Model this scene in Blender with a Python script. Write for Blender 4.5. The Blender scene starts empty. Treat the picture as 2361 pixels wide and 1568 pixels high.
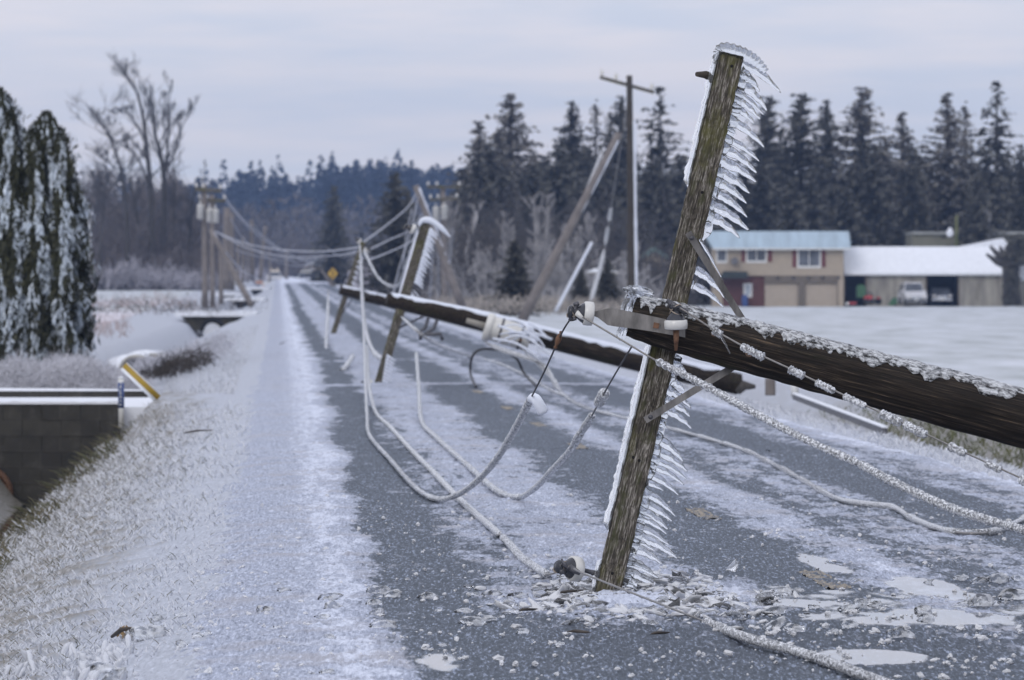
import bpy, math, random
import numpy as np
from mathutils import Vector, Matrix
R = math.radians
scene = bpy.context.scene
col = scene.collection

# ------------------------------------------------------------------ camera
F = 17940.0            # focal length in pixels of a 2361 px wide picture
HY = 655.0             # eye-level line in that picture
CAMH = 1.7
cam_d = bpy.data.cameras.new("camera")
cam = bpy.data.objects.new("camera", cam_d)
col.objects.link(cam)
cam.location = (0, 0, CAMH)
cam.rotation_euler = (R(90), 0, 0)
cam_d.sensor_width = 36.0
cam_d.lens = F / 2361.0 * 36.0
cam_d.shift_y = -(784.0 - HY) / 2361.0
cam_d.clip_start = 1.0
cam_d.clip_end = 9000.0
cam_d.dof.use_dof = True
cam_d.dof.focus_distance = 42.0
cam_d.dof.aperture_fstop = 11.0
scene.camera = cam

# ------------------------------------------------------------------ sky, sun, exposure
SUN_EL, SUN_AZ = R(32), R(205)
world = bpy.data.worlds.new("World")
scene.world = world
world.use_nodes = True
wn, wl = world.node_tree.nodes, world.node_tree.links
wn.clear()
w_out = wn.new("ShaderNodeOutputWorld")
w_bg = wn.new("ShaderNodeBackground")
w_bg.inputs[1].default_value = 0.1
sky = wn.new("ShaderNodeTexSky")
sky.sky_type = 'NISHITA'
sky.sun_disc = False
sky.sun_elevation = SUN_EL
sky.sun_rotation = SUN_AZ
sky.dust_density = 2.0
w_tc = wn.new("ShaderNodeTexCoord")
w_map = wn.new("ShaderNodeMapping")
w_map.inputs['Scale'].default_value = (26, 26, 230)
w_noise = wn.new("ShaderNodeTexNoise")
w_noise.inputs['Scale'].default_value = 1.0
w_noise.inputs['Detail'].default_value = 5.0
w_noise.inputs['Roughness'].default_value = 0.52
w_sep = wn.new("ShaderNodeSeparateXYZ")
w_el = wn.new("ShaderNodeValToRGB")       # cloud deck: dim at the horizon, brighter overhead
els = w_el.color_ramp.elements
els[0].position, els[0].color = 0.0, (7.95, 7.75, 8.1, 1)
els[1].position, els[1].color = 1.0, (9.6, 9.8, 10.8, 1)
e = els.new(0.02); e.color = (7.7, 7.68, 8.2, 1)
e = els.new(0.045); e.color = (7.95, 8.05, 8.8, 1)
e = els.new(0.3); e.color = (7.4, 7.6, 8.8, 1)
w_cr = wn.new("ShaderNodeValToRGB")       # thin bands in the cloud
els = w_cr.color_ramp.elements
els[0].position, els[0].color = 0.36, (0.88, 0.935, 1.0, 1)
els[1].position, els[1].color = 0.64, (1.07, 1.04, 1.03, 1)
w_mul = wn.new("ShaderNodeMix"); w_mul.data_type = 'RGBA'; w_mul.blend_type = 'MULTIPLY'
w_mul.inputs[0].default_value = 1.0
w_mix = wn.new("ShaderNodeMix"); w_mix.data_type = 'RGBA'
w_mix.inputs[0].default_value = 0.93
wl.new(w_tc.outputs['Generated'], w_map.inputs['Vector'])
wl.new(w_map.outputs[0], w_noise.inputs['Vector'])
wl.new(w_noise.outputs['Fac'], w_cr.inputs[0])
wl.new(w_tc.outputs['Generated'], w_sep.inputs[0])
wl.new(w_sep.outputs['Z'], w_el.inputs[0])
wl.new(w_el.outputs[0], w_mul.inputs[6])
wl.new(w_cr.outputs[0], w_mul.inputs[7])
wl.new(sky.outputs[0], w_mix.inputs[6])
wl.new(w_mul.outputs[2], w_mix.inputs[7])
wl.new(w_mix.outputs[2], w_bg.inputs[0])
wl.new(w_bg.outputs[0], w_out.inputs[0])

sun_d = bpy.data.lights.new("sun", 'SUN')
sun_d.energy = 0.75
sun_d.angle = R(25)
sun_d.color = (1.0, 0.97, 0.93)
sun = bpy.data.objects.new("sun", sun_d)
col.objects.link(sun)
sun.rotation_euler = (R(90) - SUN_EL, 0, math.pi - SUN_AZ + R(0))
sun.location = (-40, -60, 60)

scene.view_settings.view_transform = 'Standard'
scene.view_settings.look = 'None'
scene.view_settings.gamma = 1.0
scene.view_settings.exposure = 0.08
scene.cycles.max_bounces = 10
scene.cycles.transmission_bounces = 8
scene.cycles.transparent_max_bounces = 8
scene.cycles.diffuse_bounces = 3
scene.cycles.glossy_bounces = 3
scene.cycles.volume_bounces = 0
scene.cycles.caustics_refractive = False
scene.cycles.caustics_reflective = False

# ------------------------------------------------------------------ geometry helpers
rng = np.random.default_rng(7)
random.seed(11)
RS = -0.03013          # the road runs this much to the left per metre of depth


def W(x, y, D):
    """point seen at picture position (x, y) at depth D"""
    return Vector(((x - 1180.5) * D / F, D, CAMH - (y - HY) * D / F))


def G(x, y, h=0.02):
    """point on the level road seen at (x, y)"""
    D = F * (CAMH - h) / (y - HY)
    for _ in range(4):
        X = (x - 1180.5) * D / F
        D = F * (CAMH - h - max(0.0, float(gz(X - RS * D, D)))) / (y - HY)
    return W(x, y, D)


def zr(D):
    t = np.asarray(D, float) - 230.0
    return 0.0026 * 0.5 * (t + np.sqrt(t * t + 80.0 ** 2)) - 0.006


PL = np.array([-400, -9, -6.0, -1.1, -0.42, 0.0, 0.42, 1e9])
def gz(l, D):
    """height of the ground at lateral offset l (0 = left road edge line) and depth D"""
    l = np.asarray(l, float); D = np.asarray(D, float)
    l, D = np.broadcast_arrays(l, D)
    lc = np.interp(D, [24, 125, 200, 240, 380, 520], [-3.3, -3.3, -4.0, -4.4, -3.2, -3.1])
    k = l - lc                      # offset from the ditch centre
    left = np.interp(k, [-200, -6, -2.4, -1.25, -0.45, 0.0, 0.4, 0.85], [-0.42, -0.42, -0.45, -0.55, -1.55, -1.7, -1.5, -0.6])
    bank = np.interp(l, [-3.0, -2.4, -1.2, -0.4, 0.0], [-0.85, -0.5, -0.2, -0.03, 0.0])
    bank2 = np.where(k < 0.85, left, bank)
    f2 = np.clip((k - 0.85) / 0.7, 0, 1)
    bl = np.where(k < 0.85, left, (-0.6) * (1 - f2) + bank * f2)
    bl = np.minimum(bl, np.where(l > -2.4, bank, bl))
    rd = np.interp(l, [0.0, 2.9, 5.6, 6.6, 7.5, 8.5, 9.6, 10.8, 12.5, 60], [0.0, 0.03, 0.0, -0.03, -0.22, -0.95, -1.0, -0.45, -0.38, -0.38])
    w = sstep(106.0, 113.7, D) * sstep(134.0, 124.4, D) * sstep(-2.3, -1.8, l) * (l < 0)
    bl = bl * (1 - w) + np.maximum(bl, -0.075) * w
    z = np.where(l < 0, bl, rd)
    f = np.clip((l - 7.0) / 8.0, 0, 1)
    f = f * f * (3 - 2 * f)
    return z + zr(D) * np.where(l > 7.0, 1 - f, 1.0)


def LX(l, D):
    return l + RS * D


def on_ground(x, D):
    """world x -> ground point"""
    return Vector((x, D, float(gz(x - RS * D, D))))


def hash2(i, j, s):
    n = (i.astype(np.int64) * 374761393 + j.astype(np.int64) * 668265263 + s * 1442695041) & 0xffffffff
    n = ((n ^ (n >> 13)) * 1274126177) & 0xffffffff
    n = n ^ (n >> 16)
    return (n & 0xffffff) / float(0xffffff)


def vnoise(x, y, s=0):
    xi, yi = np.floor(x), np.floor(y)
    fx, fy = x - xi, y - yi
    fx = fx * fx * (3 - 2 * fx); fy = fy * fy * (3 - 2 * fy)
    a = hash2(xi, yi, s); b = hash2(xi + 1, yi, s); c = hash2(xi, yi + 1, s); d = hash2(xi + 1, yi + 1, s)
    return (a * (1 - fx) + b * fx) * (1 - fy) + (c * (1 - fx) + d * fx) * fy


def fbm(x, y, s=0, o=4, g=0.5):
    t = 0; a = 1; n = 0
    for i in range(o):
        t = t + a * vnoise(x * 2 ** i, y * 2 ** i, s + i * 17); n += a; a *= g
    return t / n


def sstep(a, b, x):
    t = np.clip((x - a) / (b - a), 0, 1)
    return t * t * (3 - 2 * t)


# ------------------------------------------------------------------ object helpers
WM = {}                # world matrices of what has been built


def tag(o, label=None, cat=None, group=None, kind=None):
    if label: o['label'] = label
    if cat: o['category'] = cat
    if group: o['group'] = group
    if kind: o['kind'] = kind
    return o


def empty(name, loc, label=None, cat=None, group=None):
    o = bpy.data.objects.new(name, None)
    o.empty_display_size = 0.3
    col.objects.link(o)
    o.location = loc
    WM[o.name] = Matrix.Translation(Vector(loc))
    return tag(o, label, cat, group)


class MB:
    """collects shapes into one mesh"""
    def __init__(s):
        s.v = []; s.f = []; s.n = 0; s.smooth = []; s.sm = True

    def add(s, v, f, smooth=None):
        v = np.asarray(v, float).reshape(-1, 3)
        s.v.append(v)
        sm = s.sm if smooth is None else smooth
        for q in f:
            s.f.append([i + s.n for i in q]); s.smooth.append(sm)
        s.n += len(v)

    def addn(s, v, f, smooth=None):
        """numpy arrays of verts and equal-sized faces"""
        s.v.append(np.asarray(v, float).reshape(-1, 3))
        fl = (np.asarray(f) + s.n).tolist()
        s.f.extend(fl)
        s.smooth.extend([s.sm if smooth is None else smooth] * len(fl))
        s.n += len(s.v[-1])

    def box(s, x0, x1, y0, y1, z0, z1):
        v = [(x0, y0, z0), (x1, y0, z0), (x1, y1, z0), (x0, y1, z0), (x0, y0, z1), (x1, y0, z1), (x1, y1, z1), (x0, y1, z1)]
        f = [(0, 3, 2, 1), (4, 5, 6, 7), (0, 1, 5, 4), (1, 2, 6, 5), (2, 3, 7, 6), (3, 0, 4, 7)]
        s.add(v, f, False); return s

    def obox(s, c, ax, ay, az, hx, hy, hz, bev=0.0):
        """oriented box, optionally with chamfered long edges along az"""
        c = Vector(c); ax = Vector(ax).normalized(); ay = Vector(ay).normalized(); az = Vector(az).normalized()
        if bev <= 0:
            sec = [(-hx, -hy), (hx, -hy), (hx, hy), (-hx, hy)]
        else:
            sec = [(-hx + bev, -hy), (hx - bev, -hy), (hx, -hy + bev), (hx, hy - bev), (hx - bev, hy), (-hx + bev, hy), (-hx, hy - bev), (-hx, -hy + bev)]
        n = len(sec); v = []
        for t in (-hz, hz):
            for a, b in sec: v.append(c + ax * a + ay * b + az * t)
        f = [tuple(range(n))[::-1], tuple(range(n, 2 * n))]
        for i in range(n): f.append((i, (i + 1) % n, n + (i + 1) % n, n + i))
        s.add(v, f, False); return s

    def tube(s, pts, rad, n=8, cap=True, flat=1.0, ref=None):
        pts = [Vector(p) for p in pts]
        K = len(pts)
        if not hasattr(rad, '__len__'): rad = [rad] * K
        v = []; prev = None
        for i, p in enumerate(pts):
            t = (pts[min(i + 1, K - 1)] - pts[max(i - 1, 0)])
            if t.length < 1e-9: t = Vector((0, 0, 1))
            t.normalize()
            if prev is None:
                r0 = Vector(ref) if ref is not None else (Vector((0, 1, 0)) if abs(t.y) < 0.9 else Vector((1, 0, 0)))
            else: r0 = prev
            a = r0 - t * r0.dot(t)
            if a.length < 1e-6: a = t.orthogonal()
            a.normalize(); b = t.cross(a); prev = a
            for j in range(n):
                g = 2 * math.pi * j / n
                v.append(p + (a * math.cos(g) * flat + b * math.sin(g)) * rad[i])
        f = []
        for i in range(K - 1):
            for j in range(n):
                f.append((i * n + j, i * n + (j + 1) % n, (i + 1) * n + (j + 1) % n, (i + 1) * n + j))
        s.add(v, f, True)
        if cap:
            s.f.append([s.n - n * K + j for j in range(n)][::-1]); s.smooth.append(False)
            s.f.append([s.n - n + j for j in range(n)]); s.smooth.append(False)
        return s

    def lathe(s, c, axis, prof, n=20):
        """profile of (radius, distance along axis)"""
        c = Vector(c); ax = Vector(axis).normalized(); a = ax.orthogonal().normalized(); b = ax.cross(a)
        v = []
        for r, h in prof:
            for j in range(n):
                g = 2 * math.pi * j / n
                v.append(c + ax * h + (a * math.cos(g) + b * math.sin(g)) * r)
        f = []
        for i in range(len(prof) - 1):
            for j in range(n):
                f.append((i * n + j, i * n + (j + 1) % n, (i + 1) * n + (j + 1) % n, (i + 1) * n + j))
        s.add(v, f, True); return s

    def prism(s, poly, y0, y1):
        """polygon in x,z extruded along y"""
        n = len(poly)
        v = [(x, y0, z) for x, z in poly] + [(x, y1, z) for x, z in poly]
        f = [tuple(range(n)), tuple(range(n, 2 * n))[::-1]]
        for i in range(n): f.append((i, n + i, n + (i + 1) % n, (i + 1) % n))
        s.add(v, f, False); return s

    def build(s, name, mat, parent=None, mw=None, origin=None, local=False):
        """link as one mesh object; vertices are world coordinates unless local"""
        v = np.concatenate(s.v) if s.v else np.zeros((0, 3))
        if mw is None:
            if origin is not None: mw = Matrix.Translation(Vector(origin))
            elif parent is not None: mw = Matrix.Translation(WM[parent.name].translation)
            else:
                mw = Matrix.Translation(Vector(((v[:, 0].min() + v[:, 0].max()) / 2, (v[:, 1].min() + v[:, 1].max()) / 2, v[:, 2].min())))
        if not local:
            mi = np.array(mw.inverted())
            v = v @ mi[:3, :3].T + mi[:3, 3]
        me = bpy.data.meshes.new(name)
        me.from_pydata(v.tolist(), [], s.f)
        me.polygons.foreach_set('use_smooth', s.smooth)
        me.materials.append(mat)
        me.update()
        o = bpy.data.objects.new(name, me)
        col.objects.link(o)
        if parent is not None:
            o.parent = parent
            o.matrix_local = WM[parent.name].inverted() @ mw
        else:
            o.matrix_world = mw
        WM[o.name] = mw.copy()
        return o


def grid_object(name, X, Y, Z, mat, attrs=None):
    """sheet from 2-D arrays"""
    ny, nx = X.shape
    v = np.stack([X, Y, Z], -1).reshape(-1, 3)
    i = np.arange(ny * nx).reshape(ny, nx)
    f = np.stack([i[:-1, :-1], i[:-1, 1:], i[1:, 1:], i[1:, :-1]], -1).reshape(-1, 4)
    me = bpy.data.meshes.new(name)
    me.vertices.add(len(v)); me.vertices.foreach_set('co', v.astype(np.float32).ravel())
    me.loops.add(f.size); me.loops.foreach_set('vertex_index', f.astype(np.int32).ravel())
    me.polygons.add(len(f))
    me.polygons.foreach_set('loop_start', np.arange(0, f.size, 4, dtype=np.int32))
    me.polygons.foreach_set('use_smooth', np.ones(len(f), dtype=bool))
    me.update(calc_edges=True)
    for k, a in (attrs or {}).items():
        at = me.attributes.new(k, 'FLOAT', 'POINT')
        at.data.foreach_set('value', np.asarray(a, np.float32).ravel())
    me.materials.append(mat)
    o = bpy.data.objects.new(name, me)
    col.objects.link(o)
    WM[o.name] = Matrix.Identity(4)
    return o


def tubes_np(P, rad, S=4):
    """many little tubes: P (N,K,3), rad (N,K) -> verts, quads"""
    N, K, _ = P.shape
    t = P[:, -1] - P[:, 0]
    t /= np.linalg.norm(t, axis=1, keepdims=True) + 1e-9
    ref = np.where(np.abs(t[:, 1:2]) > 0.9, np.array([[1.0, 0, 0]]), np.array([[0, 1.0, 0]]))
    a = np.cross(t, ref); a /= np.linalg.norm(a, axis=1, keepdims=True) + 1e-9
    b = np.cross(t, a)
    g = np.arange(S) * 2 * np.pi / S
    ring = a[:, None, :] * np.cos(g)[None, :, None] + b[:, None, :] * np.sin(g)[None, :, None]
    V = P[:, :, None, :] + ring[:, None, :, :] * rad[:, :, None, None]
    idx = np.arange(N * K * S).reshape(N, K, S)
    q = np.stack([idx[:, :-1], np.roll(idx, -1, 2)[:, :-1], np.roll(idx, -1, 2)[:, 1:], idx[:, 1:]], -1).reshape(-1, 4)
    return V.reshape(-1, 3), q


def quads_np(C, U, Vv):
    """quads with centres C and half-vectors U, Vv (leaf-shaped: diamond)"""
    N = len(C)
    V = np.stack([C - U, C - Vv, C + U, C + Vv], 1)
    q = np.arange(N * 4).reshape(N, 4)
    return V.reshape(-1, 3), q


def smooth_path(pts, n=8):
    """Catmull-Rom through the points"""
    P = [Vector(p) for p in pts]
    out = []
    for i in range(len(P) - 1):
        p0 = P[max(i - 1, 0)]; p1 = P[i]; p2 = P[i + 1]; p3 = P[min(i + 2, len(P) - 1)]
        for k in range(n):
            t = k / n
            out.append(0.5 * ((2 * p1) + (p2 - p0) * t + (2 * p0 - 5 * p1 + 4 * p2 - p3) * t * t + (3 * p1 - p0 - 3 * p2 + p3) * t ** 3))
    out.append(P[-1])
    return out


def copy_tree(o, parent=None):
    c = o.copy(); col.objects.link(c)
    if parent is not None:
        c.parent = parent
    for ch in list(o.children):
        copy_tree(ch, c)
    return c


# ------------------------------------------------------------------ materials
def new_mat(name):
    m = bpy.data.materials.new(name)
    m.use_nodes = True
    nt = m.node_tree
    p = nt.nodes['Principled BSDF']
    return m, nt, p


def nd(nt, typ, **kw):
    n = nt.nodes.new(typ)
    for k, v in kw.items(): setattr(n, k, v)
    return n


def noise_node(nt, scale, detail=4, rough=0.55, vec=None, stretch=None, coord='Object'):
    if vec is None:
        tc = nd(nt, 'ShaderNodeTexCoord'); vec = tc.outputs[coord]
    if stretch is not None:
        mp = nd(nt, 'ShaderNodeMapping'); mp.inputs['Scale'].default_value = stretch
        nt.links.new(vec, mp.inputs['Vector']); vec = mp.outputs[0]
    n = nd(nt, 'ShaderNodeTexNoise')
    n.inputs['Scale'].default_value = scale; n.inputs['Detail'].default_value = detail; n.inputs['Roughness'].default_value = rough
    nt.links.new(vec, n.inputs['Vector'])
    return n


def ramp(nt, fac, stops):
    r = nd(nt, 'ShaderNodeValToRGB')
    els = r.color_ramp.elements
    while len(els) < len(stops): els.new(0.5)
    for e, (p, c) in zip(els, stops):
        e.position = p; e.color = (*c, 1) if len(c) == 3 else c
    nt.links.new(fac, r.inputs[0])
    return r


def mixc(nt, fac, a, b):
    m = nd(nt, 'ShaderNodeMix', data_type='RGBA')
    for sock, val in ((m.inputs[0], fac), (m.inputs[6], a), (m.inputs[7], b)):
        if hasattr(val, 'links') or isinstance(val, bpy.types.NodeSocket): nt.links.new(val, sock)
        elif isinstance(val, (int, float)): sock.default_value = val
        else: sock.default_value = (*val, 1)
    return m.outputs[2]


def bump(nt, p, height, strength=0.4, dist=0.02):
    b = nd(nt, 'ShaderNodeBump')
    b.inputs['Strength'].default_value = strength; b.inputs['Distance'].default_value = dist
    nt.links.new(height, b.inputs['Height']); nt.links.new(b.outputs[0], p.inputs['Normal'])
    return b


def simple(name, c, rough=0.6, var=0.25, scale=4.0, metal=0.0, stretch=None, c2=None, spec=0.5, bmp=0.0):
    m, nt, p = new_mat(name)
    n = noise_node(nt, scale, 5, 0.6, stretch=stretch)
    d = c2 if c2 is not None else tuple(max(0, x * (1 - var)) for x in c)
    u = c if c2 is not None else tuple(min(1, x * (1 + var)) for x in c)
    r = ramp(nt, n.outputs['Fac'], [(0.35, d), (0.65, u)])
    nt.links.new(r.outputs[0], p.inputs['Base Color'])
    p.inputs['Roughness'].default_value = rough
    p.inputs['Metallic'].default_value = metal
    p.inputs['Specular IOR Level'].default_value = spec
    if bmp > 0: bump(nt, p, n.outputs['Fac'], bmp, 0.02)
    return m


def ice(name, c=(0.93, 0.96, 1.0), rough=0.05, trans=1.0, scale=30.0, bmp=0.6, dist=0.01, stretch=None):
    m, nt, p = new_mat(name)
    n = noise_node(nt, scale, 3, 0.55, stretch=stretch)
    p.inputs['Base Color'].default_value = (*c, 1)
    p.inputs['Roughness'].default_value = rough
    p.inputs['IOR'].default_value = 1.31
    p.inputs['Transmission Weight'].default_value = trans
    if bmp > 0: bump(nt, p, n.outputs['Fac'], bmp, dist)
    return m


M = {}
M['ice'] = ice('clear_ice', c=(0.96, 0.98, 1.0), trans=0.93, scale=22, bmp=0.5, dist=0.012)
M['ice_rub2'] = ice('glassy_rubble_ice', c=(0.97, 0.98, 1.0), rough=0.04, trans=0.88, scale=30, bmp=0.4)
M['ice_rub'] = ice('crushed_ice', c=(0.97, 0.98, 1.0), rough=0.07, trans=0.38, scale=35, bmp=0.5)
M['ice_wire'] = ice('wire_ice', c=(0.95, 0.97, 1.0), rough=0.05, trans=0.5, scale=60, bmp=0.6, dist=0.01)
def mat_wire_ice(name='wire_ice', sc=75, hi=0.86, lo=0.12):
    m, nt, p = new_mat(name)
    n = noise_node(nt, sc, 3, 0.6)
    r = ramp(nt, n.outputs['Fac'], [(0.42, (hi, hi, hi)), (0.52, (hi * .55, hi * .55, hi * .55)), (0.62, (lo, lo, lo))])
    nt.links.new(r.outputs[0], p.inputs['Transmission Weight'])
    p.inputs['Base Color'].default_value = (0.95, 0.97, 1.0, 1); p.inputs['Roughness'].default_value = 0.04; p.inputs['IOR'].default_value = 1.31
    bump(nt, p, n.outputs['Fac'], 0.8, 0.012)
    return m


M['ice_wire'] = mat_wire_ice()
M['ice_lump'] = mat_wire_ice('lump_ice', 14, 0.97, 0.55)
M['ice_white'] = ice('white_ice', c=(0.80, 0.84, 0.93), rough=0.3, trans=0.1, scale=14, bmp=0.5)
M['ice_far'] = simple('far_line_ice', (0.33, 0.35, 0.41), 0.4, 0.2, 0.7)
M['ice_grass'] = ice('grass_ice', c=(0.90, 0.92, 0.97), rough=0.08, trans=0.4, scale=20, bmp=0.3)
M['snow'] = simple('snow', (0.78, 0.8, 0.84), 0.55, 0.07, 3.0)
M['frost_twig'] = simple('frosted_twigs', (0.28, 0.27, 0.272), 0.6, 0.3, 0.8)
M['twig'] = simple('bare_twigs', (0.05, 0.046, 0.046), 0.8, 0.3, 1.0)
M['bark'] = simple('bark', (0.055, 0.05, 0.046), 0.9, 0.35, 6, stretch=(1, 1, 0.2))
M['needle'] = simple('dark_needles', (0.072, 0.07, 0.058), 0.7, 0.4, 0.5)
M['needle2'] = simple('frosted_needles', (0.155, 0.145, 0.128), 0.7, 0.45, 0.6)
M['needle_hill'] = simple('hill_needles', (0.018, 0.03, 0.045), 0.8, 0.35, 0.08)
M['metal'] = simple('galvanised_metal', (0.2, 0.19, 0.18), 0.45, 0.4, 14, metal=0.5, stretch=(1, 1, 0.3))
M['metal_dark'] = simple('dull_metal', (0.10, 0.10, 0.11), 0.5, 0.3, 20, metal=0.6)
M['rust'] = simple('rusty_steel', (0.16, 0.085, 0.05), 0.7, 0.4, 25, metal=0.3)
M['porcelain'] = simple('white_porcelain', (0.62, 0.61, 0.58), 0.22, 0.06, 8)
M['porcelain_dark'] = simple('dark_glaze', (0.035, 0.037, 0.045), 0.25, 0.2, 8)
M['wire'] = simple('aluminium_strand', (0.24, 0.23, 0.22), 0.45, 0.2, 60, metal=0.5)
M['wire_dark'] = simple('black_cable', (0.03, 0.03, 0.035), 0.5, 0.2, 30)
M['tan_wire'] = simple('tie_wire', (0.36, 0.30, 0.24), 0.5, 0.2, 60, metal=0.3)
M['hole'] = simple('hole_shade', (0.008, 0.007, 0.006), 0.9, 0.2, 20)  # near-black: the shade inside holes is put into the colour
M['tank'] = simple('white_tank_paint', (0.62, 0.61, 0.57), 0.4, 0.1, 5)
M['siding'] = simple('tan_siding', (0.40, 0.335, 0.26), 0.7, 0.06, 2)
M['garage'] = simple('garage_door_paint', (0.42, 0.355, 0.285), 0.6, 0.05, 2)
M['trim_brown'] = simple('brown_trim', (0.15, 0.125, 0.1), 0.7, 0.1, 3)
M['roof_blue'] = simple('frosted_metal_roof', (0.36, 0.46, 0.53), 0.45, 0.14, 0.5, stretch=(3, 0.3, 0.3))
M['roof_green'] = simple('green_metal_roof', (0.12, 0.2, 0.19), 0.5, 0.2, 0.8)
M['brick'] = simple('red_brick', (0.115, 0.045, 0.038), 0.8, 0.2, 3)
M['shutter'] = simple('maroon_shutter', (0.14, 0.03, 0.035), 0.6, 0.15, 4)
M['white_paint'] = simple('white_paint', (0.72, 0.72, 0.70), 0.5, 0.05, 3)
M['glass'] = simple('window_glass', (0.09, 0.10, 0.12), 0.12, 0.5, 0.6)
M['shade_in'] = simple('interior_shade', (0.012, 0.013, 0.02), 0.9, 0.2, 2)  # near-black: shade inside bays and culverts is put into the colour
M['blue'] = simple('blue_plastic', (0.04, 0.08, 0.24), 0.5, 0.15, 3)
M['concrete'] = simple('weathered_concrete', (0.33, 0.31, 0.27), 0.85, 0.3, 0.9, stretch=(1.5, 1.5, 0.35))
M['olive'] = simple('olive_wall', (0.19, 0.185, 0.14), 0.8, 0.12, 0.6)
M['red'] = simple('red_paint', (0.38, 0.05, 0.055), 0.5, 0.2, 3)
M['green'] = simple('green_paint', (0.045, 0.13, 0.06), 0.5, 0.2, 3)
M['black'] = simple('black_rubber', (0.018, 0.018, 0.02), 0.7, 0.2, 5)
M['car_white'] = simple('white_car_paint', (0.6, 0.6, 0.62), 0.3, 0.04, 2)
M['car_dark'] = simple('dark_car_paint', (0.045, 0.05, 0.07), 0.3, 0.1, 2)
M['chrome'] = simple('chrome', (0.55, 0.56, 0.58), 0.2, 0.1, 4, metal=0.8)
M['yellow'] = simple('yellow_post_paint', (0.34, 0.225, 0.02), 0.5, 0.12, 8)
M['sign_yellow'] = simple('yellow_sign_sheet', (0.62, 0.38, 0.03), 0.5, 0.06, 5)
M['orange'] = simple('orange_plastic', (0.62, 0.27, 0.12), 0.5, 0.1, 4)
M['far_pole'] = simple('weathered_far_pole', (0.185, 0.165, 0.155), 0.85, 0.2, 2)
M['dry_grass'] = simple('dry_grass', (0.19, 0.16, 0.1), 0.8, 0.4, 1.5, c2=(0.06, 0.075, 0.03))
M['green_grass'] = simple('ditch_grass', (0.16, 0.16, 0.06), 0.8, 0.4, 1.2, c2=(0.06, 0.08, 0.03))
M['stick'] = simple('dark_stick', (0.05, 0.04, 0.032), 0.8, 0.3, 8)


def mat_arm():
    """weathered crossarm timber: grey fibres, dark checks, moss"""
    m, nt, p = new_mat('weathered_crossarm_wood')
    a = noise_node(nt, 1.0, 6, 0.65, stretch=(130, 130, 13))
    b = noise_node(nt, 1.0, 3, 0.6, stretch=(16, 16, 7))
    c = noise_node(nt, 1.0, 4, 0.7, stretch=(5, 5, 2.2))
    k = ramp(nt, a.outputs['Fac'], [(0.34, (0.012, 0.010, 0.008)), (0.47, (0.06, 0.05, 0.038)), (0.55, (0.13, 0.115, 0.095)), (0.66, (0.38, 0.35, 0.31))])
    k2 = mixc(nt, ramp(nt, b.outputs['Fac'], [(0.50, (0, 0, 0)), (0.66, (0.8, 0.8, 0.8))]).outputs[0], k.outputs[0], (0.05, 0.052, 0.018))
    k3 = mixc(nt, ramp(nt, c.outputs['Fac'], [(0.50, (0, 0, 0)), (0.64, (0.75, 0.75, 0.75))]).outputs[0], k2, (0.098, 0.095, 0.018))
    nt.links.new(k3, p.inputs['Base Color'])
    p.inputs['Roughness'].default_value = 0.85
    bump(nt, p, a.outputs['Fac'], 0.7, 0.012)
    return m


def mat_pole():
    """dark creosoted pole with long cracks, knots and raw streaks"""
    m, nt, p = new_mat('creosoted_pole_wood')
    a = noise_node(nt, 1.0, 6, 0.66, stretch=(75, 75, 2.4))
    b = noise_node(nt, 1.0, 4, 0.6, stretch=(6, 6, 0.9))
    k = ramp(nt, a.outputs['Fac'], [(0.32, (0.005, 0.004, 0.003)), (0.5, (0.021, 0.016, 0.012)), (0.61, (0.052, 0.039, 0.028)), (0.71, (0.19, 0.135, 0.09))])
    k2 = mixc(nt, ramp(nt, b.outputs['Fac'], [(0.6, (0, 0, 0)), (0.72, (0.6, 0.6, 0.6))]).outputs[0], k.outputs[0], (0.03, 0.032, 0.012))
    nt.links.new(k2, p.inputs['Base Color'])
    p.inputs['Roughness'].default_value = 0.75
    p.inputs['Specular IOR Level'].default_value = 0.25
    bump(nt, p, a.outputs['Fac'], 0.8, 0.02)
    return m


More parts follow.
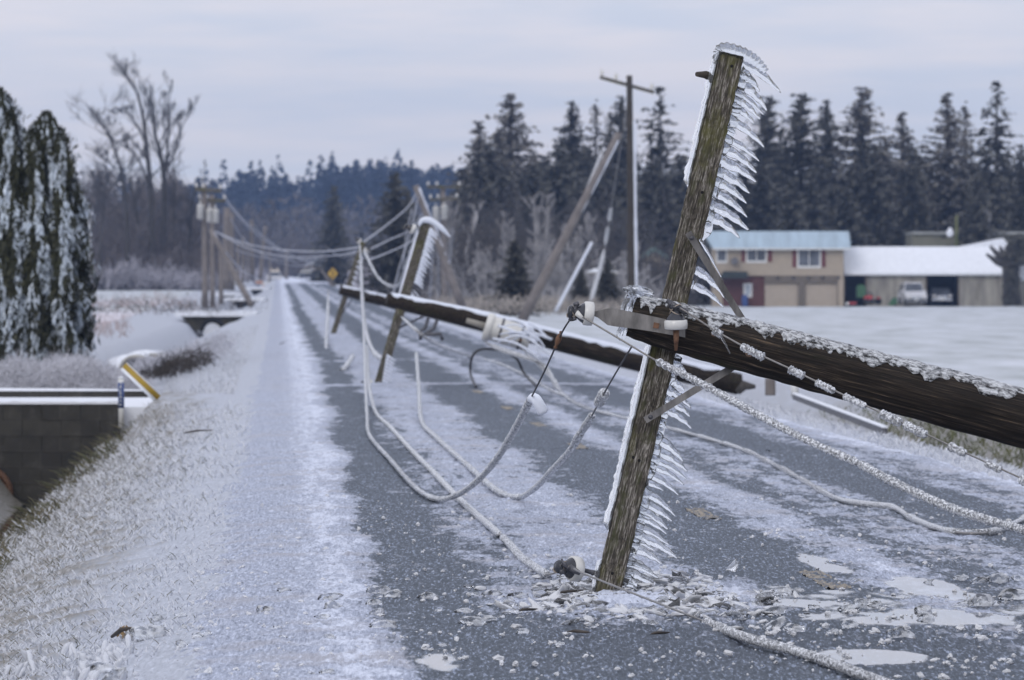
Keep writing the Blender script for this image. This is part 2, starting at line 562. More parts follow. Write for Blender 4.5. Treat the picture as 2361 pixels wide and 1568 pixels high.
def mat_road():
    m, nt, p = new_mat('icy_asphalt')
    tc = nd(nt, 'ShaderNodeTexCoord'); v = tc.outputs['Object']
    at = nd(nt, 'ShaderNodeAttribute', attribute_name='slush')
    wt = nd(nt, 'ShaderNodeAttribute', attribute_name='wet')
    speck = noise_node(nt, 62, 3, 0.7, vec=v, stretch=(1, 0.085, 1))
    fine = noise_node(nt, 16, 5, 0.65, vec=v, stretch=(1, 0.16, 1))
    big = noise_node(nt, 0.9, 4, 0.6, vec=v)
    asp = ramp(nt, speck.outputs['Fac'], [(0.36, (0.008, 0.009, 0.012)), (0.48, (0.030, 0.034, 0.044)), (0.57, (0.075, 0.083, 0.105)), (0.66, (0.30, 0.34, 0.44))])
    sl = ramp(nt, speck.outputs['Fac'], [(0.34, (0.22, 0.245, 0.31)), (0.45, (0.34, 0.37, 0.455)), (0.56, (0.44, 0.475, 0.57)), (0.68, (0.62, 0.67, 0.80))])
    beige = mixc(nt, ramp(nt, big.outputs['Fac'], [(0.5, (0, 0, 0)), (0.66, (0.55, 0.55, 0.55))]).outputs[0], sl.outputs[0], (0.42, 0.40, 0.41))
    white = ramp(nt, speck.outputs['Fac'], [(0.32, (0.52, 0.55, 0.64)), (0.5, (0.68, 0.72, 0.83)), (0.66, (0.78, 0.82, 0.92))])
    sc = nd(nt, 'ShaderNodeMath', operation='MULTIPLY_ADD'); nt.links.new(fine.outputs['Fac'], sc.inputs[0]); sc.inputs[1].default_value = 1.3; sc.inputs[2].default_value = -0.65
    ad = nd(nt, 'ShaderNodeMath', operation='ADD'); nt.links.new(at.outputs['Fac'], ad.inputs[0]); nt.links.new(sc.outputs[0], ad.inputs[1])
    fac = ramp(nt, ad.outputs[0], [(0.26, (0, 0, 0)), (0.50, (1, 1, 1))])
    fw = ramp(nt, ad.outputs[0], [(0.74, (0, 0, 0)), (1.0, (0.95, 0.95, 0.95))])
    c = mixc(nt, fac.outputs[0], asp.outputs[0], beige)
    c = mixc(nt, fw.outputs[0], c, white.outputs[0])
    nt.links.new(c, p.inputs['Base Color'])
    r = ramp(nt, fac.outputs[0], [(0, (0.36, 0.36, 0.36)), (1, (0.5, 0.5, 0.5))])
    rr = mixc(nt, wt.outputs['Fac'], r.outputs[0], (0.03, 0.03, 0.03))
    nt.links.new(rr, p.inputs['Roughness'])
    p.inputs['IOR'].default_value = 1.33
    spv = nd(nt, 'ShaderNodeMath', operation='MULTIPLY_ADD'); nt.links.new(wt.outputs['Fac'], spv.inputs[0]); spv.inputs[1].default_value = 0.5; spv.inputs[2].default_value = 0.13
    nt.links.new(spv.outputs[0], p.inputs['Specular IOR Level'])
    b = bump(nt, p, speck.outputs['Fac'], 0.5, 0.02)
    iv = nd(nt, 'ShaderNodeMath', operation='MULTIPLY_ADD'); nt.links.new(wt.outputs['Fac'], iv.inputs[0]); iv.inputs[1].default_value = -0.5; iv.inputs[2].default_value = 0.5
    nt.links.new(iv.outputs[0], b.inputs['Strength'])
    # bare asphalt: rough stones, self-shadowed at this low angle, with a little wet gloss
    df = nd(nt, 'ShaderNodeBsdfDiffuse'); nt.links.new(c, df.inputs['Color']); nt.links.new(b.outputs[0], df.inputs['Normal'])
    gl = nd(nt, 'ShaderNodeBsdfGlossy'); gl.inputs['Roughness'].default_value = 0.28; gl.inputs['Color'].default_value = (0.86, 0.93, 1.0, 1); nt.links.new(b.outputs[0], gl.inputs['Normal'])
    am = nd(nt, 'ShaderNodeMixShader'); am.inputs[0].default_value = 0.17; nt.links.new(df.outputs[0], am.inputs[1]); nt.links.new(gl.outputs[0], am.inputs[2])
    mxv = nd(nt, 'ShaderNodeMath', operation='MAXIMUM'); nt.links.new(fac.outputs[0], mxv.inputs[0]); nt.links.new(wt.outputs['Fac'], mxv.inputs[1])
    fm = nd(nt, 'ShaderNodeMixShader'); nt.links.new(mxv.outputs[0], fm.inputs[0]); nt.links.new(am.outputs[0], fm.inputs[1]); nt.links.new(p.outputs[0], fm.inputs[2])
    nt.links.new(fm.outputs[0], nt.nodes['Material Output'].inputs['Surface'])
    return m


def mat_paint():
    m, nt, p = new_mat('worn_yellow_paint')
    n = noise_node(nt, 55, 4, 0.7, stretch=(1, 0.1, 1))
    r = ramp(nt, n.outputs['Fac'], [(0.40, (0.05, 0.054, 0.066)), (0.53, (0.22, 0.17, 0.095)), (0.64, (0.36, 0.31, 0.23))])
    nt.links.new(r.outputs[0], p.inputs['Base Color']); p.inputs['Roughness'].default_value = 0.5
    bump(nt, p, n.outputs['Fac'], 0.4, 0.01)
    return m


def mat_bank():
    m, nt, p = new_mat('icy_verge')
    tc = nd(nt, 'ShaderNodeTexCoord'); v = tc.outputs['Object']
    at = nd(nt, 'ShaderNodeAttribute', attribute_name='bare')
    fine = noise_node(nt, 40, 5, 0.68, vec=v, stretch=(1, 0.09, 1))
    med = noise_node(nt, 2.2, 4, 0.6, vec=v, stretch=(1, 0.5, 1))
    icec = ramp(nt, fine.outputs['Fac'], [(0.34, (0.28, 0.30, 0.345)), (0.46, (0.37, 0.395, 0.45)), (0.58, (0.45, 0.475, 0.54)), (0.7, (0.60, 0.64, 0.73))])
    gr = ramp(nt, fine.outputs['Fac'], [(0.35, (0.045, 0.05, 0.028)), (0.48, (0.13, 0.115, 0.085)), (0.6, (0.27, 0.25, 0.23)), (0.72, (0.5, 0.5, 0.53))])
    ad = nd(nt, 'ShaderNodeMath', operation='ADD'); nt.links.new(at.outputs['Fac'], ad.inputs[0])
    sc = nd(nt, 'ShaderNodeMath', operation='MULTIPLY_ADD'); nt.links.new(fine.outputs['Fac'], sc.inputs[0]); sc.inputs[1].default_value = 0.8; sc.inputs[2].default_value = -0.4
    nt.links.new(sc.outputs[0], ad.inputs[1])
    fac = ramp(nt, ad.outputs[0], [(0.35, (0, 0, 0)), (0.7, (1, 1, 1))])
    nt.links.new(mixc(nt, fac.outputs[0], icec.outputs[0], gr.outputs[0]), p.inputs['Base Color'])
    p.inputs['Roughness'].default_value = 0.45
    bump(nt, p, fine.outputs['Fac'], 0.5, 0.02)
    return m


def mat_field():
    m, nt, p = new_mat('snow_crusted_field')
    tc = nd(nt, 'ShaderNodeTexCoord'); v = tc.outputs['Object']
    at = nd(nt, 'ShaderNodeAttribute', attribute_name='stub')
    a = noise_node(nt, 0.5, 6, 0.7, vec=v, stretch=(1, 0.12, 1))
    icec = ramp(nt, a.outputs['Fac'], [(0.34, (0.30, 0.325, 0.325)), (0.46, (0.43, 0.455, 0.47)), (0.58, (0.52, 0.545, 0.58)), (0.70, (0.66, 0.68, 0.74))])
    st = ramp(nt, a.outputs['Fac'], [(0.38, (0.42, 0.34, 0.34)), (0.6, (0.70, 0.68, 0.74))])
    nt.links.new(mixc(nt, at.outputs['Fac'], icec.outputs[0], st.outputs[0]), p.inputs['Base Color'])
    p.inputs['Roughness'].default_value = 0.6
    bump(nt, p, a.outputs['Fac'], 0.3, 0.1)
    return m


def mat_block():
    m, nt, p = new_mat('dark_concrete_blocks')
    tc = nd(nt, 'ShaderNodeTexCoord')
    mp = nd(nt, 'ShaderNodeMapping'); mp.inputs['Rotation'].default_value = (R(90), 0, 0)
    nt.links.new(tc.outputs['Object'], mp.inputs['Vector'])
    br = nd(nt, 'ShaderNodeTexBrick')
    br.inputs['Scale'].default_value = 1.0; br.inputs['Brick Width'].default_value = 0.58; br.inputs['Row Height'].default_value = 0.23
    br.inputs['Mortar Size'].default_value = 0.012; br.inputs['Mortar Smooth'].default_value = 0.3
    br.inputs['Color1'].default_value = (0.03, 0.028, 0.024, 1); br.inputs['Color2'].default_value = (0.045, 0.042, 0.034, 1); br.inputs['Mortar'].default_value = (0.05, 0.046, 0.04, 1)
    nt.links.new(mp.outputs[0], br.inputs['Vector'])
    n = noise_node(nt, 3, 5, 0.65)
    k = mixc(nt, ramp(nt, n.outputs['Fac'], [(0.55, (0, 0, 0)), (0.75, (0.6, 0.6, 0.6))]).outputs[0], br.outputs['Color'], (0.10, 0.095, 0.085))
    k2 = mixc(nt, ramp(nt, n.outputs['Fac'], [(0.3, (0.8, 0.8, 0.8)), (0.5, (0, 0, 0))]).outputs[0], k, (0.02, 0.02, 0.017))
    nt.links.new(k2, p.inputs['Base Color'])
    p.inputs['Roughness'].default_value = 0.8
    return m


def mat_crust():
    m, nt, p = new_mat('pole_ice_crust')
    n = noise_node(nt, 1.0, 5, 0.62, stretch=(46, 46, 30))
    w = noise_node(nt, 1.0, 3, 0.6, stretch=(9, 9, 5))
    ad = nd(nt, 'ShaderNodeMath', operation='MULTIPLY_ADD'); nt.links.new(w.outputs['Fac'], ad.inputs[0]); ad.inputs[1].default_value = 0.35; nt.links.new(n.outputs['Fac'], ad.inputs[2])
    r = ramp(nt, ad.outputs[0], [(0.54, (1, 1, 1)), (0.64, (0.72, 0.72, 0.72)), (0.72, (0.45, 0.45, 0.45)), (0.82, (0.2, 0.2, 0.2))])  # milky patches: white ice, plus its bright highlights put into the material
    p.inputs['Base Color'].default_value = (0.96, 0.98, 1.0, 1)
    nt.links.new(r.outputs[0], p.inputs['Transmission Weight'])
    p.inputs['Roughness'].default_value = 0.08; p.inputs['IOR'].default_value = 1.31
    bump(nt, p, n.outputs['Fac'], 1.0, 0.03)
    return m


M['ice_crust'] = mat_crust()
M['arm'] = mat_arm(); M['pole'] = mat_pole(); M['road'] = mat_road(); M['paint'] = mat_paint()
M['bank'] = mat_bank(); M['field'] = mat_field(); M['block'] = mat_block()

# ================================================================== THE GROUND
def rows(d0, d1, px):
    """depths whose spacing is about px pixels of the final picture"""
    k = px / (1.7 * 7781.0)
    n = int((1 / d0 - 1 / d1) / k) + 2
    return 1.0 / np.linspace(1 / d0, 1 / d1, n)


def slush_cov(l, D):
    wob = (fbm(D / 5.0, l * 0 + 3.3, 5, 3) - 0.5) * 0.5
    ll = l + wob
    ll = np.where(ll < 1.3, ll + 0.16 - np.clip((D - 33) * 0.0030, 0, 0.34), ll)
    near = sstep(36.5, 41.0, D)
    xs = [-3, 0.42, 0.58, 0.74, 1.12, 1.35, 1.6, 2.2, 2.5, 3.05, 3.3, 3.55, 3.8, 4.15, 4.5, 4.8, 5.35, 5.55, 5.9, 6.3, 9]
    far_c = [1, 1, 0.72, 0.12, 0.10, 0.46, 0.66, 0.62, 0.10, 0.06, 0.46, 0.74, 0.22, 0.46, 0.42, 0.08, 0.06, 0.5, 0.36, 0.95, 1]
    near_c = [1, 1, 0.75, 0.14, 0.06, 0.08, 0.14, 0.14, 0.08, 0.14, 0.28, 0.40, 0.26, 0.30, 0.30, 0.16, 0.14, 0.4, 0.5, 0.9, 1]
    c = np.interp(ll, xs, far_c) * near + np.interp(ll, xs, near_c) * (1 - near)
    # far away the whole carriageway whitens
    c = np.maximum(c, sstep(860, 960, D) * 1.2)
    # ridge of ice thrown across the road by the second pole
    c = np.maximum(c, 0.72 * np.exp(-((D - 127 - l * 0.5) / 1.6) ** 2))
    c = np.maximum(c, 0.5 * np.exp(-((D - 166 - l * 0.5) / 2.2) ** 2))
    # slush around the crossarm foot, whitened so the clear shards over it look bright
    c = np.maximum(c, 1.15 * np.exp(-(((l - 2.0) / 0.62) ** 4 + ((D - 41.6) / 2.3) ** 4)) * sstep(0.8, 1.4, l))
    return c


def puddle(l, D):
    p = 1.1 - (((l - 2.62) / 0.26) ** 2 + ((D - 34.6) / 0.75) ** 2)
    p = np.maximum(p, 0.7 - (((l - 3.22) / 0.13) ** 2 + ((D - 46.0) / 2.4) ** 2))
    p = np.maximum(p, 1.0 - (((l - 3.55) / 0.22) ** 2 + ((D - 42.6) / 1.6) ** 2))
    p = np.maximum(p, 0.8 - (((l - 3.3) / 0.5) ** 2 + ((D - 38.8) / 1.2) ** 2))
    p = np.maximum(p, 0.75 - (((l - 2.7) / 0.35) ** 2 + ((D - 40.3) / 0.8) ** 2))
    p = np.maximum(p, 0.42 - (((l - 0.72) / 0.16) ** 2 + ((D - 34.8) / 1.5) ** 2))
    mk = sstep(2.35, 2.7, l) * sstep(4.4, 3.7, l) * sstep(37.0, 38.2, D) * sstep(44.5, 41.5, D)
    p = np.maximum(p, 0.20 * mk - 0.7 * (1 - mk))
    return sstep(0.02, 0.22, p + (fbm(l * 7, D * 1.6, 41, 4) - 0.5) * 1.1)


def road_piece(name, d0, d1, px, nl, l0, l1):
    D = rows(d0, d1, px)[:, None]
    l = np.linspace(l0, l1, nl)[None, :]
    D, l = np.broadcast_arrays(D, l)
    fade = np.clip(90.0 / D, 0.0, 1.0)
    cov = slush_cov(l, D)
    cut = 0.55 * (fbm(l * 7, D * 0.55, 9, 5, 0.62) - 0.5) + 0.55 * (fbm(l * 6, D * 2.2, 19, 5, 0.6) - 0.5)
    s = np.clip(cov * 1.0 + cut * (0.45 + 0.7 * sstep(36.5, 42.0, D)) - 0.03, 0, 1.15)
    s = np.where(l < 0.45, np.maximum(np.minimum(s, 0.62 + cut * 0.25 + 0.28 * sstep(-0.05, 0.4, l)), 0.52 + cut * 0.2), s)
    wet = puddle(l, D) * (D < 60)
    grain = fbm(l * 42, D * 9, 21, 3, 0.6) - 0.5
    lump = fbm(l * 9, D * 4, 23, 4, 0.55) - 0.5
    z = gz(l, D)
    h = (grain * (0.024 + 0.010 * s) + lump * (0.016 + 0.03 * s) + 0.010 * s) * fade
    h = h + np.interp(l, [l0, l0 + 0.22, l0 + 0.5, 6.3, 6.6], [-0.10, -0.03, 0, 0, -0.09]) + (fbm(l * 3, D * 0.9, 25, 3) - 0.5) * 0.10 * np.interp(l, [l0, l0 + 0.5, 6.2, 6.6], [1, 0, 0, 1])
    z = z + h * (1 - wet) + wet * 0.004
    s = s * (1 - 0.5 * wet)
    return grid_object(name, LX(l, D), D * 1.0, z, M['road'], {'slush': s, 'wet': wet})


tag(road_piece('road', 23.0, 78.0, 0.8, 540, -0.75, 6.6), kind='structure')
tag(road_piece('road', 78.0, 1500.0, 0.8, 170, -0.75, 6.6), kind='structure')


def verge_piece(name, d0, d1, px, ls):
    D = rows(d0, d1, px)[:, None]
    l = np.asarray(ls)[None, :]
    D, l = np.broadcast_arrays(D, l)
    fade = np.clip(90.0 / D, 0.0, 1.0)
    grain = fbm(l * 34, D * 8, 61, 3, 0.6) - 0.5
    lump = fbm(l * 5, D * 2.2, 63, 4, 0.55) - 0.5
    side = sstep(0.35, -0.1, l) if ls[0] < 0 else sstep(6.3, 6.7, l)
    bare = np.interp(l, [-3.2, -2.5, -2.1, -1.7, -1.1, -0.45, 6.2, 7.1, 7.5, 8.4, 9.6, 10.7, 11.3], [1.0, 1.0, 0.86, 0.66, 0.44, 0.0, 0, 0.15, 0.6, 0.85, 1.0, 0.95, 0.2])
    bare = np.clip(bare + lump * 0.9, 0, 1) * sstep(-0.35, -0.8, l) if ls[0] < 0 else np.clip(bare + lump * 0.8, 0, 1)
    bare = bare * np.interp(D, [24, 110, 150, 400], [1, 1, 0.45, 0.3])
    z = gz(l, D) + (grain * 0.016 + lump * np.interp(np.abs(l), [0, 0.4, 1.0], [0.015, 0.02, 0.10])) * fade - 0.006
    if ls[0] > 0: z = z + np.interp(l, [6.15, 6.55], [-0.13, 0.0])
    return grid_object(name, LX(l, D), D * 1.0, z, M['bank'], {'bare': bare})


lls = np.concatenate([np.linspace(-8, -3.2, 30), np.linspace(-3.15, -0.5, 110), np.linspace(-0.48, 0.32, 60)])
tag(verge_piece('roadside_bank', 23.0, 113.9, 0.9, lls), kind='structure')
tag(verge_piece('roadside_bank', 113.9, 1500.0, 0.9, lls[::2]), kind='structure')
rls = np.concatenate([np.linspace(6.15, 8.0, 70), np.linspace(8.05, 12.2, 50)])
tag(verge_piece('roadside_verge', 30.0, 900.0, 0.9, rls), kind='structure')


def field_piece(name, d0, d1, n, ls, drop):
    D = (1 / np.linspace(1 / d0, 1 / d1, n))[:, None]
    l = np.asarray(ls)[None, :]
    D, l = np.broadcast_arrays(D, l)
    lump = fbm(l * 0.4, D * 0.05, 71, 4) - 0.5
    stub = np.where(l < 0, sstep(0.36, 0.5, fbm(l * 0.12, D * 0.02, 73, 3)) * sstep(230, 290, D) * sstep(620, 520, D), 0)
    z = gz(l, D) + lump * 0.12 - drop
    return grid_object(name, LX(l, D), D * 1.0, z, M['field'], {'stub': stub})


tag(field_piece('field', 20, 3280, 260, np.concatenate([np.linspace(-420, -60, 30), np.linspace(-58, -7.6, 60)]), 0.0), kind='structure')
tag(field_piece('field', 20, 3280, 260, np.concatenate([np.linspace(11.6, 60, 60), np.linspace(62, 420, 30)]), 0.0), kind='structure')
mb = MB(); mb.box(-890, 890, -55, 3290, -6.0, -4.0)
tag(mb.build('terrain', M['snow']), kind='structure')

# worn centre-line dashes
for D0 in (43.6, 56.0, 67.6, 79.2, 91.2, 103.4, 118.7):
    k = 60; dd = np.linspace(D0 - 1.25, D0 + 1.25, k)[:, None]; ll = np.linspace(2.99, 3.13, 14)[None, :]
    dd, ll = np.broadcast_arrays(dd, ll)
    edge = 0.0
    z = gz(ll, dd) + (fbm(ll * 42, dd * 9, 21, 3, 0.6) - 0.5) * 0.024 + 0.003 + (fbm(ll * 30, dd * 5, 77, 3) - 0.5) * 0.022
    tag(grid_object('centre_line', LX(ll, dd), dd * 1.0, z, M['paint']), kind='structure')

# water in the ditch before the block wall
mb = MB(); mb.box(LX(-4.3, 100) - 2, LX(-2.75, 100) + 2.0, 60, 113.9, -1.9, -1.52)
wm, nt, p = new_mat('ditch_water'); p.inputs['Base Color'].default_value = (0.02, 0.022, 0.025, 1); p.inputs['Roughness'].default_value = 0.04
bump(nt, p, noise_node(nt, 2.0, 2).outputs['Fac'], 0.05, 0.02)
tag(mb.build('ditch_water', wm), kind='structure')

# forested hill far behind
hx = np.linspace(-520, 520, 90)[None, :]; hy = np.linspace(1500, 3280, 60)[:, None]
hx, hy = np.broadcast_arrays(hx, hy)
def hill_z(x, y):
    r = sstep(1500, 2900, y)
    px = x / y * F + 1180.5
    crest = np.interp(px, [-800, 160, 400, 560, 700, 755, 850, 1080, 1180, 2361, 3200], [10, 11, 15, 17, 15, 21, 23, 21, 6, 3, 3])
    return np.interp(px, [900, 1200], [1.5, -1.0]) + r * crest + (fbm(x / 60, y / 90, 81, 3) - 0.5) * 5 * r
gm = simple('hill_floor', (0.05, 0.055, 0.06), 0.9, 0.3, 0.02)
tag(grid_object('hills', hx * 1.0, hy * 1.0, hill_z(hx, hy), gm), kind='structure')

# ================================================================== FALLEN POLES AND CROSSARMS
def arm_matrix(top, bot):
    """local Z runs up the arm, local X to the right in the picture, local Y away"""
    z = (top - bot).normalized()
    x = Vector((0, 1, 0)).cross(z).normalized()
    if x.x < 0: x = -x
    y = z.cross(x)
    m = Matrix((x, y, z)).transposed().to_4x4()
    m.translation = (top + bot) / 2
    return m


def icicle_mesh(base, tip, w, seed, bulge=0.12, depth=0.6, K=22, S=14):
    r = random.Random(seed)
    d = tip - base; L = d.length; t = d.normalized()
    side = Vector((0, 1, 0)).cross(t).normalized()
    if side.z < 0: side = -side
    pts, rad = [], []
    ph = r.uniform(0, 6)
    for i in range(K):
        u = i / (K - 1)
        off = bulge * L * math.sin(math.pi * min(1, u * 0.95)) * 0.7 + 0.03 * w * math.sin(u * 13 + ph)
        pts.append(base + t * (L * u) + side * off + Vector((0, math.sin(u * 9 + ph) * 0.06 * w, 0)))
        prof = (1 - u) ** 0.72 * 0.95 + 0.05 if u < 1 else 0.02
        rad.append(max(0.0025, w * prof * (1 + 0.10 * math.sin(u * 19 + ph * 2) + r.uniform(-0.05, 0.05))))
    rad[-1] = 0.0025
    mb = MB(); mb.tube(pts, rad, S, flat=depth)
    return mb


def rough_arm(hx, hy, hz, seed, nseg=60, bev=0.008, chew=0.004):
    """timber with slightly worn, wavering edges; local coordinates"""
    r = np.random.default_rng(seed)
    sec = np.array([(-hx + bev, -hy), (hx - bev, -hy), (hx, -hy + bev), (hx, hy - bev), (hx - bev, hy), (-hx + bev, hy), (-hx, hy - bev), (-hx, -hy + bev)])
    zs = np.linspace(-hz, hz, nseg)
    V = []
    for i, z in enumerate(zs):
        j = sec + r.normal(0, chew * 0.3, sec.shape)
        j = j * (1 + 0.012 * math.sin(z * 3.1 + seed))
        for a, b in j: V.append((a, b, z + (r.uniform(-0.012, 0.012) if i in (0, nseg - 1) else 0)))
    n = 8; f = []
    for i in range(nseg - 1):
        for j in range(n): f.append((i * n + j, i * n + (j + 1) % n, (i + 1) * n + (j + 1) % n, (i + 1) * n + j))
    f.append(tuple(range(n))[::-1]); f.append(tuple(range((nseg - 1) * n, nseg * n)))
    mb = MB(); mb.add(V, f, False)
    return mb


def pole_log(pts, radii, n=36, seg=90, seed=1, knots=()):
    """tapered log with slight bends, checks and knots"""
    P = smooth_path(pts, max(2, seg // (len(pts) - 1)))
    K = len(P)
    rads = np.interp(np.linspace(0, 1, K), np.linspace(0, 1, len(radii)), radii)
    t = (P[-1] - P[0]).normalized()
    a = Vector((0, -1, 0)); a = (a - t * a.dot(t)).normalized(); b = t.cross(a)
    g = np.linspace(0, 2 * np.pi, n, endpoint=False)
    rr = np.random.default_rng(seed)
    grv = rr.normal(0, 0.012, n)
    V = []
    for i in range(K):
        w = 1 + 0.012 * np.sin(i * 0.35 + seed) + grv + 0.010 * np.sin(3 * g + i * 0.11)
        for (ku, kg, ka) in knots:
            du = (i / (K - 1) - ku) * (P[-1] - P[0]).length / rads[i]
            dg = np.angle(np.exp(1j * (g - kg)))
            w = w + ka * np.exp(-(du ** 2 * 3 + dg ** 2 * 5))
        for j in range(n):
            V.append(P[i] + (a * math.cos(g[j]) + b * math.sin(g[j])) * float(rads[i] * w[j]))
    f = []
    for i in range(K - 1):
        for j in range(n): f.append((i * n + j, (i + 1) * n + j, (i + 1) * n + (j + 1) % n, i * n + (j + 1) % n))
    f.append(tuple(range(n))); f.append(tuple(range((K - 1) * n, K * n))[::-1])
    mb = MB(); mb.add(V, f, True)
    return mb, P, rads, (a, b, t)


def along_matrix(P0, P1):
    z = (P1 - P0).normalized(); x = Vector((0, -1, 0)); x = (x - z * x.dot(z)).normalized(); y = z.cross(x)
    m = Matrix((x, y, z)).transposed().to_4x4(); m.translation = P0
    return m


def ice_crust(P, rads, frame, lo, hi, thick, seed, n=26, i0=0, i1=None, ragged=0.5):
    """lumpy ice lying along the upper side of a log; angles measured from straight up"""
    a, b, t = frame
    up = Vector((0, 0, 1)); up = (up - t * up.dot(t)).normalized(); fr = t.cross(up)
    if fr.y > 0: fr = -fr              # towards the camera
    if i1 is None: i1 = len(P)
    idx = list(range(i0, i1))
    K = len(idx)
    u = np.linspace(0, 1, K)[:, None] * (P[idx[-1]] - P[idx[0]]).length
    q = np.linspace(0, 1, n)[None, :]
    u, q = np.broadcast_arrays(u, q)
    hi_e = hi + (fbm(u * 7, q * 0 + 1, seed, 6, 0.68) - 0.5) * ragged * 2.2
    ang = lo + (hi_e - lo) * q
    lump = fbm(u * 20, ang * 5.5, seed + 3, 4, 0.62)
    prof = np.sin(np.pi * np.clip(q * 1.0, 0, 1)) ** 0.35
    h = 0.002 + thick * prof * (0.25 + 1.3 * lump)
    V = []
    for i in range(K):
        p = P[idx[i]]; r = rads[idx[i]]
        for j in range(n):
            g = ang[i, j]
            V.append(p + (up * math.cos(g) + fr * math.sin(g)) * float(r * 1.0 + h[i, j]))
    for i in range(K):
        p = P[idx[i]]; r = rads[idx[i]]
        for j in range(n):
            g = ang[i, j]
            V.append(p + (up * math.cos(g) + fr * math.sin(g)) * float(r * 0.985))
    f = []
    o = K * n
    for i in range(K - 1):
        for j in range(n - 1):
            f.append((i * n + j, i * n + j + 1, (i + 1) * n + j + 1, (i + 1) * n + j))
            f.append((o + i * n + j, o + (i + 1) * n + j, o + (i + 1) * n + j + 1, o + i * n + j + 1))
        f.append((i * n, (i + 1) * n, o + (i + 1) * n, o + i * n))
        f.append((i * n + n - 1, o + i * n + n - 1, o + (i + 1) * n + n - 1, (i + 1) * n + n - 1))
    for j in range(n - 1):
        f.append((j, o + j, o + j + 1, j + 1))
        e = (K - 1) * n
        f.append((e + j, e + j + 1, o + e + j + 1, o + e + j))
    mb = MB(); mb.add(V, f, True)
    return mb


def NP(x, y, D):          # positions measured on the 2400 px wide picture
    return W(x * 0.98375, y * 0.98375, D)


# ---------------------------------------------------------------- nearest pole
DP = 42.0
pole1 = empty('utility_pole', W(3800, 1345, DP), 'nearest snapped pole slanting from the right edge, icicle-hung crossarm standing on the road', 'utility pole', 'snapped poles fallen across the road')
pp = [NP(1478, 742, DP), NP(1600, 775, DP), NP(1800, 827, DP), NP(2000, 880, DP), NP(2400, 984, DP), NP(3000, 1140, DP), NP(3900, 1372, DP)]
mb, P1, R1, fr1 = pole_log(pp, [0.108, 0.128, 0.137, 0.142, 0.152, 0.16, 0.17], n=48, seg=320, seed=3,
                           knots=((0.24, 0.35, 0.05), (0.30, -0.2, 0.06), (0.36, -0.5, 0.05), (0.12, -0.4, 0.04), (0.16, 0.3, 0.03)))
shaft = mb.build('shaft', M['pole'], pole1, mw=along_matrix(P1[0], P1[-1]))
mb = ice_crust(P1, R1, fr1, -0.9, 0.80, 0.015, 5, n=44, i0=8, i1=312, ragged=0.62)
mb.build('ice_crust', M['ice_crust'], pole1, mw=along_matrix(P1[0], P1[-1]))
# knots, and dark discs standing in for shaded nail holes, on the visible side
def knot_on(u, g, r, mat, name):
    i = int(u * (len(P1) - 1)); up = Vector((0, 0, 1)); t = fr1[2]; up = (up - t * up.dot(t)).normalized(); fw = t.cross(up)
    if fw.y > 0: fw = -fw
    n = (up * math.cos(g) + fw * math.sin(g)).normalized(); c = P1[i] + n * float(R1[i] * 1.012)
    mb = MB(); mb.lathe(c, n, [(r, -0.03), (r, 0.0), (r * 0.8, 0.004), (r * 0.45, 0.001), (0.0005, 0.0)], 12)
    return mb.build(name, mat, pole1)
raw = simple('raw_knot_wood', (0.14, 0.09, 0.06), 0.8, 0.6, 60)
for u, g, r in ((0.232, 1.35, 0.020), (0.30, 1.75, 0.024), (0.315, 1.7, 0.014), (0.075, 1.85, 0.016), (0.17, 1.25, 0.009)):
    knot_on(u, g, r, raw, 'knot')
for u, g, r in ((0.145, 1.15, 0.010), (0.205, 1.3, 0.010), (0.262, 1.4, 0.010), (0.318, 1.35, 0.010)):
    knot_on(u, g, r, M['hole'], 'bolt_hole_disc')

# ice plug on the sawn end and the lump sitting on top of it
def lump_mesh(c, rx, ry, rz, seed, rough=0.35, sub=14, tilt=None):
    """knobbly closed lump"""
    V = []; n, m = sub, sub * 2
    mt = tilt or Matrix.Identity(3)
    for i in range(n + 1):
        th = math.pi * i / n
        for j in range(m):
            ph = 2 * math.pi * j / m
            d = np.array([math.sin(th) * math.cos(ph), math.sin(th) * math.sin(ph), math.cos(th)])
            k = 1 + rough * (float(fbm(np.array(d[0] * 2.1 + seed), np.array(d[1] * 2.1 + d[2] * 1.7 + seed * 3), seed, 3)) - 0.5) * 2
            V.append(Vector(c) + mt @ Vector((d[0] * rx * k, d[1] * ry * k, d[2] * rz * k)))
    f = []
    for i in range(n):
        for j in range(m): f.append((i * m + j, (i + 1) * m + j, (i + 1) * m + (j + 1) % m, i * m + (j + 1) % m))
    mb = MB(); mb.add(V, f, True)
    return mb

tl = Matrix.Rotation(R(14), 3, 'Y')
lump_mesh(NP(1474, 722, DP), 0.040, 0.10, 0.085, 3, 0.5, 18, tl).build('end_ice', M['ice'], pole1)
lump_mesh(NP(1458, 777, DP), 0.026, 0.06, 0.04, 6, 0.5, 12, tl).build('end_ice', M['ice'], pole1)
lump_mesh(NP(1497, 684, DP + 0.02), 0.088, 0.07, 0.027, 8, 0.45, 16, Matrix.Rotation(R(10), 3, 'Y')).build('end_ice', M['ice'], pole1)

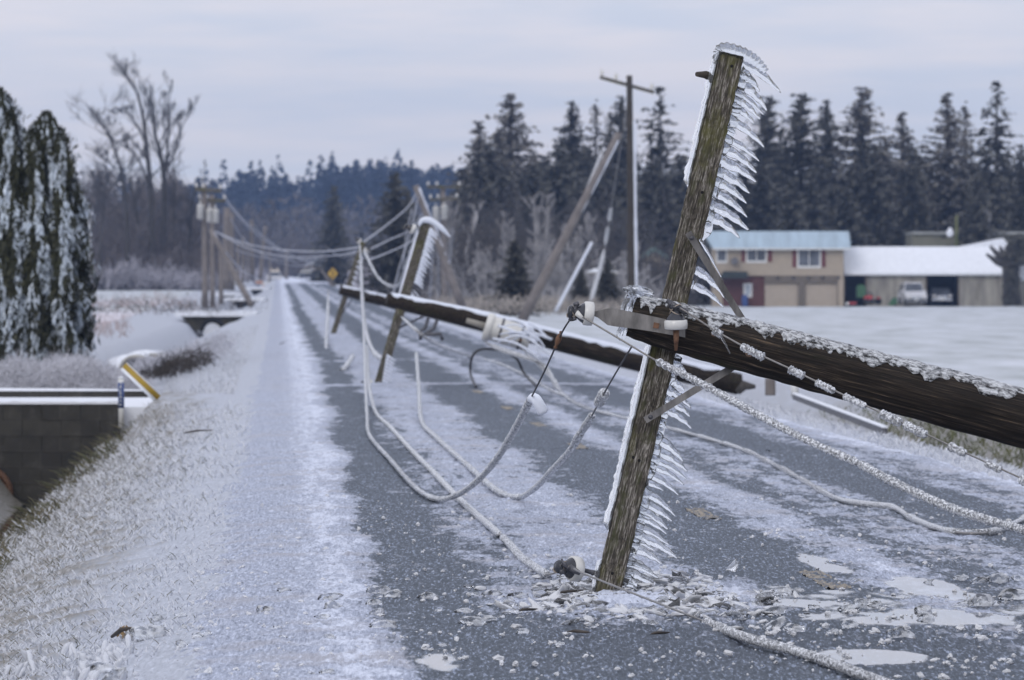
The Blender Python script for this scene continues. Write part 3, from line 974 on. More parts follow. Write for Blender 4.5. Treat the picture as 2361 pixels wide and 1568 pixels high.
# flat steel ridge bracket
def bracket():
    mb = MB()
    outl = [(1387, 731), (1400, 729), (1424, 723), (1450, 725), (1500, 735), (1560, 748), (1606, 757), (1606, 791), (1590, 788), (1540, 779), (1490, 771), (1440, 765), (1424, 762), (1402, 745), (1388, 739)]
    y0, y1 = DP - 0.150, DP - 0.138
    pl = [(NP(x, y, DP - 0.15).x, NP(x, y, DP - 0.15).z) for x, y in outl][::-1]
    mb.prism(pl, y0, y1)
    return mb
br = bracket().build('bracket', M['metal'], pole1)
mb = MB(); c = NP(1538, 763, DP - 0.155); mb.obox(c, (1, 0, -0.2), (0, 1, 0), (0.2, 0, 1), 0.015, 0.012, 0.015)
mb.build('square_nut', M['rust'], br)
mb = MB(); mb.tube([NP(1388, 735, DP - 0.145), NP(1374, 731, DP - 0.145)], 0.009, 10); mb.build('pin', M['metal'], br)


def insulator(parent, c, axis, scale=1.0, wires=True, seed=1):
    """pin insulator: white skirt, dark shoulder, grooved head, tie wires"""
    ax = Vector(axis).normalized(); s = scale
    mb = MB(); mb.lathe(c, ax, [(0.002, -0.024 * s), (0.055 * s, -0.026 * s), (0.064 * s, -0.022 * s), (0.066 * s, 0.0), (0.064 * s, 0.022 * s), (0.058 * s, 0.027 * s), (0.048 * s, 0.026 * s)], 28)
    ins = mb.build('insulator', M['porcelain'], parent, origin=c)
    mb = MB(); mb.lathe(c, ax, [(0.056 * s, 0.024 * s), (0.048 * s, 0.04 * s), (0.034 * s, 0.058 * s), (0.025 * s, 0.07 * s), (0.024 * s, 0.084 * s), (0.034 * s, 0.09 * s), (0.036 * s, 0.1 * s), (0.028 * s, 0.112 * s), (0.001, 0.114 * s)], 24)
    mb.build('insulator_head', M['porcelain_dark'], ins)
    if wires:
        a = ax.orthogonal().normalized(); b = ax.cross(a)
        mb = MB()
        for h, tl_ in ((0.077, 0.02), (0.083, -0.03)):
            pts = [Vector(c) + ax * (h * s + tl_ * s * math.sin(g)) + (a * math.cos(g) + b * math.sin(g)) * 0.031 * s for g in np.linspace(0, 2 * math.pi, 22)]
            mb.tube(pts, 0.0032, 6)
        mb.build('tie_wire', M['tan_wire'], ins)
    return ins


insulator(pole1, NP(1379, 735, DP - 0.147), (-0.97, -0.12, 0.1), 1.0)
i2 = insulator(pole1, NP(1584, 761, DP - 0.235), (-0.02, -0.06, 1), 0.97)
mb = MB(); mb.tube([NP(1584, 768, DP - 0.235), NP(1585, 790, DP - 0.235), NP(1584, 822, DP - 0.235)], [0.017, 0.016, 0.008], 10)
mb.build('pin', M['rust'], pole1)
# small clamps hanging on the end insulator
mb = MB()
for (x, y, r) in ((1351, 713, 0.013), (1338, 741, 0.010), (1345, 748, 0.009), (1352, 738, 0.010)):
    mb.lathe(NP(x, y, DP - 0.165), (1, -0.6, 0.3), [(0.001, -0.016), (r, -0.012), (r * 1.08, 0), (r, 0.012), (0.001, 0.016)], 12)
mb.tube([NP(1351, 715, DP - 0.165), NP(1343, 735, DP - 0.165), NP(1335, 752, DP - 0.165)], 0.010, 8)
mb.build('clamp', M['metal_dark'], pole1)
mb = MB(); mb.tube([NP(1351, 733, DP - 0.18), NP(1362, 741, DP - 0.185), NP(1378, 752, DP - 0.19)], [0.017, 0.016, 0.007], 12)
mb.build('wire_sleeve', M['porcelain'], pole1)
mb = MB()
for k in range(9):
    u = k / 8; c = NP(1571 + 34 * u, 712 + 19 * u, DP - 0.245)
    mb.lathe(c, (0.85, 0, -0.5), [(0.015, -0.006), (0.0195, 0), (0.015, 0.006)], 12)
mb.tube([NP(1562, 704, DP - 0.245), NP(1612, 733, DP - 0.245)], 0.014, 10)
mb.build('wire_wrap', M['metal_dark'], pole1)

# crossarm
AT, AB = NP(1714, 128, DP + 0.23), NP(1421, 1402, DP + 0.02)
am = arm_matrix(AT, AB); AL = (AT - AB).length
arm = rough_arm(0.069, 0.058, AL / 2, 5, nseg=110, chew=0.006).build('crossarm', M['arm'], pole1, mw=am, local=True)


def on_arm(u, x, y=-0.062):
    """u: 0 top .. 1 bottom along the arm"""
    return am @ Vector((x, y, AL / 2 - u * AL))


for u, x in ((0.022, 0.015), (0.255, 0.012), (0.262, -0.06), (0.745, -0.03), (0.748, 0.005), (0.955, 0.0), (0.185, -0.062), (0.35, -0.062)):
    mb = MB(); r = 0.0085
    if x < -0.05:
        mb.lathe(am @ Vector((-0.0705, -0.03, AL / 2 - u * AL)), am.to_3x3() @ Vector((-1, 0, 0)), [(r, -0.01), (r, 0.001), (0.0005, 0.0015)], 12)
    else:
        mb.lathe(on_arm(u, x, -0.0605), (0, -1, 0), [(r, -0.01), (r, 0.001), (0.0005, 0.0015)], 12)
    mb.build('bolt_hole_disc', M['hole'], arm)  # dark disc on the surface, painted for the shade in a hole
# pegs: broken pin at the top, bolt at the foot
mb = MB(); mb.tube([on_arm(0.052, -0.06, 0), on_arm(0.046, -0.11, -0.01), NP(1633, 174, DP + 0.16)], [0.021, 0.022, 0.013], 10); mb.build('wooden_pin', M['stick'], arm)
mb = MB(); mb.tube([NP(1452, 1354, DP + 0.02), NP(1473, 1361, DP + 0.02)], 0.012, 10); mb.build('bolt_end', M['metal_dark'], arm)
fi = NP(1347, 1333, DP - 0.05)
i3 = insulator(pole1, fi, (-0.8, -0.5, 0.12), 1.05)
mb = MB(); mb.tube([NP(1360, 1334, DP - 0.02), NP(1385, 1341, DP), NP(1402, 1347, DP + 0.02)], [0.012, 0.013, 0.024], 10)
mb.lathe(NP(1402, 1347, DP + 0.01), (1, 0.1, -0.3), [(0.001, -0.004), (0.04, -0.004), (0.042, 0.006), (0.001, 0.008)], 18)
mb.build('pin', M['metal_dark'], pole1)
mb = MB()
mb.tube([NP(1336, 1330, DP - 0.14), NP(1348, 1338, DP - 0.16), NP(1360, 1344, DP - 0.165)], [0.018, 0.017, 0.012], 10)
mb.lathe(NP(1317, 1339, DP - 0.12), (-0.8, -0.5, -0.3), [(0.001, -0.022), (0.016, -0.018), (0.018, 0.0), (0.015, 0.014), (0.001, 0.016)], 12)
for k in range(5):
    mb.lathe(NP(1316 + k * 5, 1322 + k * 3, DP - 0.15), (0.8, 0.2, -0.5), [(0.006, -0.005), (0.009, 0), (0.006, 0.005)], 10)
mb.tube([NP(1316, 1310, DP - 0.15), NP(1324, 1324, DP - 0.155), NP(1331, 1338, DP - 0.15)], 0.006, 8)
mb.build('clamp', M['metal_dark'], pole1)

# flat steel braces
def brace(a, b, parent, w=0.017, t=0.005, mat=None):
    d = (b - a).normalized(); x = Vector((0, 1, 0)).cross(d).normalized()
    mb = MB(); mb.obox((a + b) / 2, x, Vector((0, 1, 0)), d, w, t, (b - a).length / 2)
    o = mb.build('brace', mat or M['metal'], parent)
    mb = MB(); mb.lathe(a + d * 0.035 - Vector((0, t, 0)), (0, -1, 0), [(0.013, 0), (0.013, 0.006), (0.008, 0.01), (0.001, 0.011)], 10)
    mb.build('bolt_head', M['metal_dark'], o)
    return o
brace(NP(1613, 545, DP + 0.05), NP(1742, 752, DP + 0.16), pole1, 0.0185)
brace(NP(1512, 985, DP - 0.06), NP(1722, 858, DP + 0.06), pole1, 0.0185)
icicle_mesh(NP(1640, 560, DP + 0.045), NP(1690, 650, DP + 0.09), 0.011, 3, 0.02).build('icicle', M['ice'], pole1)

# ice sheath down the windward (left) edge of the arm
def sheath(u0, u1, seed, th=0.03):
    K = 70; V = []; n = 10
    for i in range(K):
        u = u0 + (u1 - u0) * i / (K - 1)
        e = min(1, min(i, K - 1 - i) / 3.0)
        for j in range(n):
            q = j / (n - 1)
            y = -0.066 + 0.125 * q
            k = float(fbm(np.array(u * 60.0), np.array(q * 3.0), seed, 4, 0.6))
            x = -0.0695 - th * e * (0.45 + 0.9 * k) * math.sin(math.pi * min(1, 0.12 + q * 0.88)) ** 0.5
            V.append(am @ Vector((x, y, AL / 2 - u * AL)))
        for j in range(n):
            q = j / (n - 1); y = -0.066 + 0.125 * q
            V.append(am @ Vector((-0.0698, y, AL / 2 - u * AL)))
    f = []
    m = 2 * n
    for i in range(K - 1):
        for j in range(n - 1):
            f.append((i * m + j, (i + 1) * m + j, (i + 1) * m + j + 1, i * m + j + 1))
            f.append((i * m + n + j, i * m + n + j + 1, (i + 1) * m + n + j + 1, (i + 1) * m + n + j))
        f.append((i * m, i * m + n, (i + 1) * m + n, (i + 1) * m))
        f.append((i * m + n - 1, (i + 1) * m + n - 1, (i + 1) * m + m - 1, i * m + m - 1))
    for j in range(n - 1):
        f.append((j, j + 1, n + j + 1, n + j)); e_ = (K - 1) * m; f.append((e_ + j, e_ + n + j, e_ + n + j + 1, e_ + j + 1))
    mb = MB(); mb.add(V, f, True); return mb
sheath(0.0, 0.25, 2, 0.034).build('ice_sheath', M['ice'], arm)
sheath(0.53, 0.885, 4, 0.038).build('ice_sheath', M['ice'], arm)
sheath(0.935, 1.0, 7, 0.03).build('ice_sheath', M['ice'], arm)
# cap of ice over the top end, running out into the longest icicle
cap = [NP(1678, 150, DP + 0.2), NP(1684, 122, DP + 0.2), NP(1698, 114, DP + 0.2), NP(1730, 122, DP + 0.2), NP(1758, 134, DP + 0.2), NP(1780, 150, DP + 0.2), NP(1796, 168, DP + 0.2)]
mb = MB(); cp = smooth_path(cap, 8)
mb.tube(cp, [0.012 + 0.024 * math.sin(math.pi * (0.1 + 0.85 * i / (len(cp) - 1))) + 0.004 * math.sin(i * 1.9) for i in range(len(cp))], 14, flat=1.6)
mb.build('ice_cap', M['ice'], arm)

ICI = []
def z7(x, y): return (1600 + x / 2.45, 80 + y / 2.45)
def z4(x, y): return (1250 + x / 3.136, 1000 + y / 3.136)
def z3(x, y): return (1250 + x / 3.135, 600 + y / 3.135)
for a, b, w in (((335, 165), (567, 345), .036), ((338, 215), (442, 335), .030), ((322, 275), (470, 430), .030), ((318, 240), (438, 300), .022), ((312, 340), (458, 462), .024), ((300, 370), (440, 490), .022), ((292, 415), (415, 522), .026),
                ((272, 495), (460, 648), .026), ((262, 540), (306, 578), .014), ((245, 600), (430, 728), .029), ((235, 655), (420, 800), .028), ((218, 730), (412, 848), .030),
                ((205, 795), (380, 915), .026), ((190, 845), (368, 978), .033), ((172, 905), (360, 1048), .031), ((158, 985), (388, 1138), .030), ((142, 1040), (308, 1160), .032),
                ((78, 1352), (243, 1525), .026), ((58, 1440), (232, 1570), .027)):
    ICI.append((z7(*a), z7(*b), w))
for a, b, w in (((1045, 745), (1090, 772), .016), ((1040, 800), (1115, 862), .026), ((1000, 915), (1112, 990), .026), ((992, 985), (1142, 1110), .025), ((980, 1060), (1150, 1182), .024), ((962, 1120), (1168, 1276), .026), ((935, 1205), (975, 1268), .014)):
    ICI.append((z3(*a), z3(*b), w))
for a, b, w in (((905, 85), (1092, 252), .022), ((888, 170), (1125, 330), .022), ((872, 240), (1098, 372), .018), ((862, 285), (1095, 425), .021), ((845, 350), (1050, 495), .022), ((825, 410), (940, 465), .014),
                ((812, 480), (1040, 660), .023), ((797, 560), (1003, 690), .022), ((785, 620), (985, 755), .022), ((770, 660), (975, 790), .019), ((748, 735), (980, 865), .022), ((738, 795), (1040, 965), .024),
                ((725, 835), (880, 910), .018), ((715, 885), (950, 1015), .022), ((705, 925), (755, 945), .013), ((695, 985), (870, 1075), .018), ((688, 1010), (915, 1115), .020), ((675, 1065), (930, 1205), .022), ((668, 1110), (840, 1215), .020), ((662, 1140), (800, 1225), .016)):
    ICI.append((z4(*a), z4(*b), w))
for k, (a, b, w) in enumerate(ICI):
    u = (a[1] - 128) / (1402 - 128)
    Da = DP + 0.23 + (0.02 - 0.23) * u
    pa = NP(a[0] - 4, a[1] - 2, Da + random.Random(k).uniform(-0.035, 0.03)); pb = NP(b[0], b[1], Da + random.Random(k + 50).uniform(-0.03, 0.03))
    rk = random.Random(k + 200); pb = pa.lerp(pb, rk.uniform(0.96, 1.12)); icicle_mesh(pa, pb, w * rk.uniform(0.92, 1.4) * (1.22 if a[1] > 800 else 1.0), k + 3, 0.10, 0.8).build('icicle', M['ice'], arm)

for u0, u1, rr_ in ((0.03, 0.18, .026), (0.2, 0.34, .018), (0.47, 0.60, .022), (0.64, 0.78, .020), (0.79, 0.97, .024)):
    mb = MB(); K = 40; gg = np.random.default_rng(int(u0 * 100))
    us = np.linspace(u0, u1, K); rv = rr_ * (0.55 + 0.7 * fbm(us * 45, us * 0, 7, 3)) * np.minimum(1, np.minimum(np.arange(K), K - 1 - np.arange(K)) / 4 + .15)
    mb.tube([am @ Vector((0.072 + rv[i] * 0.7, 0.01 + 0.012 * math.sin(i * .7), AL / 2 - us[i] * AL)) for i in range(K)], rv, 10, flat=1.5)
    mb.build('ice_web', M['ice'], arm)

# ---------------------------------------------------------------- the two poles further up the road
def far_fallen(label, D, pts, radii, arm_top, arm_bot, half, icis, seed, ice_w, braces=(), cap=None, sheaths=()):
    base = W(*pts[-1])
    root = empty('utility_pole', base, label, 'utility pole', 'snapped poles fallen across the road')
    mb, P, Rr, fr = pole_log([W(*p) for p in pts], radii, n=24, seg=60, seed=seed)
    mb.build('shaft', M['pole'], root, mw=along_matrix(P[0], P[-1]))
    ice_crust(P, Rr, fr, -0.9, 0.85, 0.02, seed, n=12, i0=2, i1=len(P) - 3, ragged=0.5).build('ice_crust', M['ice_white'], root)
    m = arm_matrix(arm_top, arm_bot); L = (arm_top - arm_bot).length
    a = rough_arm(half, half * 0.9, L / 2, seed, nseg=30).build('crossarm', M['arm'], root, mw=m, local=True)
    for k, (pa, pb, w) in enumerate(icis):
        icicle_mesh(W(*pa), W(*pb), w, seed + k, 0.06, 0.8, K=8, S=7).build('icicle', M['ice_white'], a)
    for u0, u1 in sheaths:
        mb = MB(); mb.tube([m @ Vector((-half, -half * 0.3, L / 2 - u * L)) for u in np.linspace(u0, u1, 9)], [0.018, 0.03, 0.034, 0.028, 0.035, 0.03, 0.033, 0.028, 0.015], 8)
        mb.build('ice_sheath', M['ice_white'], a)
    if cap:
        q = smooth_path([W(*p) for p in cap], 5)
        mb = MB(); mb.tube(q, np.interp(np.linspace(0, 1, len(q)), [0, 0.3, 0.7, 1], [0.025, 0.06, 0.05, 0.012]), 10)
        mb.build('ice_cap', M['ice_white'], a)
    for p, q in braces:
        brace(W(*p), W(*q), root, 0.02, 0.006, M['metal_dark'])
    return root, m, L


D2, D3 = 130.0, 245.0
icis = []
for k in range(20):
    u = k / 19
    y = 528 + 152 * u; x = 988 - 43 * u * 0.98 + 2
    w = 20 * (0.75 + 0.35 * random.random())
    if 0.84 < u < 0.93: continue
    icis.append(((x, y, D2), (x + w, y + 15 + 6 * random.random(), D2), 0.035))
for k in range(10):
    u = k / 9
    y = 820 + 72 * u; x = 893 - 12 * u
    icis.append(((x - 2, y, D2), (x + 19, y + 14, D2), 0.03))
pole2, m2, L2 = far_fallen('second snapped pole, white transformer clamped halfway along it, behind the nearest pole', D2,
    [(893, 690, 128), (960, 706, 128), (1120, 742, 128), (1300, 790, 128.5), (1500, 840, 129), (1702, 886, 130)],
    [0.10, 0.125, 0.15, 0.165, 0.175, 0.185], W(982, 515, D2 + 0.6), W(871, 894, D2 + 0.2), 0.078, icis, 21, 0.03,
    braces=[((948, 668, D2), (992, 722, D2 - 1.5)), ((918, 757, D2), (992, 722, D2 - 1.5))],
    cap=[(966, 520, D2 + .5), (975, 508, D2 + .5), (992, 509, D2 + .5), (1010, 520, D2 + .5), (1026, 534, D2 + .5), (1038, 547, D2 + .5)], sheaths=((0.02, 0.5),))
insulator(pole2, W(952, 528, D2 + 0.2), (-0.9, -0.2, 0.4), 1.3)
insulator(pole2, W(852, 886, D2), (-0.9, -0.3, 0.1), 1.3)
mb = MB(); mb.tube([W(850, 888, D2), W(862, 886, D2), W(876, 892, D2)], 0.03, 8); mb.build('pin', M['rust'], pole2)
# transformer can strapped to it
ta, tb = W(1118, 752, 127.4), W(1222, 784, 127.4); td = (tb - ta).normalized(); TL = (tb - ta).length
tk = None
mb = MB(); mb.lathe(ta, td, [(0.001, 0.12), (0.2, 0.12), (0.205, 0.14), (0.205, TL * 0.96), (0.19, TL), (0.001, TL)], 26)
tk = mb.build('transformer', M['tank'], pole2)
mb = MB(); mb.lathe(ta, td, [(0.001, 0.0), (0.2, 0.0), (0.235, 0.03), (0.235, 0.11), (0.2, 0.13), (0.001, 0.13)], 26)
mb.build('tank_lid', M['tank'], tk)
mb = MB(); mb.tube([ta - td * 0.32 + Vector((0, -0.1, 0)), ta + Vector((0, -0.1, 0))], [0.045, 0.06], 10); mb.build('bushing', M['concrete'], tk)
mb = MB()
for u in (0.35, 0.8):
    c = ta + td * (TL * u)
    mb.lathe(c, td, [(0.212, -0.02), (0.216, 0), (0.212, 0.02)], 26)
mb.build('strap', M['metal_dark'], tk)
mb = MB(); mb.lathe(W(1200, 785, 127.15), (0, -1, 0), [(0.03, 0), (0.03, 0.02), (0.001, 0.02)], 10); mb.build('drain_plug', M['rust'], tk)
# forked pin bracket hanging below the pole
mb = MB()
mb.tube([W(987, 735, 127.6), W(980, 757, 127.5), W(968, 765, 127.4), W(970, 784, 127.4)], 0.03, 8)
mb.tube([W(1007, 740, 127.6), W(1000, 758, 127.5), W(980, 770, 127.4)], 0.03, 8)
mb.tube([W(966, 772, 127.4), W(1016, 770, 127.4), W(1020, 785, 127.4)], 0.032, 8)
mb.build('pin_bracket', M['metal_dark'], pole2)

icis = []
for k in range(6):
    y = 590 + k * 12; x = 829 - k * 3.5
    icis.append(((x, y, D3), (x + 9, y + 9, D3), 0.03))
pole3, m3, L3_ = far_fallen('farthest of the three fallen poles, with the smallest dark crossarm', D3,
    [(784, 668, D3), (830, 680, D3), (900, 697, D3), (1000, 722, D3), (1180, 768, D3 + 1)], [0.15, 0.17, 0.18, 0.19, 0.2],
    W(837, 558, D3 + 1), W(766, 777, D3 + 0.6), 0.085, icis, 33, 0.03, braces=[((822, 645, D3), (848, 682, D3 - 0.6)), ((790, 722, D3), (812, 690, D3 - 0.6))])
insulator(pole3, W(828, 556, D3), (-0.6, -0.3, 0.6), 1.4)
insulator(pole3, W(846, 577, D3), (0.6, -0.3, 0.5), 1.4)

# ================================================================== DOWNED WIRES
GW = 'iced power lines pulled down onto the road'
def wire(label, pts, r=0.0075, coats=(), coat_r=0.022, mat='wire', ice_m='ice_wire', group=GW, n=10, ribs=True, name='power_line', cat='power line', S=10, drop=0.0):
    """conductor through points, with sleeves of ice between path fractions (by point index)"""
    P = smooth_path(pts, n)
    mb = MB(); mb.tube(P, r, 7)
    o = mb.build(name, M[mat], None)
    tag(o, label, cat, group)
    for c in coats:
        i0, i1 = int(c[0] * n), int(c[1] * n)
        cr = c[2] if len(c) > 2 else coat_r
        seg = P[i0:i1 + 1]
        if len(seg) < 2: continue
        L = sum((seg[i + 1] - seg[i]).length for i in range(len(seg) - 1))
        d = np.concatenate([[0], np.cumsum([(seg[i + 1] - seg[i]).length for i in range(len(seg) - 1)])])
        K = max(6, min(1400, int(L / (0.009 if ribs else 0.1)))) if seg[0].y < 75 else max(6, min(160, int(L / 0.3)))
        dd = np.linspace(0, L, K)
        A = np.array([list(p) for p in seg])
        Q = np.stack([np.interp(dd, d, A[:, k]) for k in range(3)], 1)
        rr = np.random.default_rng(int(L * 1000) % 9999)
        saw = (dd / 0.042) % 1.0 if ribs else 0.5
        rad = cr * (0.72 + 0.46 * saw + rr.uniform(-0.07, 0.07, K)) * (0.88 + 0.24 * fbm(dd * 2.2, dd * 0, 5, 3))
        end = np.minimum(1, np.minimum(dd, L - dd) / 0.03 + 0.35)
        mb = MB(); mb.tube([Vector(q) for q in Q], rad * end, S)
        mb.build('ice_sleeve', M[ice_m], o)
    return o


# from the end insulator of the nearest pole to the right, wearing one long sleeve
wire('ribbed ice sleeved wire from the bracket tip, crossing before the crossarm to the right edge',
     [NP(1366, 743, 41.8), NP(1470, 805, 41.7), NP(1545, 849, 41.6), NP(1640, 897, 41.4), NP(1780, 974, 41.0), NP(1900, 1036, 40.7), NP(2012, 1086, 40.4), NP(2100, 1133, 40.1), NP(2240, 1195, 39.7), NP(2400, 1242, 39.2), NP(2560, 1285, 38.7)],
     0.0052, [(1.95, 6.0, 0.0215), (6.08, 10, 0.0235)])
# bare wire with beads of ice along the pole
pts = [NP(1566, 706, 41.75), NP(1612, 733, 41.73), NP(1680, 777, 41.7), NP(1770, 826, 41.6), NP(1868, 872, 41.5), NP(1990, 932, 41.35), NP(2100, 984, 41.2), NP(2230, 1046, 41.0), NP(2330, 1092, 40.8), NP(2400, 1124, 40.7), NP(2520, 1180, 40.5)]
w2 = wire('bare wire strung with separate ice beads along the front of the nearest pole', pts, 0.005, [])
P = smooth_path(pts, 10); A = np.array([[p.x, p.y, p.z] for p in P])
for k, (xa, xb, r) in enumerate(((1674, 1695, .022), (1740, 1794, .023), (1850, 1886, .022), (1912, 1956, .02), (1976, 2028, .019), (2060, 2108, .026), (2112, 2165, .024), (2214, 2252, .023), (2295, 2330, .021), (2370, 2425, .026))):
    x0 = NP(xa, 0, 41.4).x; x1 = NP(xb, 0, 41.4).x
    K = 26; xs = np.linspace(x0, x1, K)
    rr = np.random.default_rng(k)
    mb = MB(); mb.tube([Vector((x, np.interp(x, A[:, 0], A[:, 1]), np.interp(x, A[:, 0], A[:, 2]) - 0.004)) for x in xs], r * (0.8 + 0.35 * ((np.arange(K) / 2.6) % 1)) * (0.85 + rr.uniform(0, .25, K)) * np.minimum(1, 0.55 + np.minimum(np.arange(K), K - 1 - np.arange(K)) * 0.3), 12)
    mb.build('ice_bead', M['ice_wire'], w2)
icicle_mesh(NP(1690, 788, 41.6), NP(1711, 829, 41.6), 0.0075, 3, 0.02).build('icicle', M['ice'], w2)
# hanging from the end insulator, down to the road and away
o = wire('dark wire hanging from the nearest pole end insulator, icy below, looping along the left lane',
     [NP(1334, 752, 41.85), NP(1316, 782, 41.9), NP(1280, 862, 42.4), NP(1243, 936, 43.2), NP(1210, 1000, 46), NP(1172, 1064, 50), NP(1128, 1118, 54), NP(1080, 1155, 57.5), G(1012, 1151, .035), G(960, 1126, .035), G(900, 1060, .035), G(852, 1003, .035), W(846, 955, 95), W(842, 860, 112), W(837, 720, 150), W(832, 600, 215), W(829, 562, 243)],
     0.005, [(3.05, 8.5, 0.020), (8.5, 16, 0.021)], mat='wire_dark')
mb = MB(); mb.lathe(NP(1308, 797, 41.95), (0.35, 0, 0.93), [(0.004, -0.05), (0.012, -0.042), (0.006, -0.034), (0.014, -0.012), (0.017, 0.006), (0.012, 0.03), (0.005, 0.036), (0.011, 0.044), (0.004, 0.052)], 10)
mb.build('splice', M['rust'], o)
mb = MB(); q = smooth_path([NP(1240, 938, 43.1), NP(1252, 934, 43.05), NP(1262, 945, 43.0), NP(1275, 970, 43.0)], 5)
mb.tube(q, [0.012 + 0.019 * min(1, i / 4) - (0.012 if i == len(q) - 1 else 0) for i in range(len(q))], 12); mb.build('ice_bead', M['ice_white'], o)
# second hanging wire
wire('dark wire with broken ice beads hanging just left of the nearest crossarm',
     [NP(1481, 812, 41.9), NP(1440, 880, 42.4), NP(1408, 936, 43.2), NP(1385, 978, 44.3), NP(1358, 1020, 46), NP(1335, 1058, 48.5), NP(1292, 1104, 52), NP(1256, 1142, 56), G(1196, 1146, .035), G(1145, 1131, .035), G(1080, 1075, .035), G(1005, 1008, .035), G(972, 970, .05), W(966, 900, 105), W(960, 815, 116)],
     0.005, [(1.75, 2.2, 0.03), (2.9, 3.85, 0.02), (3.95, 4.6, 0.022), (4.75, 7.9, 0.019), (8, 14, 0.025)], mat='wire_dark')
# ground wire right of the arm
wire('thick iced wire snaking over the asphalt behind the nearest pole to the right edge',
     [W(1190, 790, 127), W(1262, 862, 126), G(1302, 912), G(1350, 940), G(1450, 966), G(1545, 988), G(1700, 1032), G(1770, 1064), G(1840, 1101), G(1925, 1148), G(2000, 1163), G(2060, 1170), G(2110, 1199), G(2200, 1227), G(2290, 1226), G(2365, 1193), G(2450, 1150)],
     0.010, [(0, 16, 0.025)])
# wire at the foot of the arm
wire('wire from the crossarm foot running right over crushed ice to the bottom edge',
     [NP(1345, 1333, 41.8), NP(1372, 1346, 41.2), NP(1500, 1397, 39.8), NP(1600, 1436, 38.6), NP(1660, 1460, 38.1), G(1720, 1470, .035), G(1850, 1506, .028), G(2000, 1560, .028), G(2150, 1612, .028)],
     0.0055, [(3.9, 8, 0.021)])
wire('iced wire curving left from the crossarm foot and up the road',
     [NP(1316, 1336, 41.9), NP(1285, 1346, 42.6), G(1240, 1312, .03), G(1200, 1283, .03), G(1160, 1240, .03), G(1060, 1152, .03), G(1000, 1090, .03), G(950, 1040, .03), G(900, 985, .03), G(865, 948, .03), W(850, 880, 112), W(846, 800, 127)],
     0.0055, [(1.2, 4.0, 0.022), (4.1, 12, 0.023)])
wire('thin iced wire lying beside the pole with the transformer and crossing to the right', [W(925, 730, 128), W(1000, 790, 127), G(1085, 822), G(1150, 838), G(1215, 868), G(1262, 896), G(1300, 912)], 0.01, [(0, 6, 0.03)])
wire('iced cable sagging under the transformer', [W(1120, 790, 127), W(1160, 808, 126.5), W(1230, 830, 126), W(1262, 852, 126), W(1290, 905, 122)], 0.014, [(0, 4, 0.04)])
wire('black cable looped on the road under the transformer', [G(1098, 892, .03), W(1085, 862, 127), W(1088, 825, 127), W(1108, 806, 127), W(1150, 808, 127), W(1190, 826, 127), W(1208, 860, 127), G(1235, 890, .03)], 0.022, [], mat='wire_dark', name='cable', cat='cable', group='loose cables on the road')
wire('iced line dangling left of the third pole down to the road', [W(757, 668, 240), W(756, 720, 235), W(752, 800, 200), W(757, 835, 175), W(780, 858, 150), W(800, 842, 152), W(815, 818, 158)], 0.012, [(0, 6, 0.05)])
wire('iced line dropping from the third crossarm beside the second crossarm', [W(832, 600, 244), W(836, 700, 200), W(845, 770, 160), W(862, 812, 140), W(885, 830, 134)], 0.012, [(0, 4, 0.045)])
wire('iced line from the second crossarm to the third crossarm', [W(965, 525, 130), W(945, 590, 150), W(915, 660, 190), W(872, 640, 225), W(838, 575, 244)], 0.012, [(0, 4, 0.04)])
# lattice of bent wires and ice around the transformer
tw = []
for k in range(14):
    a = (1130 + random.random() * 90, 735 + random.random() * 60, 126.9)
    b = (1225 + random.random() * 55, 770 + random.random() * 70, 126.6)
    tw.append([W(*a), W((a[0] + b[0]) / 2, (a[1] + b[1]) / 2 - 8 - random.random() * 12, 126.6), W(*b)])
mb = MB()
for q in tw: mb.tube(smooth_path(q, 4), 0.012 + 0.012 * random.random(), 6)
tag(mb.build('tangled_wire', M['ice_white']), 'tangle of iced wires trailing off the white transformer', 'wire')

# ================================================================== STANDING AND LEANING POLES
GP = 'weathered poles along the road'
def std_pole(label, base, top, r0, r1, arms=(), trans=(), ice_side=None, group=GP, mat='far_pole', name='utility_pole', cat='utility pole', extra=None):
    root = empty(name, base, label, cat, group)
    mb = MB(); K = 8
    mb.tube([base.lerp(top, i / (K - 1)) for i in range(K)], np.linspace(r0, r1, K), 12)
    mb.build('shaft', M[mat], root)
    for a, b, w in arms:
        d = (b - a).normalized(); x = Vector((0, 1, 0)).cross(d).normalized()
        mb = MB(); mb.obox((a + b) / 2, x, Vector((0, 1, 0)), d, w, w, (b - a).length / 2)
        ar = mb.build('crossarm', M['arm'], root)
        for u in (0.04, 0.3, 0.96):
            c = a.lerp(b, u)
            mb = MB(); mb.tube([c, c + Vector((0, 0, w + 0.1))], 0.03, 8); mb.lathe(c + Vector((0, 0, w + 0.1)), (0, 0, 1), [(0.09, -0.04), (0.1, 0.05), (0.06, 0.12), (0.07, 0.17), (0.001, 0.2)], 10)
            mb.build('insulator', M['porcelain'], ar)
    for c, r, h in trans:
        mb = MB(); mb.lathe(c, (0, 0, 1), [(0.001, -h / 2), (r, -h / 2), (r, h / 2 - 0.06), (r * 1.06, h / 2 - 0.05), (r * 1.0, h / 2), (0.001, h / 2 + 0.06)], 16)
        t = mb.build('transformer', M['tank'], root)
        mb = MB(); mb.tube([c + Vector((0, -r * 0.4, h / 2)), c + Vector((0, -r * 0.4, h / 2 + 0.3))], [0.05, 0.03], 8); mb.build('bushing', M['porcelain'], t)
    if ice_side is not None:
        u0, u1, off, r = ice_side
        mb = MB(); K = 30
        mb.tube([base.lerp(top, u0 + (u1 - u0) * i / (K - 1)) + Vector((off, -0.05, 0)) for i in range(K)], [r * random.uniform(0.8, 1.15) for _ in range(K)], 8)
        mb.build('ice_sheath', M['ice_white'], root)
    return root


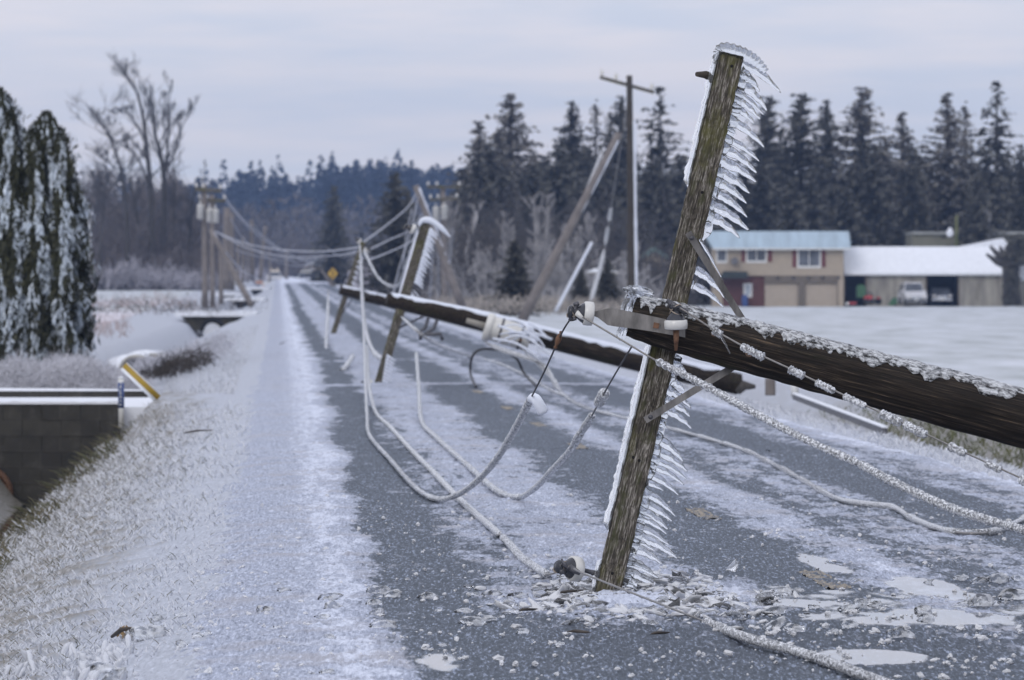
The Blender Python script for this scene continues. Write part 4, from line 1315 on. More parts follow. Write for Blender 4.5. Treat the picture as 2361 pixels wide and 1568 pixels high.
dark_std = simple('dark_standing_pole', (0.045, 0.038, 0.032), 0.85, 0.25, 2); M['dark_std'] = dark_std
std_pole('tall dark utility pole still standing upright before the conifers, one crossarm at its top', W(1457, 748, 345), W(1451, 174, 345), 0.2, 0.13,
         arms=[(W(1383, 178, 344.6), W(1508, 213, 345.6), 0.075)], ice_side=(0.02, 0.82, 0.2, 0.075), mat='dark_std', group=None)
std_pole('brown pole leaning steeply to the right beside the frosted bushes, ice down one side', W(1200, 745, 380), W(1428, 306, 380), 0.26, 0.17, ice_side=(0.0, 0.96, 0.12, 0.085), group=None)
std_pole('thin iced stub leaning in front of the dark shrubs left of the tall standing pole', W(1281, 718, 375), W(1365, 558, 375), 0.085, 0.07, mat='ice_white', group=None, name='pole_stub', cat='pole')
std_pole('weathered pole leaning to the left behind the second crossarm', W(1067, 710, 420), W(958, 428, 420), 0.24, 0.17, ice_side=(0.0, 0.98, 0.12, 0.09), group=None)
std_pole('transformer pole standing in frosted twigs beside the leaning pole', W(1026, 705, 560), W(1021, 428, 560), 0.26, 0.18,
         arms=[(W(984, 431, 559.6), W(1062, 431, 559.6), 0.1), (W(990, 461, 559.6), W(1056, 458, 559.6), 0.09)], trans=[(W(1005, 494, 559.2), 0.24, 1.0), (W(1024, 490, 559.2), 0.24, 1.0)], group=None)
wire('iced wire hanging down in front of the tall standing pole', [W(1360, 702, 370), W(1388, 600, 370), W(1404, 510, 368), W(1432, 330, 352), W(1452, 200, 345)], 0.02, [(0.1, 1.3, 0.11), (1.4, 1.9, 0.1), (2.0, 2.25, 0.1)], group='lines still hanging', ribs=False)
wire('iced guy wire slanting behind the brown leaning pole', [W(1300, 565, 384), W(1340, 470, 384), W(1392, 340, 384)], 0.02, [(0, 2, 0.08)], group='lines still hanging', ribs=False)

DA = 470
std_pole('grey transformer pole with a crossarm, leftmost of the poles by the snowy field', W(473, 710, DA), W(471, 424, DA), 0.2, 0.15,
         arms=[(W(450, 436, DA - .4), W(510, 440, DA - .4), 0.1)], trans=[(W(462, 489, DA - .6), 0.2, 0.85), (W(483, 497, DA - .6), 0.19, 0.8), (W(497, 499, DA - .6), 0.19, 0.8)])
std_pole('thin pole just right of the transformer pole, reaching a lower crossarm', W(490, 709, 478), W(489, 450, 478), 0.17, 0.13, arms=[(W(458, 461, 477.6), W(520, 463, 477.6), 0.09)])
std_pole('short brown pole, third from the left by the snowy field', W(510, 701, 500), W(508, 560, 500), 0.15, 0.13)
std_pole('broad brown pole with a rough frosted top, fourth from the left', W(523, 668, 620), W(523, 478, 620), 0.36, 0.26)
std_pole('brown pole close behind the broad frosted one', W(536, 670, 650), W(534, 490, 650), 0.2, 0.16)
std_pole('straight pale pole by the far driveway, right of the leaning brace pole', W(582, 646, 850), W(580, 506, 850), 0.28, 0.22)
std_pole('pale pole tilted a little to the right near the road end', W(600, 646, 880), W(612, 521, 880), 0.26, 0.2)
for x_, yt_, D_, lab_ in ((549, 560, 700, 'thin grey pole just right of the close brown poles'), (561, 545, 780, 'thin grey pole left of the straight pale pole'), (571, 560, 900, 'faint thin pole touching the straight pale pole'), (622, 575, 1080, 'faint thin pole left of the far white truck')):
    std_pole(lab_, W(x_, 652, D_), W(x_, yt_, D_), 0.16, 0.12)
std_pole('brace pole leaning left across the ditch toward the transformer pole', W(581, 706, 470), W(486, 531, 474), 0.19, 0.15, ice_side=(0.05, 0.98, 0.1, 0.07))
std_pole('lone pale pole right of the road end near the yellow sign', W(751, 650, 1000), W(753, 566, 1000), 0.33, 0.25)
std_pole('thin broken pole leaning left beside the lone pale pole', W(774, 668, 800), W(740, 622, 800), 0.2, 0.16)
std_pole('faint pole straight behind the barricades', W(660, 646, 1150), W(661, 575, 1150), 0.25, 0.2)
GL = 'iced lines sagging over the road'
def far_line(label, pts, r=0.09): wire(label, pts, r * 0.25, [(0, len(pts) - 1, r * 0.5)], group=GL, ribs=False, ice_m='ice_far', n=6, S=6)
far_line('iced line from the leftmost crossarm swinging down over the road end', [W(508, 440, DA), W(560, 505, 560), W(620, 555, 700), W(680, 593, 850), W(740, 612, 980)], 0.08)
far_line('second iced line sagging from the poles toward the lone pale pole', [W(520, 463, 478), W(580, 530, 560), W(640, 572, 700), W(700, 598, 860), W(752, 590, 1000)], 0.08)
far_line('nearly level iced line from the transformer pole to the third crossarm', [W(496, 533, DA), W(560, 560, 430), W(650, 576, 380), W(740, 580, 310), W(830, 570, 246)], 0.07)
far_line('lower level iced line crossing to the third crossarm', [W(498, 535, DA), W(570, 572, 430), W(660, 592, 380), W(760, 590, 300), W(828, 580, 246)], 0.06)
far_line('short iced line hanging between the brown poles', [W(541, 575, 600), W(590, 590, 640), W(660, 600, 740), W(752, 600, 990)], 0.08)
far_line('iced line drooping from the brace pole to the ground', [W(520, 580, 480), W(560, 625, 560), W(600, 645, 700)], 0.08)
far_line('fine iced line looping from the broad frosted pole to the lone pale pole', [W(524, 490, 620), W(570, 560, 680), W(640, 604, 800), W(705, 612, 920), W(752, 580, 1000)], 0.07)
far_line('fine iced line from the pale pole by the driveway toward the road end', [W(581, 512, 850), W(620, 560, 900), W(680, 606, 980), W(730, 618, 1060)], 0.07)
far_line('fine iced line between the lone pale pole and the third crossarm', [W(752, 570, 1000), W(780, 590, 700), W(810, 588, 400), W(832, 566, 247)], 0.05)
far_line('broken iced strand hanging off the left crossarm end', [W(450, 424, DA), W(460, 447, DA), W(469, 466, DA)], 0.09)
far_line('topmost iced line rising from the third crossarm to the leaning pole', [W(836, 560, 246), W(890, 520, 310), W(940, 478, 380), W(960, 445, 420)], 0.06)
far_line('middle iced line rising to the transformer pole in the twigs', [W(846, 578, 246), W(900, 552, 330), W(950, 525, 440), W(990, 470, 555)], 0.06)
far_line('lowest iced line climbing to the leaning pole', [W(850, 600, 246), W(905, 578, 310), W(950, 555, 370), W(985, 520, 418)], 0.06)
far_line('slack iced line falling from the leaning pole to the verge', [W(965, 450, 420), W(945, 540, 410), W(920, 620, 400), W(905, 690, 395)], 0.06)
far_line('iced line hanging straight before the dark leaning conifer', [W(950, 480, 425), W(935, 560, 420), W(930, 640, 415), W(940, 690, 410)], 0.05)
for k, (xa, xb) in enumerate(((1000, 990), (1008, 1012), (1030, 1018), (1044, 1028))):
    far_line(['frosted drop wire, leftmost below the transformers', 'frosted drop wire, second from left below the transformers', 'frosted drop wire, third from left below the transformers', 'frosted drop wire, rightmost below the transformers'][k], [W(xa, 520, 560), W((xa + xb) / 2, 610, 560), W(xb, 702, 560)], 0.09)

# ================================================================== LEFT SIDE: DRIVEWAY, CULVERTS, POSTS
# block wall carrying the near driveway over the ditch
wl_root = empty('block_wall', Vector((LX(-4.0, 114), 114, -2.0)), 'dark concrete block wall with a round culvert under the near driveway', 'retaining wall')
zt = W(0, 932, 114).z
xR = W(275, 0, 114).x
mb = MB()
for row in range(8):
    z1 = zt - row * 0.235; z0 = z1 - 0.230
    xo = xR - (0.0 if row % 2 == 0 else 0.28)
    x = xR
    first = True
    while x > xR - 5.5:
        w = 0.57 if not (first and row % 2) else 0.285
        mb.box(x - w + 0.006, x, 114.0 + random.uniform(0, 0.02), 114.32, z0, z1)
        x -= w; first = False
mb.box(xR - 5.5, xR - 0.01, 114.03, 114.3, -2.0, zt - 0.01)
mb.build('wall', M['block'], wl_root, mw=Matrix.Translation(Vector((xR, 114, zt))))
mb = MB()
xs = np.linspace(xR - 5.5, xR + 0.01, 40)
top = [(x, zt + 0.028 + 0.02 * random.random()) for x in xs]
mb.prism([(xs[-1], zt + 0.001), (xs[0], zt + 0.001)] + top, 113.99, 114.35)
mb.build('snow_cap', M['snow'], wl_root)
pc = W(-40, 1142, 113.9)
mb = MB(); mb.lathe(pc, (0, 1, 0), [(0.36, 0.3), (0.36, -0.12), (0.43, -0.13), (0.45, -0.05), (0.45, 0.2)], 36)
pipe = mb.build('culvert_pipe', M['rust'], wl_root)
mb = MB(); mb.lathe(pc, (0, 1, 0), [(0.001, 0.02), (0.36, 0.02)], 36); mb.build('pipe_disc', M['snow'], pipe)  # pale disc set across the pipe
# driveway slab behind it and the far parapet
x0 = LX(-9, 118)
mb = MB(); mb.box(x0, LX(-0.2, 118) - 0.35, 114.34, 124.0, -0.6, zt - 0.045)
tag(mb.build('driveway', M['snow']), kind='structure')
zp = W(0, 902, 124).z
xP = W(339, 0, 124).x
pr = empty('parapet_wall', Vector((xP - 2, 124.1, -1)), 'low dark kerb along the far side of the near driveway, thin snow on top', 'wall')
mb = MB(); mb.box(xP - 6, xP, 124.05, 124.4, -1.2, zp); mb.build('wall', M['block'], pr)
mb = MB(); mb.prism([(xP + .02, zp + 0.001), (xP - 6, zp + 0.001), (xP - 6, zp + 0.035), (xP - 3, zp + 0.05), (xP - 1, zp + 0.035), (xP + .02, zp + 0.02)], 124.03, 124.42)
mb.build('snow_cap', M['snow'], pr)

# marker post with blue sleeve
mp_ = empty('marker_post', W(279, 985, 113.4), 'white marker post with a blue lettered sleeve at the end of the block wall', 'marker post')
a, b = W(280, 985, 113.4), W(279, 874, 113.4)
mb = MB(); mb.tube([a, a.lerp(b, 0.45), b], 0.042, 14); post = mb.build('post', M['white_paint'], mp_)
mb = MB(); c0 = a.lerp(b, 0.40); c1 = a.lerp(b, 0.93); mb.tube([c0, c1], 0.0445, 14); sl = mb.build('sleeve', M['blue'], mp_)
mb = MB(); mb.tube([b, b + Vector((0, 0, 0.035))], [0.044, 0.036], 14); mb.build('snow_cap', M['snow'], mp_)
mb = MB()
for k in range(7):        # the worn white characters, stacked down the sleeve
    c = c1.lerp(c0, (k + 0.6) / 7.4) + Vector((-0.004, -0.046, 0)); r = 0.018
    pat = [((-1, 0), (0, 1)), ((0, 1), (1, 0)), ((-1, -1), (1, -1)), ((-1, 1), (1, 1)), ((-1, -1), (-1, 1))]
    for q in random.sample(range(5), 3):
        p0, p1 = pat[q]
        mb.tube([c + Vector((p0[0] * r * 0.8, 0, p0[1] * r)), c + Vector((p1[0] * r * 0.8, 0, p1[1] * r))], 0.0055, 5)
mb.build('lettering', M['white_paint'], sl)

# leaning yellow pipe marker
yp = empty('pipe_marker', W(368, 918, 118), 'yellow pipe marker leaning far to the left, white snow along its lower side', 'marker post')
a, b = W(366, 918, 118), W(286, 842, 118)
mb = MB(); mb.tube([a, b], 0.050, 16); mb.build('post', M['yellow'], yp)
dv = (b - a).normalized(); off = Vector((-dv.z, 0, dv.x)).normalized() * -1
if off.z > 0: off = -off
mb = MB(); mb.tube([a + off * 0.055, b + off * 0.055 - dv * 0.01], 0.034, 10); mb.build('snow_strip', M['snow'], yp)
mb = MB(); mb.tube([a - off * 0.045, b - off * 0.045], 0.014, 8); mb.build('ice_strip', M['ice_white'], yp)

# culverts further on
cu = empty('culvert', W(305, 850, 236), 'snow covered culvert mouth with a dark arched opening, behind the yellow marker', 'culvert')
def mound(c, rx, ry, rz, seed, mat, parent, name):
    return lump_mesh(c, rx, ry, rz, seed, 0.25, 14).build(name, mat, parent)
mound(W(330, 850, 240), 1.15, 3.0, 0.55, 4, M['snow'], cu, 'snow_mound')
mb = MB(); c = W(312, 856, 236); mb.lathe(c, (0, 1, 0), [(0.40, 1.2), (0.40, -0.35), (0.47, -0.37), (0.5, -0.3), (0.5, 1.2)], 30); mb.build('culvert_pipe', M['concrete'], cu)
mb = MB(); mb.lathe(c, (0, 1, 0), [(0.001, 0.3), (0.41, 0.3)], 30); mb.build('opening', M['shade_in'], cu)  # dark disc inside the pipe stands in for its shaded depth
c3 = empty('culvert_headwall', W(497, 766, 380), 'trapezoid concrete culvert wall with a pale round pipe mouth under the middle driveway', 'culvert')
poly = [(412, 725), (452, 762), (520, 768), (556, 748), (586, 724)]
mb = MB(); mb.prism([(W(x, y, 380).x, W(x, y, 380).z) for x, y in poly][::-1], 380, 380.6)
mb.build('wall', simple('mossy_headwall', (0.075, 0.068, 0.05), 0.85, 0.5, 1.2), c3)
mb = MB(); q = W(490, 762, 379.9); mb.lathe(q, (0, 1, 0), [(0.52, 0.3), (0.52, -0.25), (0.62, -0.27), (0.64, 0.1)], 30); mb.build('culvert_pipe', M['black'], c3)
mb = MB(); mb.lathe(W(490, 764, 379.95), (0, 1, 0), [(0.001, -0.1), (0.42, -0.1)], 26); mb.build('pipe_disc', M['snow'], c3)  # pale disc in the pipe mouth
mb = MB(); mb.box(W(404, 0, 380).x, W(592, 0, 380).x, 379.7, 392, W(0, 724, 380).z - 0.12, W(0, 722, 380).z + 0.06); mb.build('snow_cap', M['snow'], c3)
for k, (xa, xb, ya, yb, D, lab) in enumerate(((538, 588, 694, 711, 520, 'dark culvert mouth beside the foot of the leaning brace pole'), (505, 540, 682, 690, 640, 'dark slot of a far culvert left of the brace pole'), (578, 605, 668, 680, 700, 'dark culvert mouth below the two pale far poles'))):
    r_ = empty('culvert_headwall', W((xa + xb) / 2, yb, D), lab, 'culvert')
    mb = MB(); A_, B_ = W(xa, yb, D), W(xb, ya, D); mb.prism([(A_.x, B_.z), (A_.x + (B_.x - A_.x) * .2, A_.z), (B_.x - (B_.x - A_.x) * .1, A_.z), (B_.x, B_.z)][::-1], D, D + 0.6); mb.build('wall', M['shade_in'], r_)  # solid near-black block: the shade of the mouth as colour
    mb = MB(); mb.box(A_.x - 0.6, B_.x + 0.6, D - 0.3, D + 7, B_.z, B_.z + 0.22); mb.build('snow_cap', M['snow'], r_)
# planks and driftwood in the ditch
for k, (xa, ya, xb, yb, D, lab) in enumerate(((345, 818, 388, 822, 215, 'pale plank lying in the ditch'), (410, 822, 448, 806, 215, 'pale tilted plank beside grass in the ditch'), (368, 858, 412, 836, 190, 'dark log wedged in the ditch'), (430, 838, 470, 815, 200, 'dark stick lying in the ditch bank'))):
    mb = MB(); A_, B_ = W(xa, ya, D), W(xb, yb, D); d = (B_ - A_).normalized()
    if k < 2: mb.obox((A_ + B_) / 2, Vector((0, 1, 0)), d.cross(Vector((0, 1, 0))), d, 0.16, 0.05, (B_ - A_).length / 2); mt = 'concrete'
    else: mb.tube([A_, (A_ + B_) / 2 + Vector((0, 0, .03)), B_], [0.08, 0.1, 0.06], 8); mt = 'stick'
    tag(mb.build('plank' if k < 2 else 'log', M[mt]), lab, 'driftwood')
for (xa, ya, xb, yb, lab) in ((633, 801, 658, 788, 'short dark stick on the icy shoulder up the road'), (425, 998, 490, 992, 'dark fallen twig at the edge of the grassy bank'), (258, 1468, 300, 1448, 'thin dark twig frozen beside the brown leaf clump')):
    A_, B_ = W(xa, ya, 0 + F * 1.72 / (ya - HY)), W(xb, yb, F * 1.70 / (ya - HY))
    mb = MB(); mb.tube([A_, A_.lerp(B_, .5) + Vector((0, 0, .012)), B_], [0.008, 0.012, 0.006], 6)
    tag(mb.build('twig', M['stick']), lab, 'stick')
# rail along the far side of the right verge
ra = empty('culvert_kerb', W(1930, 945, 100), 'low concrete kerb of a culvert on the right verge under the fallen pole', 'kerb')
A_, B_ = W(1832, 912, 112), W(2040, 990, 92)
d = (B_ - A_).normalized(); mb = MB(); mb.obox((A_ + B_) / 2 + Vector((0, 0, -0.02)), d.cross(Vector((0, 0, 1))), Vector((0, 0, 1)), d, 0.03, 0.035, (B_ - A_).length / 2); mb.build('kerb', M['metal_dark'], ra)
mb = MB(); mb.obox((A_ + B_) / 2 + Vector((0, 0, 0.028)), d.cross(Vector((0, 0, 1))), Vector((0, 0, 1)), d, 0.04, 0.012, (B_ - A_).length / 2, 0.01); mb.build('snow_cap', M['snow'], ra)
mb = MB(); mb.tube([W(1832, 870, 112), W(1832, 915, 112)], 0.06, 10); mb.build('post', M['white_paint'], ra)
mb = MB(); mb.tube([W(1700, 905, 116), W(1716, 888, 116), W(1742, 892, 116)], [0.05, 0.08, 0.03], 10)
tag(mb.build('stump', M['bark']), 'low broken brown stump where the second pole snapped at the right verge', 'stump')
std_pole('short grey fence post on the right verge by the stump', W(1776, 912, 118), W(1776, 872, 118), 0.08, 0.08, group=None, name='fence_post', cat='post')

# ================================================================== BUILDINGS
DH = 717.0
SH = F / DH
def hX(X): return ((0.98375 * (1480 + X / 4.4547)) - 1180.5) / SH
def hZ(Y): return CAMH - ((0.98375 * (520 + Y / 4.4547)) - HY) / SH
house = empty('house', Vector((hX(1550), DH, hZ(890))), 'tan two storey house with a pale blue metal roof and two garage doors', 'house')
x0, x1 = hX(852), hX(2215); zg = hZ(888); ze = hZ(272); zr_ = hZ(95); zm = hZ(562)
mb = MB(); mb.box(x0, x1, DH, DH + 8, zm, ze + 0.1)
mb.box(x0, x0 + 0.9, DH + 0.35, DH + 8, zg - 0.5, zm - 0.003); mb.box(x1 - 0.5, x1, DH + 0.02, DH + 8, zg - 0.5, zm - 0.003)
mb.build('upper_wall', M['siding'], house)
def ribbed_roof(xa, xb, ya, yb, za, zb, pitch, mat, name, parent, th=0.12, shift=0.0, back=None):
    """standing-seam slope from eave (ya, za) to ridge (yb, zb), and the slope behind it"""
    mb = MB()
    for (y0, z0, y1, z1) in ((ya, za, yb, zb), (back if back else 2 * yb - ya, za, yb, zb)):
        v = [(xa, y0, z0), (xb, y0, z0), (xb - 0 * shift, y1, z1), (xa - shift, y1, z1)]
        v2 = [(a, b, c - th) for a, b, c in v]
        mb.add(v + v2, [(0, 1, 2, 3), (4, 7, 6, 5), (0, 4, 5, 1), (1, 5, 6, 2), (2, 6, 7, 3), (3, 7, 4, 0)], False)
    if pitch:
        x = xa + pitch
        while x < xb:
            k = (x - xa) / (xb - xa)
            mb.tube([(x, ya, za + 0.02), (x - shift * (1 - k), yb, zb + 0.02)], 0.025, 5); x += pitch
    return mb.build(name, mat, parent)
rf = ribbed_roof(hX(850), hX(2290), DH - 0.6, DH + 3.9, ze, zr_, 0.42, M['roof_blue'], 'roof', house, shift=0.85)
mb = MB(); mb.box(hX(850), hX(2290), DH - 0.68, DH - 0.6, ze - 0.17, ze - 0.02); mb.build('gutter', M['white_paint'], rf)
# lower storey: brick bay and recessed garage
mb = MB(); mb.box(hX(960), hX(1388), DH + 0.35, DH + 8, zg - 0.5, zm - 0.003); mb.build('brick_wall', M['brick'], house)
mb = MB(); mb.box(hX(1388), hX(2150) + 0.3, DH + 0.05, DH + 0.4, hZ(640), zm - 0.003)
mb.box(hX(1742), hX(1812), DH + 0.03, DH + 0.42, zg - 0.5, hZ(640) - 0.003); mb.box(hX(2152), hX(2168), DH + 0.03, DH + 0.42, zg - 0.5, hZ(640) - 0.003)
mb.build('garage_beam', M['trim_brown'], house)
for (a, b) in ((1393, 1740), (1814, 2150)):
    mb = MB(); n = 4; zt_ = hZ(642)
    for k in range(n):
        mb.box(hX(a), hX(b), DH + 0.3, DH + 0.36, zg + (zt_ - zg) * k / n + 0.012, zg + (zt_ - zg) * (k + 1) / n - 0.012)
    mb.box(hX(a), hX(b), DH + 0.325, DH + 0.37, zg - 0.4, zt_)
    mb.build('garage_door', M['garage'], house)
for X in (1527, 1690, 1848, 2000, 2165):
    c = Vector((hX(X), DH - 0.06, hZ(583))); mb = MB(); mb.lathe(c, (0, 0, 1), [(0.001, -0.16), (0.09, -0.12), (0.12, 0.08), (0.05, 0.16), (0.001, 0.17)], 8); mb.build('lantern', M['metal_dark'], house)
for (a, b, t, u, sh) in ((900, 985, 300, 408, None), (1212, 1397, 290, 405, ((1148, 1186), (1425, 1468))), (1747, 1962, 290, 460, ((1680, 1720), (1985, 2027)))):
    mb = MB(); w = 0.14
    xa, xb, z0, z1 = hX(a), hX(b), hZ(u), hZ(t)
    mb.box(xa - w, xb + w, DH - 0.07, DH - 0.003, z1, z1 + w * 0.6); mb.box(xa - w, xb + w, DH - 0.07, DH - 0.003, z0 - w * 1.4, z0)
    mb.box(xa - w, xa, DH - 0.07, DH - 0.003, z0, z1); mb.box(xb, xb + w, DH - 0.07, DH - 0.003, z0, z1)
    if sh: mb.box((xa + xb) / 2 - 0.04, (xa + xb) / 2 + 0.04, DH - 0.065, DH - 0.004, z0, z1)
    wi = mb.build('window', M['white_paint'], house)
    mb = MB(); mb.box(xa, xb, DH - 0.045, DH - 0.02, z0, z1); mb.build('pane', M['glass'], wi)
    for s in sh or ():
        mb = MB()
        zz0, zz1 = z0 - 0.13, z1 + 0.06
        mb.box(hX(s[0]), hX(s[1]), DH - 0.05, DH - 0.003, zz0, zz1)
        for k in range(9): mb.box(hX(s[0]) + .03, hX(s[1]) - .03, DH - 0.07, DH - 0.051, zz0 + (zz1 - zz0) * (k + .2) / 9, zz0 + (zz1 - zz0) * (k + .75) / 9)
        mb.build('shutter', M['shutter'], house)
mb = MB(); c = Vector((hX(1075), DH - 0.35, hZ(410))); mb.lathe(c, (-0.3, -1, 0.3), [(0.001, -0.06), (0.2, -0.03), (0.36, 0.06), (0.34, 0.07), (0.001, -0.03)], 20); mb.tube([c, c + Vector((0, 0.34, -0.15))], 0.03, 6)
mb.build('satellite_dish', M['metal_dark'], house)
mb = MB(); mb.prism([(hX(905), hZ(590)), (hX(1212), hZ(590)), (hX(1205), hZ(520)), (hX(960), hZ(515))][::-1], DH - 1.6, DH - 0.003); mb.build('porch_roof', simple('porch_shingle', (0.03, 0.04, 0.04), 0.8), house)
mb = MB(); mb.box(hX(1168), hX(1262), DH + 0.27, DH + 0.345, hZ(788), hZ(642)); dr = mb.build('window', M['white_paint'], house)
mb = MB(); mb.box(hX(1195), hX(1240), DH + 0.25, DH + 0.268, hZ(760), hZ(660)); mb.build('pane', simple('pale_pane', (0.45, 0.5, 0.55), 0.2), dr)
# barrel, hose reel things by the brick bay
mb = MB(); c = Vector((hX(1182), DH - 0.6, zg)); mb.lathe(c, (0, 0, 1), [(0.001, 0), (0.27, 0), (0.29, 0.25), (0.3, 0.6), (0.28, 0.95), (0.2, 1.12), (0.001, 1.15)], 18)
tag(mb.build('barrel', M['blue']), 'blue plastic barrel standing against the brick part of the tan house', 'barrel')
# left wing
wing = empty('house_wing', Vector((hX(240), DH + 4, zg)), 'low tan gabled building with a green roof edge behind the tall standing pole', 'house')
gp = [(hX(40), hZ(545)), (hX(40), hZ(420)), (hX(240), hZ(300)), (hX(470), hZ(420)), (hX(470), hZ(545))]
mb = MB(); mb.prism(gp[::-1], DH + 4, DH + 14); mb.build('gable_wall', M['siding'], wing)
mb = MB(); mb.box(hX(44), hX(466), DH + 4.3, DH + 14, zg - .5, hZ(545)); mb.build('lower_wall', simple('tan_grey_wall', (0.24, 0.2, 0.17), 0.8, 0.1, 2), wing)  # lower wall in a greyer tan
mb = MB()
for (xa, za, xb, zb) in ((hX(20), hZ(405), hX(240), hZ(262)), (hX(240), hZ(262), hX(490), hZ(405))):
    v = [(xa, DH + 3.4, za), (xb, DH + 3.4, zb), (xb, DH + 14, zb), (xa, DH + 14, za)]
    mb.add(v + [(a, b, c - 0.38) for a, b, c in v], [(0, 1, 2, 3), (4, 7, 6, 5), (0, 4, 5, 1), (1, 5, 6, 2), (2, 6, 7, 3), (3, 7, 4, 0)], False)
mb.build('roof', M['roof_green'], wing)

# machine shed
def sX(X): return ((0.98375 * (1960 + X / 5.366)) - 1180.5) / SH
def sZ(Y): return CAMH - ((0.98375 * (480 + Y / 5.366)) - HY) / SH
shed = empty('shed', Vector((sX(1080), DH + 2, sZ(1255))), 'long low farm shed with a snow covered roof and two open dark bays', 'shed')
ys = DH + 2.0; zs0 = sZ(1258); zse = sZ(858)
mb = MB()
for a, b in ((395, 1142), (1558, 2180)): mb.box(sX(a), sX(b), ys, ys + 0.25, zs0 - .4, zse - 0.1)
mb.box(sX(108), sX(2180), ys + 7.75, ys + 8, zs0 - .4, zse - 0.1); mb.box(sX(2165), sX(2180), ys + 0.26, ys + 7.7, zs0 - .4, zse - .1)
mb.build('wall', M['concrete'], shed)
mb = MB()
mb.box(sX(100), sX(2180), ys - 0.02, ys + 0.3, sZ(885), zse - 0.097)
for X in (112, 390, 1142, 1556): mb.box(sX(X) - .08, sX(X) + .08, ys - 0.03, ys + 0.28, zs0 - .3, sZ(885) - .003)
mb.build('frame', M['trim_brown'], shed)
ribbed_roof(sX(112), sX(2200), ys - 0.5, ys + 4.2, zse, sZ(522), 0, M['snow'], 'roof', shed, th=0.2)
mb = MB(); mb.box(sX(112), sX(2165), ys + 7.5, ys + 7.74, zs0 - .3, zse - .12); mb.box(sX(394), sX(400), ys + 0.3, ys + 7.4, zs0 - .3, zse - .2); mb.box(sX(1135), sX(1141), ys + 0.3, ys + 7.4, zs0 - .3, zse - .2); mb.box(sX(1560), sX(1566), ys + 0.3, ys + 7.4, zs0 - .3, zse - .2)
mb.build('inner_wall', M['shade_in'], shed)  # shade of the open bays is painted into these walls
barn = empty('barn', Vector((sX(1700), DH + 26, zs0)), 'plain olive building with a flat pale roof edge rising behind the snowy shed', 'barn')
sc_ = (DH + 26) / DH
def bX(X): return sX(X) * sc_
def bZ(Y): return CAMH + (sZ(Y) - CAMH) * sc_
mb = MB(); mb.box(bX(965), bX(3000), DH + 26, DH + 40, zs0, bZ(372)); mb.build('wall', M['olive'], barn)
mb = MB(); mb.box(bX(955), bX(3010), DH + 25.7, DH + 40.2, bZ(372) + .003, bZ(338)); mb.build('roof', simple('pale_roof_edge', (0.33, 0.34, 0.33), 0.6), barn)
lean = empty('lean_to', Vector((sX(2000), DH + 9, zs0)), 'snow covered sloping roof sticking up behind the right end of the shed', 'shed')
mb = MB(); mb.prism([(sX(1660), sZ(520)), (sX(2190), sZ(412)), (sX(2240), sZ(470)), (sX(2240), sZ(600)), (sX(1660), sZ(545))][::-1], DH + 10.5, DH + 20); mb.build('roof', M['snow'], lean)
mb = MB(); mb.box(sX(1700), sX(2230), DH + 10.6, DH + 19, zs0, sZ(560)); mb.build('wall', M['olive'], lean)
hut = empty('hut', Vector((sX(2330), DH - 1, zs0)), 'small tan hut with a thick snow roof cut off at the right edge', 'shed')
mb = MB(); mb.box(sX(2290), sX(2900), DH - 1, DH + 3, zs0 - .3, sZ(950)); mb.build('wall', M['concrete'], hut)
mb = MB(); mb.prism([(sX(2275), sZ(955)), (sX(2900), sZ(955)), (sX(2900), sZ(700)), (sX(2275), sZ(770))], DH - 1.4, DH + 3.4); mb.build('roof', M['snow'], hut)
std_pole('yellow green pole standing behind the snowy shed roof', Vector((sX(1603), DH + 12, zs0)), Vector((sX(1605), DH + 12, sZ(115))), 0.14, 0.13, group=None, mat='green_grass', name='pole', cat='pole')
lump_mesh(Vector((sX(1512), DH + 11, sZ(340))), 0.3, 0.2, 0.42, 5, 0.5, 10).build('snow_clump', M['snow'])
tag(bpy.data.objects['snow_clump'], 'white snow clump on a bracket left of the yellow green pole', 'snow clump')

# white building behind the cedars, far left
wb = empty('farm_building', W(150, 690, 560), 'plain white building corner showing just right of the frosted cedars', 'building')
mb = MB(); a, b = W(60, 690, 560), W(183, 492, 560); mb.box(a.x, b.x, 560, 575, a.z - 1, b.z); mb.build('wall', M['white_paint'], wb)
mb = MB(); mb.box(a.x - .3, b.x + .15, 559.7, 575.3, b.z + .003, b.z + .25); mb.build('roof', M['snow'], wb)
for (xa, xb, ya, yb, D, lab) in ((515, 546, 635, 652, 1000, 'small white shed between the brown poles near the end of the snowy field'), (214, 236, 636, 650, 820, 'small cream shed at the foot of the left bare trees'), (418, 440, 640, 652, 900, 'tiny white hut in the thicket right of the bare trees'), (700, 760, 602, 622, 1350, 'white roofed building far beyond the end of the road')):
    r_ = empty('shed', W((xa + xb) / 2, yb, D), lab, 'shed')
    A_, B_ = W(xa, yb, D), W(xb, ya, D); h = B_.z - A_.z
    mb = MB(); mb.box(A_.x, B_.x, D, D + 4, A_.z - 2.5, A_.z + h * .62); mb.build('wall', M['white_paint'] if 'white shed' in lab else M['siding'], r_)
    mb = MB(); mb.prism([(A_.x - .3, A_.z + h * .6), (B_.x + .3, A_.z + h * .6), ((A_.x + B_.x) / 2, B_.z)][::-1], D - .3, D + 4.3); mb.build('roof', M['snow'], r_)

